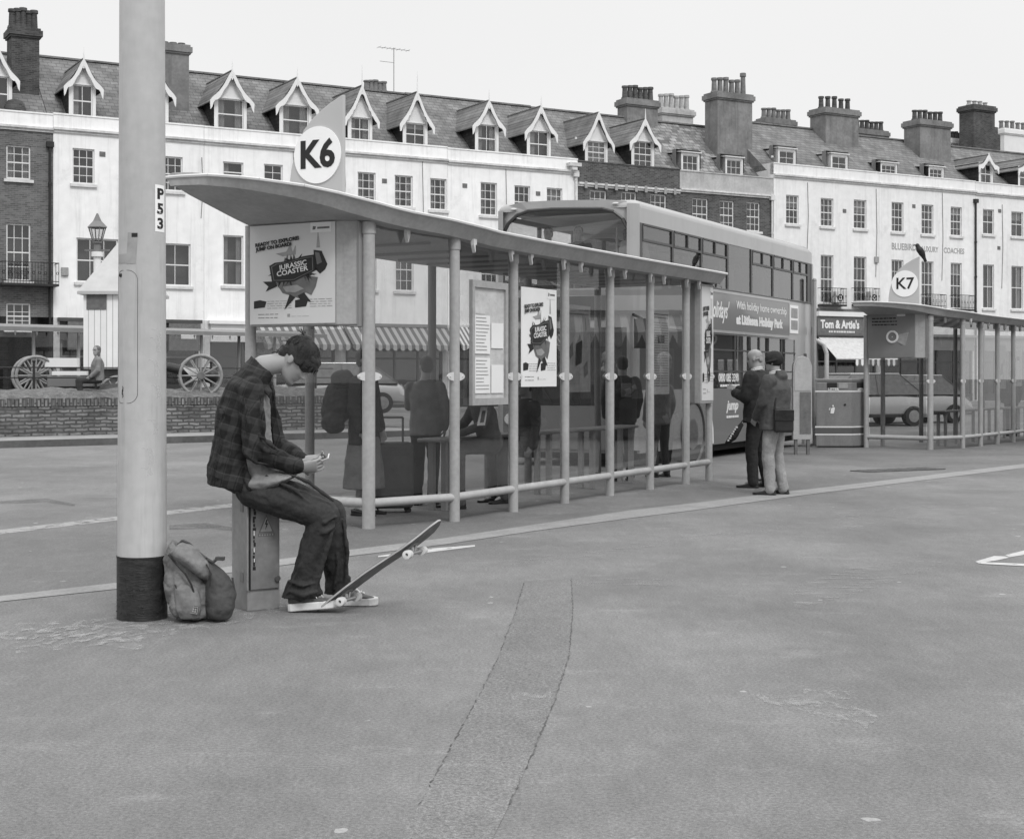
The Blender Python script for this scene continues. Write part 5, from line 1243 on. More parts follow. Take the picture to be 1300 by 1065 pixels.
def person(label, loc, yaw, pose='stand', hgt=1.75, top='dark_cloth', legs='black_cloth', hair='hair', shoes='leather', sole=None, hem=.80, vox=.014, bald=False, hat=None, hood=False,
           arms=None, stride=.0, bulk=1.0, cat='person', seat=.46, group=None, skirt=False, lean=0.0, headturn=0.0, headdown=0.0, fold=.02, legw=1.0, long_hair=False, bust=False, collar=None, handlod=True):
    root = thing('person', label, cat, loc, yaw, group); k = hgt/1.75
    S = lambda x, y, z: V((x*k, y*k, z*k))
    if pose == 'stand':
        hipz = .93; hip = [S(0, .09, hipz), S(0, -.09, hipz)]
        knee = [S(.03+stride*.45, .10, .50), S(.03-stride*.3, -.10, .50)]; ank = [S(stride*.8-.02, .11, .09), S(-stride*.9-.02, -.11, .09+.0)]
        cb = 0.0
    else:
        hipz = seat+.08; hip = [S(0, .09, hipz), S(0, -.09, hipz)]
        knee = [S(.44, .12, seat+.07), S(.43, -.12, seat+.07)]; ank = [S(.42, .12, .09), S(.40, -.11, .09)]
    dx = lean; zz = hipz
    pel = S(0, 0, zz+.02); waist = S(dx*.3, 0, zz+.17); chest = S(dx*.75, 0, zz+.36); shc = S(dx, 0, zz+.50); nb = S(dx*1.1, 0, zz+.54); hc = S(dx*1.25+.03, 0, zz+.69)
    sh = [shc+S(0, .175*bulk**.5, -.045), shc+S(0, -.175*bulk**.5, -.045)]
    if arms is None: arms = [((.02, .24, -.29), (.10, .22, -.53)), ((-.01, -.24, -.29), (.08, -.22, -.53))]
    elb = [shc+S(*arms[0][0]), shc+S(*arms[1][0])]; wri = [shc+S(*arms[0][1]), shc+S(*arms[1][1])]
    fw = Matrix.Rotation(headturn, 3, 'Z') @ V((1, 0, -headdown)); up = Matrix.Rotation(headturn, 3, 'Z') @ V((headdown, 0, 1))
    # body
    mb = MB(); head_parts(mb, hc, fw, up, k, neck=nb, nr=.06*k)
    X, Y = V((1, 0, 0)), V((0, 1, 0))
    mb.eloft([(pel-V((0, 0, .08*k)), Y*.13*k, X*.08*k), (pel, Y*.15*k, X*.095*k), (waist, Y*.125*k, X*.08*k), (chest, Y*.15*k, X*.095*k), (shc, Y*.15*k, X*.07*k), (nb, Y*.06*k, X*.06*k)])
    for i in (0, 1):
        mb.caps([sh[i], elb[i], wri[i]], [.045*k, .036*k, .026*k], n=8)
        d = (wri[i]-elb[i]).normalized()
        if handlod: hand(mb, wri[i], d, (0, 1 if i else -1, .2), k, .35, thumb=-1 if i else 1)
        if not bust: mb.caps([hip[i], knee[i], ank[i]], [.07*k, .048*k, .035*k], n=8)
    if not bust:
        for i in (0, 1): mb.caps([ank[i], ank[i]+S(.1, 0, -.045)], [.03*k, .022*k], n=8)
    bo = mk('body', mb, M['skin_d'], root); soft(bo, min(vox, .008), 2)
    face_bits(root, hc, fw, up, k)
    # top
    mb = MB(); hz = pel.z+(hem-.93)*k*1.0 if pose == 'stand' else pel.z-.04
    hemc = V((pel.x, 0, hz))
    mb.eloft([(hemc, Y*.19*k*bulk, X*.135*k*bulk), (pel+V((0, 0, .05*k)), Y*.185*k*bulk, X*.135*k*bulk), (waist, Y*.175*k*bulk, X*.13*k*bulk), (chest, Y*.19*k*bulk, X*.14*k*bulk), (shc-V((0, 0, .07*k)), Y*.185*k*bulk**.6, X*.12*k*bulk), (shc-V((0, 0, .015*k)), Y*.155*k, X*.095*k*bulk), (shc+V((0, 0, .025*k)), Y*.10*k, X*.08*k), (nb+V((0, 0, .005*k)), Y*.068*k, X*.068*k)])
    for i in (0, 1): mb.caps([sh[i], elb[i], wri[i]-(wri[i]-elb[i]).normalized()*.01], [.072*k*bulk, .058*k*bulk, .045*k*bulk], n=10)
    if hood: mb.eloft([(nb+S(-.08, 0, -.08), Y*.13*k, X*.05*k), (nb+S(-.09, 0, -.02), Y*.12*k, X*.06*k), (nb+S(-.06, 0, .05), Y*.10*k, X*.05*k)])
    to = mk('jacket', mb, M[top], root); soft(to, vox, 3, fold)
    if collar:
        mb = MB(); mb.torus(nb+V((0, 0, .01*k)), (.25, 0, 1), .066*k, .016*k, n=18, k=6); mb.torus(nb+V((0, 0, .03*k)), (.25, 0, 1), .064*k, .014*k, n=18, k=6); mk('collar', mb, M[collar], root, smooth='all')
    if not bust:
        mb = MB()
        if skirt:
            mb.eloft([(pel, Y*.17*k, X*.13*k), (S(0, 0, .6), Y*.22*k, X*.19*k), (S(0, 0, .28), Y*.26*k, X*.22*k)])
            mk_n = 'skirt'
        else:
            mk_n = 'trousers'
            mb.eloft([(pel-V((0, 0, .1*k)), Y*.15*k, X*.105*k), (pel+V((0, 0, .06*k)), Y*.17*k, X*.12*k)])
            for i in (0, 1):
                a = ank[i]+V((0, 0, -.02)); mb.caps([hip[i], hip[i].lerp(knee[i], .5), knee[i], knee[i].lerp(a, .5), a], [.098*k*legw, .088*k*legw, .073*k*legw, .066*k*legw, .062*k*legw], n=12)
        tr = mk(mk_n, mb, M[legs], root); soft(tr, vox, 3, fold*.9)
        feet = []
        for i in (0, 1): h_ = V((ank[i].x-.07*k, ank[i].y, 0)); feet.append((h_, h_+V((.29*k, (.02 if i == 0 else -.02), 0))))
        add_shoes(root, feet, shoes, sole or shoes, s=k)
    # hair or hat
    B = basis(fw, up); mb = MB()
    if hat:
        mb.ell(hc+B @ S(-.018, 0, .035), V((.116, .094, .104))*k, M=B, n=18, k=12); mb.torus(hc+B @ S(-.014, 0, .012), B @ V((.30, 0, 1)), .096*k, .014*k, n=20, k=6); ho = mk('beanie', mb, M[hat], root); soft(ho, .008, 3)
    elif bald:
        mb.torus(hc+B @ S(-.022, 0, -.012), B @ V((.3, 0, 1)), .074*k, .012*k, n=18, k=6, a0=R(60), a1=R(300)); mb.ell(hc+B @ S(-.075, 0, -.02), V((.03, .055, .035))*k, M=B); ho = mk('hair', mb, M[hair], root); soft(ho, .008, 2, .004, CT2)
    else:
        mb.ell(hc+B @ S(-.022, 0, .048), V((.103, .084, .086))*k, M=B, n=18, k=12); mb.ell(hc+B @ S(-.055, 0, .0), V((.06, .078, .08))*k, M=B)
        if long_hair: mb.eloft([(hc+B @ S(-.04, 0, .02), Y*.09*k, X*.06*k), (hc+B @ S(-.05, 0, -.1), Y*.10*k, X*.05*k), (hc+B @ S(-.05, 0, -.17), Y*.07*k, X*.03*k)])
        ho = mk('hair', mb, M[hair], root); soft(ho, .008, 2, .008, CT2)
    return root, dict(sh=sh, elb=elb, wri=wri, hc=hc, nb=nb, pel=pel, chest=chest, k=k)

# ---------------- the seated young man (about 9 m from the camera)
SC_ = F/9.1
def MP(px, py, dy=0.0):
    Y = 9.1+dy; return W(px, py, Y)
mr = thing('person', 'young man in a dark plaid overshirt sitting on the metal cabinet, looking at his phone', 'person', (MP(395, 700).x, 9.1, 0))
MR = mr.location.copy()
def L3(p): return V(p)-MR
def Q(px, py, dy=0.0): return L3(MP(px, py, dy))
hipN, hipF = Q(322, 622, -.09), Q(326, 616, .09)
kneeN, kneeF = Q(412, 655, -.10), Q(421, 650, .12)
ankN, ankF = Q(388, 751, -.08), Q(432, 746, .15)
pel = Q(312, 600); wst = Q(303, 566); cst = Q(311, 520); shc = Q(322, 486); nbk = Q(334, 465)
shN, shF = Q(318, 492, -.18), Q(331, 488, .17)
elN, elF = Q(325, 572, -.22), Q(352, 566, .22)
wrN, wrF = Q(381, 594, -.07), Q(384, 585, .06)
hc = Q(377.5, 459.5); fw = V((.62, -.24, -.80)); up = V((.74, -.05, .60))
HS = 1.13; B = basis(fw, up)*HS; X, Z, Y = V((1, 0, 0)), V((0, 0, 1)), V((0, 1, 0))
mb = MB(); head_parts(mb, hc, fw, up, HS, neck=nbk, nr=.068)
mb.eloft([(pel, Y*.14, X*.10), (wst, Y*.13, X*.085), (cst, Y*.15, V((.8, 0, -.4))*.10), (shc, Y*.16, V((.8, 0, -.5))*.08), (nbk, Y*.06, V((.8, 0, -.5))*.06)])
mb.caps([nbk+V((-.05, 0, -.04)), nbk], [.07, .06], n=24)
for s_, e_, w_ in ((shN, elN, wrN), (shF, elF, wrF)): mb.caps([s_, e_, w_], [.048, .038, .027])
for h_, k_, a_ in ((hipN, kneeN, ankN), (hipF, kneeF, ankF)): mb.caps([h_, k_, a_, a_+V((.09, 0, -.05))], [.07, .05, .036, .03])
hand(mb, wrN, V((1, .25, .12)), V((-.1, .85, .5)), 1.15, .6, thumb=-1, lens=(.07, .078, .072, .056))
hand(mb, wrF, V((1, -.25, .02)), V((-.1, -.75, .6)), 1.15, .55, thumb=1)
bo = mk('body', mb, M['skin'], mr); soft(bo, .0045, 2)
face_bits(mr, hc, fw, up, HS)
# hair: swept forward cap with a small bun on top
mb = MB()
mb.ell(hc+B @ V((-.014, 0, .046)), (.110, .088, .088), M=B, n=26, k=16); mb.ell(hc+B @ V((.045, 0, .080)), (.052, .066, .034), M=B); mb.ell(hc+B @ V((-.075, 0, -.005)), (.045, .066, .07), M=B); mb.ell(hc+B @ V((-.06, 0, .08)), (.06, .05, .05), M=B)
mb.ell(hc+B @ V((.082, 0, .058)), (.020, .052, .026), M=B)
for sy in (-1, 1): mb.ell(hc+B @ V((.02, sy*.074, .028)), (.032, .012, .034), M=B)
bun = hc+B @ V((-.06, 0, .120)); 
mb.ell(bun, (.040, .036, .021), M=B); mb.ell(bun+B @ V((-.03, 0, -.008)), (.022, .02, .012), M=B)
ho = mk('hair', mb, M['hair'], mr); soft(ho, .005, 2, .008, CT2)
mb = MB(); rnd = random.Random(3)
for i in range(46):                              # loose strands
    a = rnd.uniform(-1.2, 1.2); p = hc+B @ V((-.10+rnd.uniform(-.01, .02), math.sin(a)*.07, .0+rnd.uniform(-.05, .05)))
    d = B @ V((-.5, rnd.uniform(-.2, .2), rnd.uniform(-.8, .2))); mb.path([p, p+d*.03, p+d*.05+V((0, 0, -.012))], [.0035, .0025, .001], n=4)
for i in range(24):
    p = hc+B @ V((.088+rnd.uniform(-.01, .012), rnd.uniform(-.05, .05), .06)); d = B @ V((.35, rnd.uniform(-.2, .2), -1)); mb.path([p, p+d*.02, p+d*.035], [.004, .003, .001], n=4)
for i in range(12):
    p = bun+B @ V((-.03, rnd.uniform(-.02, .02), 0)); d = B @ V((-1, rnd.uniform(-.6, .6), rnd.uniform(-.3, .6))); mb.path([p, p+d*.03, p+d*.045], [.003, .002, .001], n=4)
rnd = random.Random(31); ctr = V((-.014, 0, .046)); bd_ = V((-.42, 0, .90)).normalized()
for i in range(230):                             # combed locks running from the hairline to the bun
    ph_ = rnd.uniform(-math.pi, math.pi); d0 = V((math.cos(ph_), math.sin(ph_), rnd.uniform(-.28, .1)+(.30 if abs(ph_) < 1.0 else 0)-(.25 if abs(ph_) > 2.2 else 0))).normalized()
    k0 = rnd.uniform(0, .45); k1 = rnd.uniform(.6, 1.0); off_ = rnd.uniform(1.0, 1.035); pts = []
    for j in range(7):
        t = k0+(k1-k0)*j/6; d = d0.slerp(bd_, t) if hasattr(d0, 'slerp') else d0.lerp(bd_, t).normalized(); pts.append(hc+B @ (ctr+V((d.x*.110, d.y*.088, d.z*.088))*off_))
    r_ = rnd.uniform(.0018, .0042); mb.path(pts, [r_*.5, r_, r_, r_, r_, r_*.8, r_*.4], n=4)
mk('hair_strands', mb, M['hair'], ho)
# T-shirt showing below the open overshirt
mb = MB(); mb.eloft([(Q(330, 612), Y*.17, V((.115, 0, .03))), (Q(328, 590), Y*.165, V((.12, 0, .02))), (Q(320, 555), Y*.155, V((.115, 0, 0))), (Q(322, 520), Y*.16, V((.10, 0, -.04))), (Q(327, 490), Y*.15, V((.07, 0, -.04)))])
mb.eloft([(Q(322, 612, -.02), V((0, .19, 0)), V((.03, 0, .085))), (Q(345, 610, -.02), V((0, .19, 0)), V((.03, 0, .075))), (Q(362, 608, -.02), V((0, .18, 0)), V((.03, 0, .04))), (Q(374, 604, -.02), V((0, .14, 0)), V((.02, 0, .02)))])
o = mk('tshirt', mb, M['tee'], mr); soft(o, .007, 4, .018, CT2)
# plaid overshirt: curved back, open front, baggy sleeves
mb = MB()
def sec(px, py, hw, hd, tilt=0, dy=0): return (Q(px, py, dy), Y*hw, V((hd, 0, -tilt)))
mb.eloft([sec(298, 619, .205, .168, .035), sec(299, 604, .205, .168, .03), sec(299.5, 580, .2, .148, .02), sec(300.5, 550, .20, .138, .0), sec(305, 520, .20, .135, .04), sec(315, 496, .2, .115, .06), sec(324, 478, .14, .085, .06), sec(333, 464, .08, .066, .06)], n=24)
for s_, e_, w_, n_ in ((shN, elN, wrN, 0), (shF, elF, wrF, 1)):
    m_ = s_.lerp(e_, .5)+V((-.01, 0, 0)); f_ = e_.lerp(w_, .55)
    mb.caps([s_+V((0, .02 if n_ == 0 else -.02, -.01)), m_, e_+V((-.01, 0, -.0)), f_, w_-(w_-e_).normalized()*.03], [.080, .074, .069, .060, .050], n=14)
mb.torus(wrN-(wrN-elN).normalized()*.03, (wrN-elN), .046, .012, n=16, k=6); mb.torus(wrF-(wrF-elF).normalized()*.03, (wrF-elF), .046, .012, n=16, k=6)
for pts in ([(309, 505), (316, 535), (318, 565)], [(330, 500), (334, 530), (336, 556)]): mb.caps([Q(*p, -.285) for p in pts], [.008, .014, .008], n=8)
for pts in ([(312, 575), (326, 588), (345, 590)], [(322, 560), (338, 572), (358, 580)], [(330, 552), (342, 562), (352, 572)]): mb.caps([Q(*p, -.275) for p in pts], [.007, .016, .007], n=8)
for pts in ([(280, 520), (284, 560), (276, 605)], [(296, 540), (298, 580), (292, 618)], [(312, 590), (314, 605), (318, 622)]): mb.caps([Q(*p, -.19) for p in pts], [.008, .02, .018], n=8)
o = mk('overshirt', mb, M['plaid'], mr); soft(o, .007, 3, .028)
dd = o.modifiers.new('fine_folds', 'DISPLACE'); dd.texture = CT2; dd.strength = .014; dd.texture_coords = 'LOCAL'
mb = MB()                                         # the far front panel hanging open, and the collar
mb.slab([Q(340, 494, .12), Q(347, 498, .12), Q(357, 560, .14), Q(364, 604, .14), Q(352, 606, .14), Q(347, 560, .13)], (0, .012, 0))
cp = mk('front_panel', mb, M['plaid'], o); bevel(cp, .004)
mb = MB()
for (p, q, r_) in ((Q(319, 461, -.0), Q(330, 477, -.085), .018), (Q(330, 477, -.085), Q(343, 500, -.075), .015)): mb.caps([p, q], [r_, r_*.9])
mb.caps([Q(319, 461, 0), Q(332, 474, .08), Q(344, 494, .09)], [.018, .018, .014])
mb.slab([Q(317, 462, -.02), Q(333, 474, -.10), Q(346, 498, -.09), Q(343, 508, -.105), Q(329, 488, -.12), Q(313, 470, -.06)], (0, .014, 0))
c_ = mk('collar', mb, M['plaid'], mr); soft(c_, .006, 2)
# baggy jeans
mb = MB()
mb.eloft([(Q(304, 612), Y*.17, V((.12, 0, 0))), (Q(318, 612), Y*.175, V((.13, 0, .05))), (Q(345, 622), Y*.16, V((.03, 0, .085)))], n=20)
def leg(h_, k_, a_, r0, rk, ra, hem):
    m_ = h_.lerp(k_, .5)
    mb.caps([h_, m_+V((0, 0, .0)), k_], [r0, r0*.93, rk], n=16)
    c = k_.lerp(a_, .45); mb.caps([k_, c+V((-.018, 0, 0)), a_+V((-.012, 0, .02))], [rk, rk*.96, ra], n=16)
    mb.eloft([(a_+V((-.012, 0, .07)), Y*ra, X*ra*1.1), (a_+V((-.016, 0, -.01)), Y*ra*1.05, X*hem), (a_+V((-.032, 0, -.035)), Y*ra*1.02, X*hem*.96)], n=18)
leg(hipN, kneeN, ankN, .108, .092, .088, .125)
leg(hipF, kneeF, ankF, .106, .088, .074, .078)
mb.caps([hipN.lerp(kneeN, .2), hipF.lerp(kneeF, .2)], [.1, .1])
for pts in ([(338, 605), (375, 622), (404, 650)], [(345, 640), (380, 652), (402, 664)], [(356, 598), (392, 612), (424, 636)]):
    mb.caps([Q(*p, -.172) for p in pts], [.008, .013, .006], n=8)
for pts in ([(428, 655), (418, 690), (404, 735), (398, 758)], [(412, 668), (398, 705), (380, 740), (372, 758)], [(405, 672), (382, 715), (364, 752)], [(424, 668), (411, 705), (394, 750)]):
    mb.caps([Q(*p, -.160) for p in pts], [.007, .011, .013, .009][:len(pts)], n=8)
for y_ in (668, 680): mb.caps([Q(398, y_, -.16), Q(412, y_-5, -.19), Q(426, y_-12, -.17)], [.006, .013, .006], n=8)
for y_ in (738, 750): mb.caps([Q(366, y_, -.16), Q(385, y_+5, -.185), Q(404, y_+1, -.16)], [.008, .015, .008], n=8)
for pts in ([(436, 660), (441, 700), (438, 738)], [(427, 690), (430, 720), (424, 748)]): mb.caps([Q(*p, .06) for p in pts], [.008, .014, .01], n=8)
o = mk('jeans', mb, M['denim'], mr); soft(o, .007, 2, .022)
dd = o.modifiers.new('fine_folds', 'DISPLACE'); dd.texture = CT2; dd.strength = .012; dd.texture_coords = 'LOCAL'
def gl(px, py): return L3(G(px, py))
a0 = gl(371, 772); a0.z = 0; a1 = gl(430, 772); a1.z = .005; a0 = V((a0.x, ankN.y, 0.0)); a1 = V((Q(432, 770).x, ankN.y-.02, .03))
b0 = V((Q(432, 760).x, ankF.y, 0)); b1 = V((Q(477, 760).x, ankF.y+.02, 0))
add_shoes(mr, [(a0, a1), (b0-V((.05, 0, 0)), b1)], 'canvas', 'sole', s=1.3, laces=True, hi=.085, soleh=.036)
# phone
mb = MB(); c = MP(404.5, 583.5, .0); ax = V((.93, -.12, .34)).normalized(); up_ = V((-.3, -.35, .88)); n_ = (up_-ax*up_.dot(ax)).normalized(); sd_ = n_.cross(ax)
Mx = Matrix((ax, sd_, n_)).transposed().to_4x4(); Mx.translation = c
ph = thing('smartphone', 'thin pale smartphone held in both hands of the seated man', 'phone', c)
mb = MB(); mb.box(-.07, .07, -.034, .034, -.004, .004, M=Mx.to_3x3()); o = mk('phone_body', mb, M['phone'], ph); bevel(o, .003)
mb = MB(); mb.box(-.064, .064, -.031, .031, .0042, .0048, M=Mx.to_3x3()); mk('screen', mb, M['screen'], ph)

# ---------------- two men talking at the far end of the shelter
p1 = G(963, 619); ya = R(150)
o1, j1 = person('older bald man in a black jacket with white collar', p1, ya, hgt=1.80, top='black_cloth', legs='black_cloth', hair='hair_w', bald=True, hem=.80, bulk=1.36, vox=.011, collar='light_cloth', headturn=R(8), headdown=.12,
    arms=[((.06, .25, -.29), (.26, .08, -.24)), ((.05, -.24, -.29), (.30, -.12, -.20))], lean=.02, legw=1.12, stride=.06)
p2 = G(984, 628)
o2, j2 = person('man in a grey hooded parka, black beanie and pale jeans beside the older bald man', p2, R(150), hgt=1.735, top='grey_cloth', legs='denim_l', hat='black_cloth', hair='hair', hem=.77, bulk=1.34, vox=.011, hood=True, headturn=R(10), legw=1.1, stride=.05,
    arms=[((.07, .22, -.29), (.20, .12, -.48)), ((.03, -.25, -.29), (.12, -.22, -.52))], collar='light_cloth')
p3 = G(990, 612)
person('fair haired person mostly hidden behind the man in the black beanie', p3+V((-.02, .25, 0)), R(150), hgt=1.80, top='dark_cloth', legs='dark_cloth', hair='hair_w', vox=.016)
# tote of the older man, shoulder bag of the younger
bg_ = thing('tote_bag', 'black patterned tote hanging at the older bald man\'s front', 'bag', p1+V((-.26, -.1, .62)))
mb = MB(); mb.eloft([((-.17, 0, .0), V((0, .05, 0)), V((.03, 0, .05))), ((-.06, 0, .09), V((0, .07, 0)), V((.06, 0, .13))), ((.05, 0, .18), V((0, .08, 0)), V((.10, 0, .17))), ((.1, 0, .32), V((0, .06, 0)), V((.09, 0, .09)))]); o = mk('bag_body', mb, M['black_cloth'], bg_); soft(o, .01, 3, .02)
mb = MB(); rnd = random.Random(8)
for i in range(7): u = i/6; mb.box(-.17+u*.1, -.15+u*.1+rnd.random()*.01, -.085-.02*u, -.08-.02*u, -.01+u*.17, .012+u*.17)
mk('pattern', mb, M['light_cloth'], bg_)
mb = MB(); mb.path([(.08, -.03, .33), (.12, -.05, .6), (.2, -.05, .82)], .012, n=6); mk('strap', mb, M['black_cloth'], bg_)
sb = thing('shoulder_bag', 'square black shoulder bag on the hip of the man in the grey parka', 'bag', W(995, 547, p2.y-.24))
mb = MB(); mb.box(-.12, .115, -.05, .05, -.02, .26); o = mk('bag_body', mb, M['leather'], sb); bevel(o, .03, 3)
mb = MB(); mb.box(-.118, .113, -.062, -.051, .12, .25); o = mk('flap', mb, M['black_cloth'], sb); bevel(o, .004)
mb = MB(); mb.path([(-.11, 0, .25), (-.09, .03, .4), (-.06, .06, .52)], .012, n=6); mk('strap', mb, M['black_cloth'], sb)

# ---------------- people in and round the shelter
def sl(x, y, z=0): q = Matrix.Rotation(SHA, 3, 'Z') @ V((x, y, z)); return SH+q
def at_px(px, Y): return V(((px-CX)/F*Y, Y, gz(Y)))
per = lambda *a, **k: person(*a, **k)
A1 = at_px(462, 15.3)
person('person in a dark coat and long skirt standing at the left end of the shelter', A1, R(-20), hgt=1.72, top='black_cloth', legs='mid_cloth', skirt=True, vox=.014, bulk=1.12, hem=.72)
rk = thing('rucksack', 'dark bulky rucksack on the back of the person at the left end of the shelter', 'rucksack', A1+V((-.2, -.04, .98)))
mb = MB(); mb.ell((-.07, 0, .18), (.15, .17, .24)); mb.ell((-.13, 0, .08), (.11, .14, .14)); mb.ell((-.02, 0, .42), (.13, .15, .10)); mb.ell((-.1, -.1, -.02), (.12, .1, .12)); o = mk('bag_body', mb, M['dark_cloth'], rk); soft(o, .01, 2, .06)
mb = MB(); mb.torus((.02, -.1, .2), (0, 1, 0), .15, .018, n=16, k=6, a0=R(-70), a1=R(110)); mk('strap', mb, M['black_cloth'], rk)
person('person in black trousers and a dark top standing inside the shelter beside a suitcase', at_px(540, 16.4), R(80), hgt=1.66, top='vest', legs='black_cloth', vox=.014, bulk=1.0, stride=.10, headturn=R(30), arms=[((.10, .22, -.27), (.28, .10, -.22)), ((-.02, -.25, -.29), (.06, -.22, -.53))])
person('person in mid-grey jeans perched on the shelter bench behind the timetable case', at_px(622, 16.25), R(205), pose='sit', seat=.62, hgt=1.7, top='mid_cloth', legs='jean_mid', vox=.014, bulk=1.0, arms=[((.10, .22, -.27), (.30, .10, -.36)), ((.12, -.22, -.26), (.32, -.05, -.33))], lean=.10, headdown=.35, legw=1.1)
person('person in black perched on the shelter bench behind the white poster', at_px(668, 17.0), R(215), pose='sit', seat=.62, hgt=1.66, top='dark_cloth', legs='grey_cloth', vox=.016, bulk=1.0)
A2 = at_px(790, 20.6)
person('man standing beyond the shelter bench with a small rucksack on his back', A2, R(100), hgt=1.74, top='black_cloth', legs='black_cloth', vox=.016, bulk=1.12)
rk = thing('rucksack', 'small black rucksack with a grey patch worn by the man beyond the shelter bench', 'rucksack', A2+V((.03, -.21, 1.02)))
mb = MB(); mb.eloft([((0, 0, 0), (.15, 0, 0), (0, .07, 0)), ((0, -.02, .2), (.17, 0, 0), (0, .09, 0)), ((0, 0, .42), (.10, 0, 0), (0, .06, 0))]); o = mk('bag_body', mb, M['black_cloth'], rk); soft(o, .012, 3, .01)
mb = MB(); mb.box(-.07, .07, -.12, -.1, .15, .34); o = mk('patch', mb, M['mid_cloth'], rk); bevel(o, .008)
person('person in a grey top standing beyond the far end of the shelter bench', at_px(838, 21.5), R(120), hgt=1.62, top='mid_cloth', legs='dark_cloth', vox=.018)
# woman sitting behind the low wall
person('woman with wavy hair sitting behind the low wall near the white hut', V((W(124, 480, 36.0).x, 36.0, .76)), R(205), pose='sit', seat=.5, hgt=1.78, top='vest', legs='dark_cloth', hair='hair_m', long_hair=True, vox=.014, bulk=1.12,
    arms=[((.04, .26, -.28), (.2, .2, -.42)), ((-.1, -.3, -.25), (-.12, -.4, -.48))], headturn=R(35))
person('dark figure waiting beyond the K7 shelter at the right edge', at_px(1284, 38), R(90), hgt=1.7, top='black_cloth', legs='black_cloth', vox=.03, handlod=False)
# people crossing the square beside the photographer (mirrored in the glass)
person('walker in a black coat and shorts crossing the square outside the frame', V((15.1, 22.3, 0)), R(200), hgt=1.8, top='black_cloth', legs='skin_d', hem=.55, stride=.28, vox=.03, handlod=False)
person('walker in a grey top behind the one in shorts outside the frame', V((15.9, 23.3, 0)), R(200), hgt=1.7, top='dark_cloth', legs='black_cloth', stride=.25, vox=.03, handlod=False)
sc_p = at_px(497, 15.6); su = thing('suitcase', 'large dark suitcase standing on the floor inside the first bay of the shelter', 'suitcase', sc_p, R(10))
mb = MB(); mb.box(-.22, .22, -.14, .14, .05, .74); o = mk('case_body', mb, M['grey_cloth'], su); bevel(o, .04, 3)
mb = MB(); mb.path([(-.12, 0, .74), (-.12, 0, 1.0), (.12, 0, 1.0), (.12, 0, .74)], .012, n=6); mk('handle', mb, M['ink_mid'], su)
for q in (-.17, .17):
    mb = MB(); mb.tube((q, -.1, .03), (q, .1, .03), .03, n=10); mk('wheel', mb, M['rubber'], su)
# ------------------------------------------------------------------ double-deck bus
BL = 10.2; BW = 2.58; ba = R(90-27.3)
bus = thing('double_decker_bus', 'pale double decker bus with an advertising banner along its side, parked behind the shelter', 'bus', (2.0, 23.9, -.07), ba)
def bx(*a): return a
uw = [(.28, 1.62, 3.14, 4.0), (1.70, 3.05, 3.14, 4.0), (3.13, 4.48, 3.14, 4.0), (4.56, 5.9, 3.14, 4.0), (5.98, 7.3, 3.14, 4.0), (7.38, 8.7, 3.14, 4.0), (8.78, 9.85, 3.14, 4.0)]
lw = [(2.3, 3.4, 1.28, 2.28), (3.47, 4.9, 1.28, 2.28), (4.97, 6.4, 1.28, 2.28), (6.47, 7.9, 1.28, 2.28), (7.97, 8.9, 1.28, 2.28)]
mb = MB()
def side(y, sgn):
    uw_ = uw if y == 0 else [(a, b, c, 4.16) for a, b, c, d in uw]
    xs = sorted(set([.16, BL-.02, .30]+[q for h in uw+lw for q in h[:2]])); zs = sorted(set([.25, 4.24, 1.28, 2.28, 3.14, 4.0 if y == 0 else 4.16]))
    hs = uw_+lw
    for i in range(len(xs)-1):
        for j in range(len(zs)-1):
            cx, cz = (xs[i]+xs[i+1])/2, (zs[j]+zs[j+1])/2
            if any(h[0] < cx < h[1] and h[2] < cz < h[3] for h in hs): continue
            p = [(xs[i], y, zs[j]), (xs[i+1], y, zs[j]), (xs[i+1], y, zs[j+1]), (xs[i], y, zs[j+1])]
            band = (3.14 < cz < (4.0 if y == 0 else 4.16)) or (1.28 < cz < 2.28 and cx < 9)
            mi = 1 if band else (2 if (cz < 1.28 and 3.3 < cx) else 0)
            mb.slab(p, (0, .05*sgn, 0), mi)
side(0, 1); side(BW, -1)
# roof with rounded shoulders
secs = []
def roofsec(x, drop, inset):
    pts = []; r = .2
    for k in range(7): t = math.pi/2*k/6; pts.append(V((x, inset+r-r*math.cos(t), 4.24+(.15-drop)*math.sin(t))))
    pts.append(V((x, BW/2, 4.425-drop)))
    for k in range(6, -1, -1): t = math.pi/2*k/6; pts.append(V((x, BW-inset-r+r*math.cos(t), 4.27+(.17-drop)*math.sin(t))))
    return pts
for x, dr, ins in ((.02, .13, .1), (.05, .06, .05), (.12, .02, .01), (.3, 0, 0), (BL-.3, 0, 0), (BL-.08, .03, .02), (BL-.01, .13, .06)): secs.append(roofsec(x, dr, ins))
rb = MB(); rb.loft(secs, cap=True); 
# front face: round corners and an opening with cut corners
win = [(2.47, 3.02), (2.50, 3.70), (2.46, 3.90), (2.34, 4.08), (2.16, 4.21), (1.94, 4.27), (1.5, 4.275), (1.0, 4.255), (.6, 4.235), (.40, 4.18), (.25, 4.06), (.16, 3.88), (.13, 3.65), (.12, 3.02)]
outr = [(2.52, 2.95), (2.54, 3.70), (2.54, 3.95), (2.50, 4.22), (2.38, 4.37), (2.1, 4.425), (1.5, 4.42), (1.0, 4.40), (.5, 4.38), (.2, 4.35), (.09, 4.24), (.06, 3.95), (.05, 3.65), (.05, 2.95)]
fx = lambda y: .0+.13*abs((y-BW/2)/(BW/2))**5
n = len(win)
for i in range(n-1):
    a, b, c, d = win[i], win[i+1], outr[i+1], outr[i]
    mb.slab([(fx(q[0])-0.0, q[0], q[1]) for q in (a, b, c, d)], (.06, 0, 0), 0)
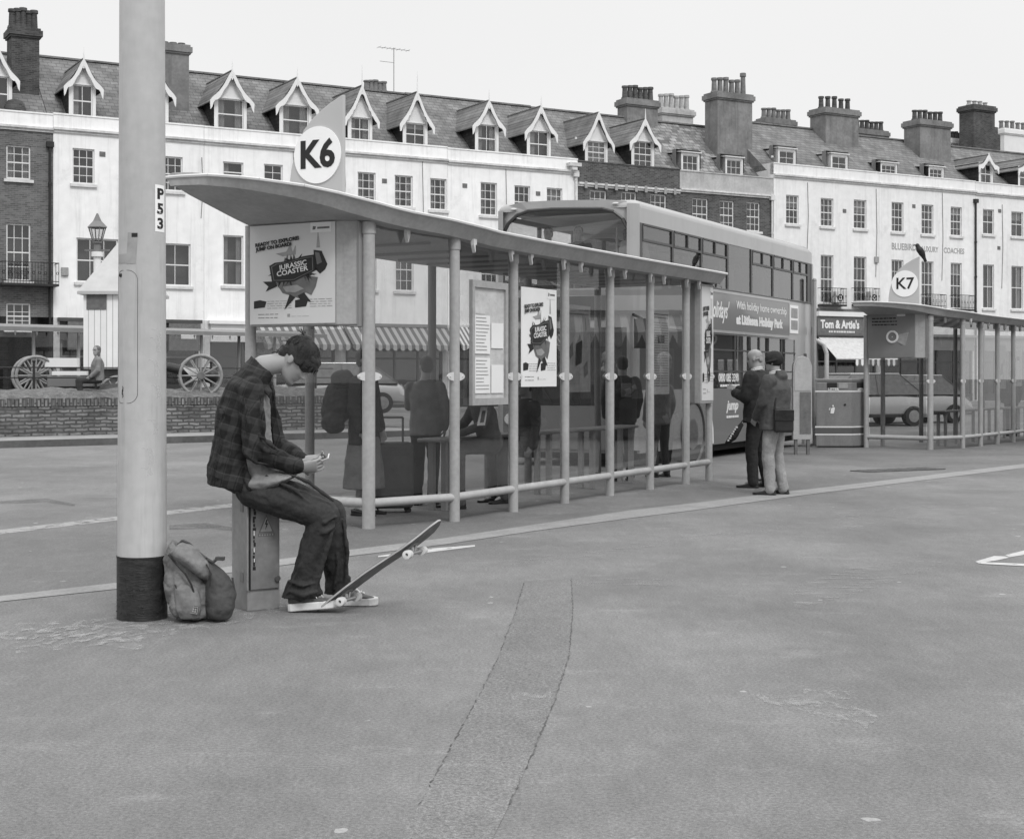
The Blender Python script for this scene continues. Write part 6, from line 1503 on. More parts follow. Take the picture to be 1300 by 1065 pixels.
# corners
for ysg in (0, 1):
    for k in range(5):
        t0, t1 = math.pi/2*k/5, math.pi/2*(k+1)/5; c = .16
        y0, x0 = c-c*math.sin(t0), c-c*math.cos(t0); y1, x1 = c-c*math.sin(t1), c-c*math.cos(t1)
        if ysg: y0, y1 = BW-y0, BW-y1
        mb.quad((x0-.0, y0, .3), (x1, y1, .3), (x1, y1, 4.3), (x0, y0, 4.3), 0)
# below the upper window
mb.box(0.0, .06, .161, BW-.161, 2.30, 2.95, 0); mb.box(.0, .06, .161, BW-.161, .25, 1.02, 2); mb.box(-.02, .0, .2, BW-.2, .3, .5, 2)
mb.box(.0, .06, .161, .24, 1.02, 2.30, 1); mb.box(.0, .06, BW-.24, BW-.161, 1.02, 2.30, 1)
mb.box(BL-.06, BL, .02, BW-.02, .3, 4.26, 0)
body = mk('body', mb, [M['bus'], M['bus_frame'], M['bus_mid']], bus); mk('roof', rb, M['bus'], bus, smooth=True)
mb = MB(); mb.slab([(fx(q[0])+.02, q[0], q[1]) for q in win], (.01, 0, 0)); mk('upper_windscreen', mb, M['busglass_front'], bus)
mb = MB()
for i in range(n-1):
    a, b = win[i], win[i+1]; mb.tube((fx(a[0])-.004, a[0], a[1]), (fx(b[0])-.004, b[0], b[1]), .03, n=6)
mk('windscreen_seal', mb, M['bus_frame'], bus)
mb = MB(); mb.box(.015, .03, .241, BW-.241, 1.03, 2.29); mk('windscreen', mb, M['busglass'], bus)
mb = MB(); mb.box(-.012, -.001, .45, BW-.45, 2.42, 2.82); db = mk('destination_display', mb, M['screen'], bus)
for y in (.36, BW-.36):
    mb = MB(); mb.ell((-.0, y, 4.31), (.02, .06, .02), n=10, k=6); mk('marker_lamp', mb, M['disc'], bus); 
    mb = MB(); mb.eloft([((-.03, y, .78), (0, .16, 0), (0, 0, .1)), ((.0, y, .78), (0, .18, 0), (0, 0, .12))]); mk('headlight', mb, M['disc'], bus)
mb = MB(); mb.tube((-.0, .05, 2.5), (-.25, -.2, 2.42), .025, n=6); mb.box(-.32, -.2, -.32, -.1, 1.95, 2.42); mk('mirror', mb, M['rubber'], bus)
for y in (1.1, 1.5):
    mb = MB(); mb.path([(-.012, y, 1.05), (-.02, y+.3, 1.5), (-.02, y+.35, 2.1)], .012, n=5); mk('wiper', mb, M['rubber'], bus)
for y in (0, BW):
    g_ = .018 if y == 0 else -.018
    for h in (uw if y == 0 else [(a, b, c, 4.16) for a, b, c, d in uw])+lw:
        mb = MB(); mb.slab([(h[0]+.001, y+g_, h[2]+.001), (h[1]-.001, y+g_, h[2]+.001), (h[1]-.001, y+g_, h[3]-.001), (h[0]+.001, y+g_, h[3]-.001)], (0, .006, 0)); wo = mk('window', mb, M['busglass' if y == 0 else 'busglass_front'], bus)
        if y == 0:
            mb = MB(); zt_ = h[3]-.27; y0_ = -.008
            if h in uw and h is not uw[3]:
                m2 = (h[0]+h[1])/2 if h is not uw[0] else None
                mb.box(h[0], h[1], y0_, .015, zt_-.02, zt_+.02)
                if m2: mb.box(m2-.02, m2+.02, y0_, .015, zt_+.021, h[3])
                mb.box(h[0], h[0]+.03, y0_, .015, zt_+.021, h[3]-.03); mb.box(h[1]-.03, h[1], y0_, .015, zt_+.021, h[3]-.03); mb.box(h[0]+.03, h[1]-.03, y0_, .015, h[3]-.03, h[3])
            elif h in lw:
                mb.box(h[0], h[1], y0_, .015, h[3]-.3, h[3]-.27); mb.box(h[0], h[1], y0_, .015, h[2]+.3, h[2]+.33)
            if mb.f: mk('window_frame', mb, M['bus_frame'], wo)
# inside: floors, seats
mb = MB(); mb.box(.2, BL-.1, .06, BW-.06, 2.42, 2.5); mb.box(.1, BL-.1, .06, BW-.06, .3, .4); mb.box(1.6, 1.65, .06, BW-.8, .4, 2.42); mk('deck_floor', mb, M['bus_in'], bus)
mb = MB(); mb.box(.4, BL-.4, .3, BW-.3, 4.18, 4.21); 
for x in (1.8, 3.4, 5.0, 6.6): mb.box(x, x+.05, .1, BW-.1, 4.1, 4.17)
mk('ceiling_panel', mb, M['white'], bus)
mb = MB()
for z in (2.5, .4):
    for i in range(9):
        x = 1.2+i*.95
        for y in (.5, 1.95):
            mb.box(x, x+.12, y-.42, y+.42, z+.45, z+1.05); mb.box(x-.4, x, y-.42, y+.42, z+.38, z+.46)
so_ = mk('seats', mb, M['mid_cloth'], bus); bevel(so_, .03)
mb = MB()
for i in range(5):
    for y in (.85, 1.65): mb.tube((1.2+i*1.9, y, 2.5), (1.2+i*1.9, y, 4.05), .02, n=6)
mk('grab_poles', mb, M['disc'], bus)
mb = MB(); mb.torus((.75, 1.75, 3.22), (1, 0, .3), .17, .02, n=16, k=6); mk('front_handrail', mb, M['disc'], bus)
# skirt, wheels, arches
for x in (2.6, 7.4):
    for y, s_ in ((.0, -1), (BW, 1)):
        mb = MB(); mb.tube((x, y+.0*s_, .48), (x, y-.28*s_, .48), .48, n=28); wh = mk('wheel', mb, M['rubber'], bus, smooth=True)
        mb = MB(); mb.tube((x, y+.012*s_, .48), (x, y-.05*s_, .48), .27, n=20); mk('rim', mb, M['chrome'], wh)
    mb = MB(); mb.torus((x, -.004, .5), (0, 1, 0), .56, .035, n=24, k=6); mk('wheel_arch', mb, M['bus_frame'], bus)
mb = MB(); mb.box(.4, BL-.3, .12, BW-.12, .12, .28); mk('underframe', mb, M['rubber'], bus)
mb = MB(); q = []
mb.slab([(2.2, -.004, .28), (3.62, -.004, .28), (3.60, -.004, .55), (3.50, -.004, .85), (3.3, -.004, 1.1), (3.05, -.004, 1.24), (2.2, -.004, 1.24)], (0, -.006, 0)); mk('body_graphic', mb, M['bus'], bus)
mb = MB(); pts = [(3.62, .28), (3.60, .55), (3.50, .85), (3.3, 1.1), (3.05, 1.24)]; mb.path([(a, -.012, b) for a, b in pts], .022, n=6); mk('body_graphic', mb, M['white'], bus)
# banner
mb = MB(); mb.box(.5, 8.35, -.03, -.001, 2.36, 3.05); bn = mk('banner', mb, M['bus_mid'], bus)
mb = MB(); mb.box(.48, 8.38, -.036, -.001, 3.051, 3.10); mb.box(.48, 8.38, -.036, -.001, 2.31, 2.359); mb.box(8.351, 8.39, -.036, -.001, 2.36, 3.05); mk('banner_frame', mb, M['bus'], bn)
def bt(body_, x0, x1, z, h_, off=.004, m='white', y=-.034, par=bn, shear=0):
    t = text_mb(body_, h_/.7, off, 'LEFT', depth=.004, shear=shear); xs = [v.x for v in t.v]; f_ = (x1-x0)/(max(xs)-min(xs)); m0 = min(xs)
    for v in t.v: v.x = (v.x-m0)*f_
    t.xf(frame((x0, y, z), (1, 0, 0))); return mk('lettering', t, M[m], par)
bt("holidays'", 3.42, 4.5, 2.72, .3, .006, shear=.35)
bt('With holiday home ownership', 4.9, 8.15, 2.86, .15, .003); bt('at Littlesea Holiday Park', 4.9, 7.9, 2.58, .16, .016)
mb = MB(); mb.box(8.5, 9.1, -.012, -.001, 2.42, 3.02); pn = mk('side_notice', mb, M['sign_white'], bus)
mb = MB(); mb.box(8.56, 9.04, -.016, -.0121, 2.5, 2.7); mb.box(8.56, 9.04, -.016, -.0121, 2.75, 2.96); mk('print', mb, M['ink_pale'], pn)
bt('0800 085 3390', 3.95, 5.1, 1.47, .15, .005, y=-.012, par=bus)
bt('jump', 4.4, 5.1, .95, .18, .008, y=-.006, par=bus, shear=.3)
mb = MB(); rnd = random.Random(5)
for x0, x1, z_ in ((4.05, 5.15, 1.33), (4.4, 5.1, .74)):
    x = x0
    while x < x1: q = rnd.uniform(.05, .13); mb.box(x, min(x1, x+q), -.014, -.008, z_-.022, z_+.022); x += q+.025
mk('small_print', mb, M['white'], bus)
mb = MB(); mb.box(.2, BL-.05, -.014, -.001, 3.105, 3.135); mk('trim_strip', mb, M['bus_frame'], bus)
mb = MB(); mb.box(9.55, 9.75, -.01, -.001, 1.7, 2.0); mb.box(9.1, 9.9, -.008, -.001, .5, 1.2); mk('engine_vent', mb, M['bus_frame'], bus)
mb = MB(); mb.box(BL-.06, BL+.02, -.02, .1, .4, 4.0); mk('rear_corner', mb, M['bus'], bus)
# passengers on the upper deck (the heads seen through the big windscreen)
def bpos(x, y, z): return bus.matrix_basis @ V((x, y, z))
for i, (x, y, lab, top, hr, tn) in enumerate([(1.0, 2.05, 'passenger in dark clothes at the far side of the upper deck front seats', 'mid_cloth', 'hair', 180), (1.05, 1.5, 'passenger with short hair beside the aisle at the front of the upper deck', 'dark_cloth', 'hair', 200),
        (1.9, .95, 'passenger in the second row of the upper deck behind the handrail', 'vest', 'hair', 180), (1.0, .45, 'passenger with pale hair at the near corner of the upper deck windscreen', 'light_cloth', 'hair_m', 190)]):
    person(lab, bpos(x, y, 2.5), ba+R(tn), pose='sit', hgt=1.68, top=top, legs='dark_cloth', hair=hr, vox=.03, bust=True, handlod=False, group='bus passengers', seat=.76)
for x, lab in ((6.6, 'dark passenger by a side window in the middle of the upper deck'), (8.3, 'passenger near the open rear hopper window of the upper deck')):
    person(lab, bpos(x, .5, 2.5), ba+R(180), pose='sit', hgt=1.68, top='dark_cloth', legs='dark_cloth', vox=.03, bust=True, handlod=False, group='bus passengers')
# ------------------------------------------------------------------ lamp column with its black band
PY = 8.78; PX = (180.5-CX)/F*PY
pol = thing('lamp_column', 'thick pale metal lamp column with a black band round its foot, nearest the camera', 'lamp column', (PX, PY, 0))
mb = MB(); r0, r1 = .1445, .131
zs = [.372, 1.0, 2.0, 3.0, 3.8, 5, 7, 9]; rr_ = lambda z: r0+(r1-r0)*min(z, 3.8)/3.8*(1 if z < 3.8 else 1)-(max(0, z-3.8)*.006)
n = 64
mb.loft([[V((rr_(z)*math.cos(2*math.pi*i/n), rr_(z)*math.sin(2*math.pi*i/n), z)) for i in range(n)] for z in zs]); mk('column', mb, M['pole'], pol, smooth=True)
mb = MB(); mb.loft([[V(((r0+.0025)*math.cos(2*math.pi*i/n), (r0+.0025)*math.sin(2*math.pi*i/n), z)) for i in range(n)] for z in (-.02, .19, .371)]); bb = mk('black_band', mb, M['pole_black'], pol, smooth=True)
mb = MB(); mb.loft([[V(((r0+.004)*math.cos(2*math.pi*i/n), (r0+.004)*math.sin(2*math.pi*i/n), z)) for i in range(n)] for z in (.362, .373)]); mk('band_edge', mb, M['rubber'], bb)
mb = MB(); rnd = random.Random(12)
for i in range(34):
    a = R(-90)+rnd.uniform(-1.2, 1.0); z = rnd.choice([.05, .085, .12, .155, .19]) ; mb.ell((math.cos(a)*(r0+.003), math.sin(a)*(r0+.003), z), .0045, n=6, k=4)
mk('rivets', mb, M['rubber'], bb)
def on_col(u, z, e=.0015):                        # u: arc length from the side facing the camera (+ to the right)
    va = math.atan2(-PY, -PX); a = va+u/rr_(z); return V(((rr_(z)+e)*math.cos(a), (rr_(z)+e)*math.sin(a), z))
def bend(mb_, u0, z0, e=.0015):
    out = MB(); out.f = mb_.f; out.m = mb_.m; out.v = [on_col(u0+v.x, z0+v.y, e+v.z) for v in mb_.v]; return out
def patch(u0, u1, z0, z1, name, m, e=.0015, par=pol, skew=0):
    g = MB(); k = 10
    for j in range(2):
        for i in range(k):
            a, b = u0+(u1-u0)*i/k, u0+(u1-u0)*(i+1)/k; c, d = z0+(z1-z0)*j/2, z0+(z1-z0)*(j+1)/2
            g.quad(on_col(a+skew*(c-z0), c, e), on_col(b+skew*(c-z0), c, e), on_col(b+skew*(d-z0), d, e), on_col(a+skew*(d-z0), d, e))
    return mk(name, g, M[m], par, fixn=False)
def zp(py): return H-(py-HY)/F*(PY-.14)
def up_(px):                                      # arc position seen at picture column px
    x = (px-180.5)/F*(PY-.05); return r0*.97*math.asin(max(-.98, min(.98, x/(r0*.955))))
lp = patch(up_(196), up_(207.5), zp(293), zp(233), 'number_plate', 'sign_white')
for ch, py in (('P', 245), ('5', 264), ('3', 283)):
    t = text_mb(ch, .085, .003, depth=.001, sx=1.35); tt = bend(t, up_(202.6), zp(py), .0028); mk('lettering', tt, M['ink'], lp)
s1 = patch(up_(161.5), up_(173), zp(335), zp(295), 'tape_patch', 'ink_pale', skew=.06); patch(up_(168), up_(175), zp(301), zp(296), 'tape_corner', 'ink', .003)
patch(up_(152), up_(164), zp(334), zp(322), 'old_sticker', 'ink_pale')
# access door: a rounded seam
mb = MB(); u0, u1, z0, z1, rc = up_(150.5), up_(175), zp(512), zp(343), .06; pts = []
def arc(cu, cz, a0, a1): return [(cu+rc*math.cos(a0+(a1-a0)*i/8), cz+rc*math.sin(a0+(a1-a0)*i/8)) for i in range(9)]
ring_ = arc(u1-rc, z1-rc, 0, math.pi/2)+arc(u0+rc, z1-rc, math.pi/2, math.pi)+arc(u0+rc, z0+rc, math.pi, 1.5*math.pi)+arc(u1-rc, z0+rc, 1.5*math.pi, 2*math.pi); ring_.append(ring_[0])
full = []
for a, b in zip(ring_, ring_[1:]):
    k = max(1, int(math.dist(a, b)/.05))
    for i in range(k): full.append((a[0]+(b[0]-a[0])*i/k, a[1]+(b[1]-a[1])*i/k))
full.append(full[0]); mb.path([on_col(a, b, -.0005) for a, b in full], .0022, n=5); dr = mk('access_door', mb, M['ink_mid'], pol)
mb = MB(); mb.ell(on_col(up_(155), zp(349), .002), (.012, .006, .012), n=10, k=5); mk('lock', mb, M['ink'], dr)
mb = MB(); rnd = random.Random(6)
for i in range(5):
    mb.path([on_col(up_(157)+.006*math.sin(k*2+i), zp(505)+.028*i/3+k*.01, .001) for k in range(4)], .002, n=4)
mk('scribble', mb, M['ink'], dr)
# chalk-like scratches on the right of the column
mb = MB(); rnd = random.Random(9)
SW = worn('pale_scratch', .62, .46, 9, (1, 1, 1), .25, .6)
M['scratch'] = SW
for (px, py, h_) in ((195, 440, 26), (193, 470, 30), (196, 500, 24), (192, 545, 26), (186, 582, 30), (196, 425, 16), (184, 600, 14)):
    for i in range(9):
        t0 = i/9*2.6-.6; t1 = (i+1)/9*2.6-.6
        P_ = lambda t, w_: on_col(up_(px)+.030*math.cos(t)*1.0+w_*.016, zp(py)+.055*math.sin(t)*h_/26, .0012)
        mb.quad(P_(t0, -1), P_(t0, 1), P_(t1, 1), P_(t1, -1))
mk('scratches', mb, SW, pol, fixn=False)
# lamp head out of frame
mb = MB(); mb.tube((0, 0, 8.9), (0, 0, 9.3), .09, .06, 16); mb.path([(0, 0, 9.2), (.8, -.4, 9.6), (1.6, -.8, 9.7)], [.05, .045, .04], n=10); mk('lamp_arm', mb, M['pole'], pol)
mb = MB(); mb.eloft([((1.4, -.7, 9.7), (.0, .1, 0), (0, 0, .05)), ((1.8, -.9, 9.68), (0, .2, 0), (0, 0, .08)), ((2.3, -1.15, 9.66), (0, .1, 0), (0, 0, .04))]); mk('lamp_head', mb, M['ink_pale'], pol, smooth=True)

# ------------------------------------------------------------------ metal cabinet
ca_ = R(34); c0 = V(((314-CX)/F*9.02, 9.02, 0))
cab = thing('metal_cabinet', 'low galvanised electricity cabinet with a warning triangle, the young man sits on it', 'cabinet', c0, ca_)
mb = MB(); mb.box(0, .215, 0, .235, .0, .745); o = mk('cabinet_body', mb, M['box_l'], cab); bevel(o, .004)
mb = MB(); mb.box(-.012, .227, -.012, .247, .746, .768); o = mk('cabinet_lid', mb, M['box'], cab); bevel(o, .004)
mb = MB(); mb.box(.012, .205, -.014, -.001, .13, .735); o = mk('cabinet_door', mb, M['box'], cab); bevel(o, .003); dr = o
mb = MB(); mb.box(-.008, .0, -.016, .01, .13, .74); mb.box(.006, .014, -.019, -.014, .13, .735, 1); mk('door_edge', mb, [M['box_l'], M['ink']], dr)
mb = MB(); mb.tube((.185, -.014, .66), (.185, -.024, .66), .013, n=12); mb.tube((.19, -.014, .19), (.19, -.03, .19), .018, n=12); mk('lock', mb, M['chrome'], dr)
mb = MB(); rnd = random.Random(21)
for i in range(16):
    z = .25+i*.024; mb.box(.032+rnd.uniform(-.004, .003), .045+rnd.uniform(-.004, .006), -.016, -.0141, z, z+rnd.uniform(.012, .026))
mk('tape_scribble', mb, M['ink'], dr)
mb = MB(); mb.box(.034, .04, -.0175, -.0161, .46, .49); mb.box(.034, .041, -.0175, -.0161, .36, .385); mb.box(.036, .042, -.0175, -.0161, .30, .32); mk('tape_scribble_pale', mb, M['white'], dr)
ws = thing_part('warning_sign', cab)
mb = MB(); mb.slab([(.068, -.0145, .475), (.168, -.0145, .475), (.118, -.0145, .585)], (0, -.0015, 0)); mb.slab([(.064, -.0145, .452), (.172, -.0145, .452), (.172, -.0145, .47), (.064, -.0145, .47)], (0, -.0015, 0)); mk('sign_plate', mb, M['ink_mid'], ws)
mb = MB()
mb.slab([(.078, -.0162, .481), (.158, -.0162, .481), (.118, -.0162, .569)], (0, -.0008, 0), 0)
for q in ([(.118, .555), (.108, .525), (.118, .525), (.11, .49), (.130, .532), (.119, .532), (.126, .555)],): mb.slab([(a, -.0172, b) for a, b in q], (0, -.0008, 0), 1)
for i in range(6): mb.slab([(.07+i*.017, -.0162, .456), (.08+i*.017, -.0162, .456), (.08+i*.017, -.0162, .466), (.07+i*.017, -.0162, .466)], (0, -.0006, 0), 0)
mk('sign_print', mb, [M['ink_pale'], M['ink']], ws)
mb = MB()
for z in (.17, .6): mb.box(-.004, -.001, .06, .1, z, z+.06)
mk('hinge', mb, M['box'], cab)

# ------------------------------------------------------------------ backpack leaning on the column
bp_c = V(((257-CX)/F*8.72, 8.72, 0))
bk = thing('backpack', 'slumped two tone grey canvas backpack on the ground between the column and the cabinet', 'backpack', bp_c)
def bq(px, py, dy=0): return W(px, py, 8.72+dy)-bp_c
mb = MB(); Yv = V((0, 1, 0))
def bs(c, hx, hz, hy, tilt=0.0): return (c, V((hx, 0, -tilt)), Yv*hy)
mb.eloft([bs(bq(249, 783), .125, 0, .10, .0), bs(bq(248, 776), .155, 0, .115), bs(bq(245, 755), .16, 0, .125), bs(bq(240, 735), .15, 0, .12, .02), bs(bq(236, 718), .13, 0, .10, .05), bs(bq(233, 704), .095, 0, .08, .06), bs(bq(230, 694), .055, 0, .05, .04)], n=22)
mb.ell(bq(220, 712, .02), (.045, .08, .10)); mb.ell(bq(247, 712, -.02), (.09, .07, .05), M=Matrix.Rotation(R(35), 3, 'Y'))
mb.ell(bq(232, 768, -.09), (.09, .05, .075))
o = mk('bag_body', mb, M['bag_l'], bk); soft(o, .007, 3, .045)
dd = o.modifiers.new('fine_folds', 'DISPLACE'); dd.texture = CT2; dd.strength = .018; dd.texture_coords = 'LOCAL'
mb = MB(); mb.eloft([bs(bq(241, 785, -.12), .055, 0, .045), bs(bq(240, 774, -.125), .075, 0, .055), bs(bq(238, 758, -.125), .075, 0, .052), bs(bq(236, 746, -.12), .066, 0, .042), bs(bq(235, 741, -.11), .05, 0, .03)], n=18)
o = mk('small_pocket', mb, M['bag_l'], bk); soft(o, .006, 2, .02)
mb = MB(); mb.eloft([(bq(216, 700, -.04), V((.01, 0, .01)), V((0, .06, 0))), (bq(226, 698, -.05), V((.02, 0, .045)), V((0, .10, 0))), (bq(243, 708, -.06), V((.03, 0, .055)), V((0, .11, 0))), (bq(258, 722, -.06), V((.03, 0, .045)), V((0, .10, 0))), (bq(268, 734, -.05), V((.01, 0, .015)), V((0, .06, 0)))], n=16)
o = mk('top_flap', mb, M['bag_l'], bk); soft(o, .006, 2, .03)
mb = MB(); mb.eloft([bs(bq(277, 784, -.05), .07, 0, .07), bs(bq(279, 772, -.06), .088, 0, .09), bs(bq(280, 755, -.06), .092, 0, .095), bs(bq(279, 738, -.05), .078, 0, .085, .02), bs(bq(272, 722, -.04), .055, 0, .07, .03), bs(bq(266, 712, -.03), .03, 0, .04, .02)], n=20)
o = mk('front_pocket', mb, M['bag_d'], bk); soft(o, .007, 3, .03)
mb = MB()
mb.path([bq(214, 704, -.10), bq(224, 716, -.13), bq(235, 728, -.145), bq(243, 742, -.15), bq(246, 752, -.15)], .006, n=6)
mb.path([bq(222, 742, -.13), bq(229, 758, -.15), bq(236, 778, -.15)], .004, n=6); mb.path([bq(262, 716, -.13), bq(268, 728, -.15), bq(266, 745, -.16)], .004, n=6)
mk('zip', mb, M['ink'], bk)
mb = MB()
mb.path([bq(250, 700, -.05), bq(262, 709, -.07), bq(270, 714, -.05), bq(277, 708, -.04), bq(283, 710, -.02)], .010, n=6); mb.box(0, .05, -.02, .02, 0, .02, M=Matrix.Translation(bq(274, 711, -.04)))
mb.path([bq(226, 692, -.02), bq(232, 686, -.02), bq(240, 690, -.03), bq(252, 700, -.04)], .009, n=6)
mb.path([bq(295, 733, -.06), bq(297, 745, -.06), bq(290, 760, -.08)], .007, n=6)
mk('strap', mb, M['bag_d'], bk)
mb = MB(); c = bq(245.5, 774, -.172); xd = V((.98, 0, -.15)).normalized(); zd = V((.15, .1, .98)).normalized()
mb.slab([c-xd*.03-zd*.024, c+xd*.03-zd*.024, c+xd*.03+zd*.024, c-xd*.03+zd*.024], (0, -.003, 0)); lb = mk('patch_label', mb, M['bag_d'], bk)
mb = MB()
for a in ((-.026, -.02, .026, -.017), (-.026, .017, .026, .02), (-.026, -.017, -.023, .017), (.023, -.017, .026, .017)):
    mb.slab([c+xd*a[0]+zd*a[1], c+xd*a[2]+zd*a[1], c+xd*a[2]+zd*a[3], c+xd*a[0]+zd*a[3]], (0, -.0045, 0))
for i in range(3):
    for j in range(2): mb.slab([c+xd*(-.018+i*.013)+zd*(-.012+j*.013), c+xd*(-.009+i*.013)+zd*(-.012+j*.013), c+xd*(-.009+i*.013)+zd*(-.003+j*.013), c+xd*(-.018+i*.013)+zd*(-.003+j*.013)], (0, -.0045, 0))
mk('label_print', mb, M['ink_pale'], lb)

# ------------------------------------------------------------------ skateboard tipped up under his foot
sk0 = W(430, 765, 9.02); sk0.z = .075
sk = thing('skateboard', 'dark worn skateboard tipped up with its tail under the seated man\'s shoe', 'skateboard', (sk0.x, sk0.y, 0))
def kq(px, py, dy=0): return W(px, py, 9.02+dy)-sk.location
prof = [kq(399, 775.2), kq(409, 773), kq(419, 767.5), kq(431, 758), kq(450, 743), kq(475, 724.5), kq(500, 708), kq(520, 695), kq(532, 686), kq(543, 677), (kq(552, 668)), kq(558.5, 661)]
wid = [.02, .062, .085, .096, .098, .098, .098, .098, .094, .085, .06, .015]
wv = V((.46, .88, .03)).normalized()
def deck_rows(off0, off1, sh_=1.0):
    rings = []
    for i, p in enumerate(prof):
        a = prof[max(0, i-1)]; b = prof[min(len(prof)-1, i+1)]; t = (b-a).normalized(); nrm = t.cross(wv).normalized()
        if nrm.z < 0: nrm = -nrm
        w_ = wid[i]*sh_; rings.append([p-wv*w_+nrm*off0, p+wv*w_+nrm*off0, p+wv*w_+nrm*off1, p-wv*w_+nrm*off1])
    return rings
mb = MB(); mb.loft(deck_rows(0, .010)); dk = mk('deck', mb, M['ply'], sk)
mb = MB(); mb.loft(deck_rows(.0102, .0115, .985)); mk('grip_tape', mb, M['rubber'], dk)
mb = MB(); mb.loft(deck_rows(-.0015, -.0002, .97)); mk('deck_underside', mb, M['deck'], dk)
for i0, i1, f_ in ((3, 4, .35), (7, 8, .15)):
    c = prof[i0].lerp(prof[i1], f_); t = (prof[i1]-prof[i0]).normalized(); nrm = t.cross(wv).normalized()
    if nrm.z > 0: nrm = -nrm
    tr_ = thing_part('truck', sk); mb = MB()
    Mb = Matrix((t, wv, nrm)).transposed().to_4x4(); Mb.translation = c
    mb.box(-.04, .04, -.028, .028, .001, .012, M=Mb); mb.caps([c+nrm*.012, c+nrm*.035-t*.01], [.018, .014]); mb.tube(c+nrm*.012+t*.03, c+nrm*.04, .009, n=8); mb.tube(c+nrm*.046-wv*.065, c+nrm*.046+wv*.065, .012, n=10)
    mb.tube(c+nrm*.046-wv*.105, c+nrm*.046+wv*.105, .004, n=8); mk('hanger', mb, M['chrome'], tr_)
    for s_ in (-1, 1):
        a = c+nrm*.046+wv*s_*.085; mb = MB(); k = 20
        d1, d2 = t, nrm; rings = []
        for off, r_ in ((-.018, .020), (-.015, .027), (.015, .027), (.018, .020)): rings.append([a+wv*off+(d1*math.cos(2*math.pi*i/k)+d2*math.sin(2*math.pi*i/k))*r_ for i in range(k)])
        mb.loft(rings); wh = mk('wheel', mb, M['wheel'], tr_, smooth=True)
        mb = MB(); mb.tube(a-wv*.0185, a+wv*.0185, .010, n=12); mk('bearing', mb, M['ink'], wh)

# ------------------------------------------------------------------ litter bin
b0 = G(1081, 569); d1 = V((-1, .10, 0)).normalized(); d2 = V((.62, .78, 0)).normalized(); Yb = b0.y
wL = 45.5/F*Yb; hB = 1.5
bn = thing('litter_bin', 'large grey twin litter bin with white bands, left of the K7 shelter', 'litter bin', b0)
wR = .56
lf = V((-1, .04, 0)).normalized(); rt_ = V((.80, .6, 0)).normalized()
p0 = V((0, 0, 0)); p1_ = lf*wL; p2_ = p1_+rt_*wR; p3_ = rt_*wR
def binp(z0, z1, grow=0.0, name='bin_body', m='bin', par=bn, mb=None):
    c = (p0+p2_)*.5; poly = [(q-c)*(1+grow)+c for q in (p0, p1_, p2_, p3_)]
    mb = mb or MB(); mb.prism([(q.x, q.y) for q in poly], z0, z1); return mk(name, mb, M[m], par)
o = binp(.03, 1.42); bevel(o, .03, 3)
o = binp(1.421, 1.485, .03, 'bin_top', 'bin'); bevel(o, .015)
o = binp(.0, .029, -.06, 'plinth', 'rubber')
for z in (1.20, .44, .28): binp(z, z+.028, .012, 'white_band', 'white')
o = binp(.309, .439, .006, 'grey_band', 'bin_d')
nL = V((lf.y, -lf.x, 0))
if nL.y > 0: nL = -nL
nR = V((rt_.y, -rt_.x, 0))
if nR.y > 0: nR = -nR
def onface(a, d, nn, u0, u1, z0, z1, name, m, e=.006, par=bn):
    mb = MB(); q = [a+d*u0+V((0, 0, z0)), a+d*u1+V((0, 0, z0)), a+d*u1+V((0, 0, z1)), a+d*u0+V((0, 0, z1))]; mb.slab([v+nn*.004 for v in q], nn*e); return mk(name, mb, M[m], par)
onface(p0, lf, nL, wL*.40, wL*.68, 1.29, 1.40, 'bin_opening', 'dark'); onface(p0, lf, nL, wL*.10, wL*.36, 1.28, 1.40, 'notice', 'ink_pale', .008)
onface(p0, rt_, nR, wR*.3, wR*.72, 1.28, 1.40, 'bin_opening', 'dark')
xd = -lf; t = text_mb('LITTER', .075, .003, depth=.004); t.xf(frame(p0+lf*wL*.5+nL*.012+V((0, 0, 1.255)), xd)); 
for v in t.v: v.z -= .0
o = mk('lettering', t, M['white'], bn)
t = text_mb('LITTER', .06, .003, depth=.004); t.xf(frame(p0+rt_*wR*.5+nR*.012+V((0, 0, 1.255)), rt_)); mk('lettering', t, M['white'], bn)
mb = MB(); c = p0+lf*wL*.52+nL*.006+V((0, 0, .83)); F_ = frame(c, xd)
for q in ([(-.05, -.09), (.02, -.09), (.045, .02), (.03, .05), (-.04, .02)], [(-.01, .055), (.02, .055), (.02, .09), (-.01, .09)], [(-.07, -.02), (-.05, .03), (-.06, .04), (-.085, -.01)]): mb.slab([F_ @ V((a, b, 0)) for a, b in q], nL*.006)
mk('tidy_symbol', mb, M['white'], bn)
mb = MB(); mb.tube(p0+lf*wL*.18+V((0, 0, .93)), p0+lf*wL*.18+V((0, 0, .93))+nL*.02, .022, n=10); mk('lock', mb, M['ink'], bn)
# slim pole, bent hoop and round topped panel beside it
pp = G(1034, 566); sp_ = thing('slim_pole', 'slim grey pole standing between the bus and the litter bin', 'pole', pp)
mb = MB(); mb.tube((0, 0, 0), (0, 0, 3.65), .045, n=12); mk('pole', mb, M['shelter'], sp_, smooth=True); mb = MB(); mb.tube((0, 0, 0), (0, 0, .05), .09, n=14); mb.ell((0, 0, 3.65), .05, n=10, k=6); mb.box(-.06, -.045, -.05, .05, 2.45, 2.62); mk('pole_fittings', mb, M['shelter_dark'], sp_)
hp = thing('steel_hoop', 'pale bent tubular hoop rising behind the litter bin', 'hoop', at_px(1040, 33.5))
z1 = H-(432-HY)/F*33.5-gz(33.5); mb = MB(); x0 = -.09; pts = [(-.12, 0, z1-.35), (-.12, 0, z1-.12), (-.02, 0, z1), (.1, 0, z1-.12), (.17, 0, z1-.35), (.17, 0, z1-.85), (.17, 0, 0)]
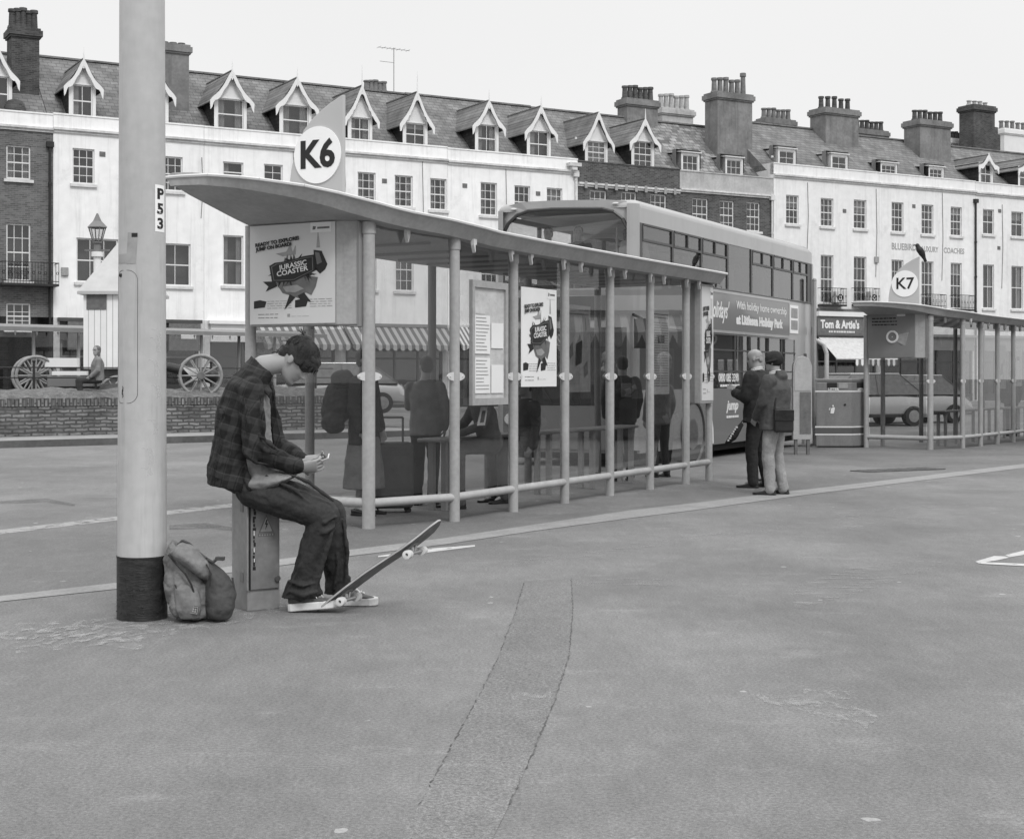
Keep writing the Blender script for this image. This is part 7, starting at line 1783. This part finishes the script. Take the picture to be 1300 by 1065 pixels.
mb.path([(-.35, 0, 0), (-.35, 0, z1-.2), (-.22, 0, z1-.03), (-.05, 0, z1-.0), (.1, 0, z1-.1), (.17, 0, z1-.3), (.17, 0, 0)], .05, n=10); mk('tube', mb, M['disc'], hp, smooth=True)
ts = G(1019, 560); ts = at_px(1019, 28.5)
tt = thing('information_totem', 'round topped pale information board standing by the rear of the bus', 'information board', ts, R(8))
hw = 12.5/F*28.5; zt_ = H-(452-HY)/F*28.5-gz(28.5)
mb = MB(); poly = [(-hw, 0, .3), (hw, 0, .3), (hw, 0, zt_-hw*1.2)]+[(hw*math.cos(math.pi*k/12), 0, zt_-hw*1.2+hw*1.2*math.sin(math.pi*k/12)) for k in range(1, 12)]+[(-hw, 0, zt_-hw*1.2)]
mb.slab(poly, (0, .09, 0)); o = mk('board', mb, M['shelter'], tt); bevel(o, .01)
mb = MB(); poly2 = [(a*.88, -.004, zt_-.0+(b-zt_)*.985-.04) for a, _, b in poly if b > .5]; poly2 = [(-hw*.88, -.004, .75), (hw*.88, -.004, .75)]+poly2[0:]; 
mb.slab([(hw*.86*c_, -.004, s_) for c_, s_ in [(-1, 1.25), (1, 1.25), (1, zt_-hw*1.25), (.7, zt_-hw*.45), (0, zt_-.06), (-.7, zt_-hw*.45), (-1, zt_-hw*1.25)]], (0, -.004, 0)); mk('board_print', mb, M['rail_light'], tt)
mb = MB(); mb.box(-hw*.3, hw*.86, -.012, -.003, .42, 1.22); mk('dark_panel', mb, M['ink_mid'], tt)
for q in (-.8, .5):
    mb = MB(); mb.box(hw*q, hw*(q+.3), .02, .07, 0, .3); mk('leg', mb, M['ink_mid'], tt)

# ------------------------------------------------------------------ black bird on the K7 fin
Rz7 = r7.matrix_basis
ft = None
for o in r7.children:
    if o.name.startswith('sign_fin'): ft = max((r7.matrix_basis @ v.co for v in o.data.vertices), key=lambda v: v.z)
bc = ft+V((.02, 0, .0))
bd = thing('bird', 'black bird perched on the tip of the K7 sign fin', 'bird', bc)
mb = MB(); mb.eloft([((-.10, 0, .33), (.012, 0, .01), (0, .012, 0)), ((-.08, 0, .31), (.045, 0, .02), (0, .04, 0)), ((-.05, 0, .25), (.05, 0, .02), (0, .045, 0)), ((-.01, 0, .18), (.085, 0, .03), (0, .075, 0)), ((.05, 0, .08), (.08, 0, .03), (0, .07, 0)), ((.1, 0, -.02), (.045, 0, .02), (0, .035, 0)), ((.15, 0, -.14), (.035, 0, .01), (0, .02, 0))]); mb.v = [v*.82 for v in mb.v]; o = mk('body', mb, M['ink'], bd); soft(o, .010, 2, .01, CT2)
mb = MB(); mb.tube((-.098, 0, .246), (-.152, 0, .225), .013, .003, 8); mb.path([(.03, .02, .05), (.02, .02, 0)], .007, n=5); mb.path([(.03, -.02, .05), (.02, -.02, 0)], .007, n=5); mk('beak_and_legs', mb, M['ink'], bd)

# ------------------------------------------------------------------ white hut, carts and lantern beyond the wall
HYt = 39.0; hx0, hx1 = W(104.5, 0, HYt).x, W(184, 0, HYt).x
hut = thing('bathing_hut', 'white boarded hut on wheels with a pyramid roof behind the column', 'hut', (hx0, HYt, .3))
def hz(py): return H-(py-HY)/F*HYt-.3
w_ = hx1-hx0; mb = MB(); mb.box(.03, w_-.03, 0, 2.2, hz(468), hz(370.5)); mk('hut_wall', mb, M['wood_w'], hut)
mb = MB(); e = hz(370); t_ = hz(303)
mb.add([(-.09, -.12, e), (w_+.09, -.12, e), (w_+.09, 2.32, e), (-.09, 2.32, e), (w_*.45, 1.1, t_+.1), (w_*.55, 1.1, t_+.1)], [(0, 1, 5, 4), (1, 2, 5), (2, 3, 4, 5), (3, 0, 4), (3, 2, 1, 0)]); mb.box(-.1, w_+.1, -.13, 2.33, e-.08, e-.003); mk('hut_roof', mb, M['hutroof'], hut)
mb = MB(); mb.box(W(110, 0, HYt).x-hx0, W(135, 0, HYt).x-hx0, -.02, -.002, hz(393), hz(374.5)); wn_ = mk('hut_window', mb, M['ink_mid'], hut)
def wheel_spoked(par, c, ax, Rr, m='wood', n=12):
    wp = thing_part('wheel', par)
    ax = V(ax).normalized(); mb = MB(); mb.torus(c, ax, Rr-.045, .04, n=32, k=6); mk('wheel_rim', mb, M[m], wp, smooth='all')
    mb = MB(); a = V((0, 0, 1)); b = ax.cross(a).normalized()
    for k in range(n):
        t = 2*math.pi*k/n; d = a*math.cos(t)+b*math.sin(t); mb.tube(V(c)+d*.06, V(c)+d*(Rr-.07), .026, .02, 6)
    mk('spoke', mb, M[m], wp); mb = MB(); mb.tube(V(c)-ax*.13, V(c)+ax*.13, .09, n=12); mk('hub', mb, M['ink_mid'], wp)
wx = W(150, 0, HYt-.15).x-hx0
wheel_spoked(hut, (wx, -.15, .62), (.25, -1, 0), .55); wheel_spoked(hut, (w_-.3, -.15, .62), (.25, -1, 0), .55)
mb = MB(); mb.box(.2, w_-.2, .3, .5, .35, hz(468)-.002); mb.box(.2, w_-.2, 1.6, 1.8, .35, hz(468)-.002); mk('chassis', mb, M['ink_mid'], hut)
YC = 37.0; cc = W(46, 477, YC)
ct = thing('wooden_cart', 'open cart with a spoked wheel and a white plank, at far left behind the wall', 'cart', (cc.x, YC, .3))
wheel_spoked(ct, (0, 0, cc.z-.3), (.42, -.9, 0), .52)
wheel_spoked(ct, (-.5, 1.2, cc.z-.3), (.42, -.9, 0), .52)
mb = MB(); mb.box(.15, 2.0, .2, .5, .7, .95); mb.box(.1, 1.9, .9, 1.1, .7, .95); o = mk('cart_bed', mb, M['ink_mid'], ct)
mb = MB(); a = W(55, 459, YC)-ct.location; b = W(94, 459, YC)-ct.location; mb.box(a.x, b.x+.05, .1, .3, a.z-.14, a.z+.09); mb.box(a.x+.2, b.x+.3, .05, .2, a.z-.34, a.z-.24); mk('white_plank', mb, M['white'], ct)
mb = MB(); mb.box(a.x+.1, b.x+.6, .0, .25, a.z-.62, a.z-.36); mk('cart_side', mb, M['shelter_back'], ct)
YC = 37.5; cc = W(255, 477, YC)
cn = thing('cannon', 'dark cannon on a pale spoked carriage wheel behind the wall, left of the shelter', 'cannon', (cc.x, YC, .3))
wheel_spoked(cn, (0, 0, cc.z-.3), (.25, -1, 0), .56); wheel_spoked(cn, (-.32, 1.3, cc.z-.3), (.25, -1, 0), .56)
b0_ = W(250, 483, YC)-cn.location; b1_ = W(204, 468, YC)-cn.location
mb = MB(); mb.tube(b0_+V((.2, .6, .1)), b1_+V((0, .6, .05)), .17, .12, 16); mb.tube(b1_+V((0, .6, .05)), b1_+V((-.12, .6, .05)), .15, .15, 16); mb.ell(b0_+V((.25, .6, .1)), .19); mk('barrel', mb, M['iron'], cn, smooth=True)
mb = MB(); a = W(226, 466, YC)-cn.location; b = W(248, 483, YC)-cn.location
mb.slab([(a.x-.0, .35, a.z+.02), (b.x, .35, a.z-.05), (b.x+.05, .35, b.z), (b.x-.1, .35, b.z)], (0, .06, 0)); mb.slab([(a.x-.1, .8, a.z+.02), (b.x, .8, a.z-.05), (b.x+.05, .8, b.z), (b.x-.1, .8, b.z)], (0, .06, 0)); mk('carriage', mb, M['disc'], cn)
YL = 41.0; lx = W(123.5, 0, YL).x
ln = thing('street_lantern', 'old fashioned glazed street lantern rising behind the white hut', 'street lamp', (lx, YL, .3))
lz = lambda py: H-(py-HY)/F*YL-.3
mb = MB(); mb.tube((0, 0, 0), (0, 0, lz(326)), .12, .1, 14); mb.tube((0, 0, lz(326)), (0, 0, lz(320)), .16, .16, 14); mk('post', mb, M['white'], ln, smooth=True)
mb = MB(); mb.tube((0, 0, lz(320)), (0, 0, lz(308)), .1, .08, 12); mb.box(-.35, .35, -.02, .02, lz(319), lz(317)); mk('collar', mb, M['lantern'], ln)
zt1, zb1 = lz(289), lz(308); mb = MB()
for k in range(6):
    a = 2*math.pi*k/6; c_, s_ = math.cos(a), math.sin(a); mb.tube((.12*c_, .12*s_, zb1), (.24*c_, .24*s_, zt1), .016, n=6)
    a2 = 2*math.pi*(k+1)/6; mb.tube((.24*c_, .24*s_, zt1), (.24*math.cos(a2), .24*math.sin(a2), zt1), .025, n=6)
mb.tube((0, 0, zb1-.02), (0, 0, zb1+.02), .14, n=6)
mk('lantern_frame', mb, M['lantern'], ln); mb = MB()
mb.loft([[V((r_*math.cos(2*math.pi*i/6), r_*math.sin(2*math.pi*i/6), z)) for i in range(6)] for r_, z in ((.11, zb1+.02), (.23, zt1-.01))]); mk('lantern_glass', mb, M['lantern_glass'], ln)
mb = MB(); mb.loft([[V((r_*math.cos(2*math.pi*i/6), r_*math.sin(2*math.pi*i/6), z)) for i in range(6)] for r_, z in ((.28, zt1), (.26, zt1+.03), (.12, lz(281)), (.1, lz(279)), (.02, lz(271)))]); mk('lantern_cap', mb, M['lantern'], ln)

# ------------------------------------------------------------------ parked cars
def car(label, px, Y, yaw, m, hgt=1.5, L_=4.1, zoff=None):
    loc = at_px(px, Y)
    if zoff is not None: loc.z = zoff
    c = thing('parked_car', label, 'car', loc, yaw, 'cars parked near the houses'); hw = .87
    k = hgt/1.5
    low = [(-L_/2, .35, .8), (-L_/2+.02, .6, .84), (-L_/2+.25, .82, hw), (-.9, .92, hw), (.9, .95, hw), (L_/2-.3, .9, hw), (L_/2-.02, .7, .82), (L_/2, .35, .8)]
    mb = MB(); rings = []
    for x, zt, w2 in low:
        n = 12; rings.append([V((x, math.copysign(abs(math.cos(2*math.pi*i/n))**.6, math.cos(2*math.pi*i/n))*w2, .25+(zt*k-.25)*(.5+.5*math.copysign(abs(math.sin(2*math.pi*i/n))**.6, math.sin(2*math.pi*i/n))))) for i in range(n)])
    mb.loft(rings); body_ = mk('body', mb, M[m], c, smooth=True)
    def cab_(x0, x1, x2, x3, z0, z1, w0, w1, mb, g=0.0):
        mb.add([(x0-g, -w0-g, z0), (x3+g, -w0-g, z0), (x3+g, w0+g, z0), (x0-g, w0+g, z0), (x1, -w1, z1), (x2, -w1, z1), (x2, w1, z1), (x1, w1, z1)], [(0, 1, 5, 4), (1, 2, 6, 5), (2, 3, 7, 6), (3, 0, 4, 7), (4, 5, 6, 7), (3, 2, 1, 0)])
    mb = MB(); cab_(-1.5, -.75, .95, 1.75, .88*k, 1.44*k, .80, .64, mb); mk('window', mb, M['ink_mid'], c)
    mb = MB(); mb.slab([(-.78, -.64, 1.441*k), (.98, -.64, 1.441*k), (.98, .64, 1.441*k), (-.78, .64, 1.441*k)], (0, 0, .05)); rf = mk('roof', mb, M[m], c); bevel(rf, .03)
    mb = MB()
    for sy in (-1, 1):
        for (a, b) in (((-1.5, .88), (-.76, 1.45)), ((.97, 1.45), (1.75, .88)), ((.1, .9), (.1, 1.45))): mb.tube((a[0], sy*(.81 if a[1] < 1 else .65), a[1]*k), (b[0], sy*(.81 if b[1] < 1 else .65), b[1]*k), .016, n=6)
    mk('window_pillar', mb, M['ink_mid'], c)
    for x in (-L_/2+.75, L_/2-.78):
        for sy in (-1, 1):
            mb = MB(); mb.tube((x, sy*.9, .31), (x, sy*.68, .31), .31, n=20); wh = mk('wheel', mb, M['rubber'], c, smooth=True); mb = MB(); mb.tube((x, sy*.905, .31), (x, sy*.85, .31), .19, n=14); mk('rim', mb, M['chrome'], wh)
    for sy in (-1, 1):
        mb = MB(); mb.ell((-L_/2+.08, sy*.6, .68), (.06, .17, .08), n=10, k=6); mk('headlight', mb, M['white'], c); mb = MB(); mb.ell((L_/2-.08, sy*.62, .75), (.06, .13, .1), n=10, k=6); mk('tail_light', mb, M['ink_mid'], c)
    return c
car('pale silver car parked beyond the wall, seen under the advertising case of the shelter', 428, 44, R(10), 'car_l', 1.5, zoff=.35)
car('white people carrier parked behind the litter bin under the awning', 1093, 46, R(20), 'car_l', 1.65, 4.2)
car('silver car parked behind the near end of the K7 shelter', 1150, 49, R(20), 'car_l', 1.6)

# ------------------------------------------------------------------ seafront kiosk to the right of the photograph (mirrored in the shelter glass)
kd = V((-.55, .835, 0)).normalized(); kk = thing('seafront_kiosk', 'long dark seafront kiosk with scalloped striped awning standing outside the frame on the right', 'kiosk', (21.2, 19.2, 0), math.atan2(kd.y, kd.x))
mb = MB(); mb.box(0, 15, -3, 0, 0, 3.0, 0); mb.box(-.1, 15.1, -3.1, .25, 3.001, 3.35, 1); mb.box(0, 15, -2.8, -.1, 3.351, 4.6, 0)
for i in range(12): mb.box(.3+i*1.22, 1.3+i*1.22, .001, .02, .9, 2.1, 2)
for i in range(10): mb.box(.5+i*1.5, 1.5+i*1.5, -.099, -.08, 3.5, 4.4, 1 if i % 3 == 0 else 2)
mk('kiosk_wall', mb, [M['shop_dark'], M['disc'], M['room']], kk)
mb = MB(); mb.slab([(0, .02, 2.9), (15, .02, 2.9), (15, 1.2, 2.45), (0, 1.2, 2.45)], (0, 0, -.03)); n = 42
for i in range(n):
    x0, x1 = 15*i/n, 15*(i+1)/n; mb.slab([(x0, 1.2, 2.42)]+[(x0+(x1-x0)*j/5, 1.2, 2.4-.3*math.sin(math.pi*j/5)) for j in range(6)]+[(x1, 1.2, 2.42)], (0, .01, 0))
mk('awning', mb, M['awning'], kk)
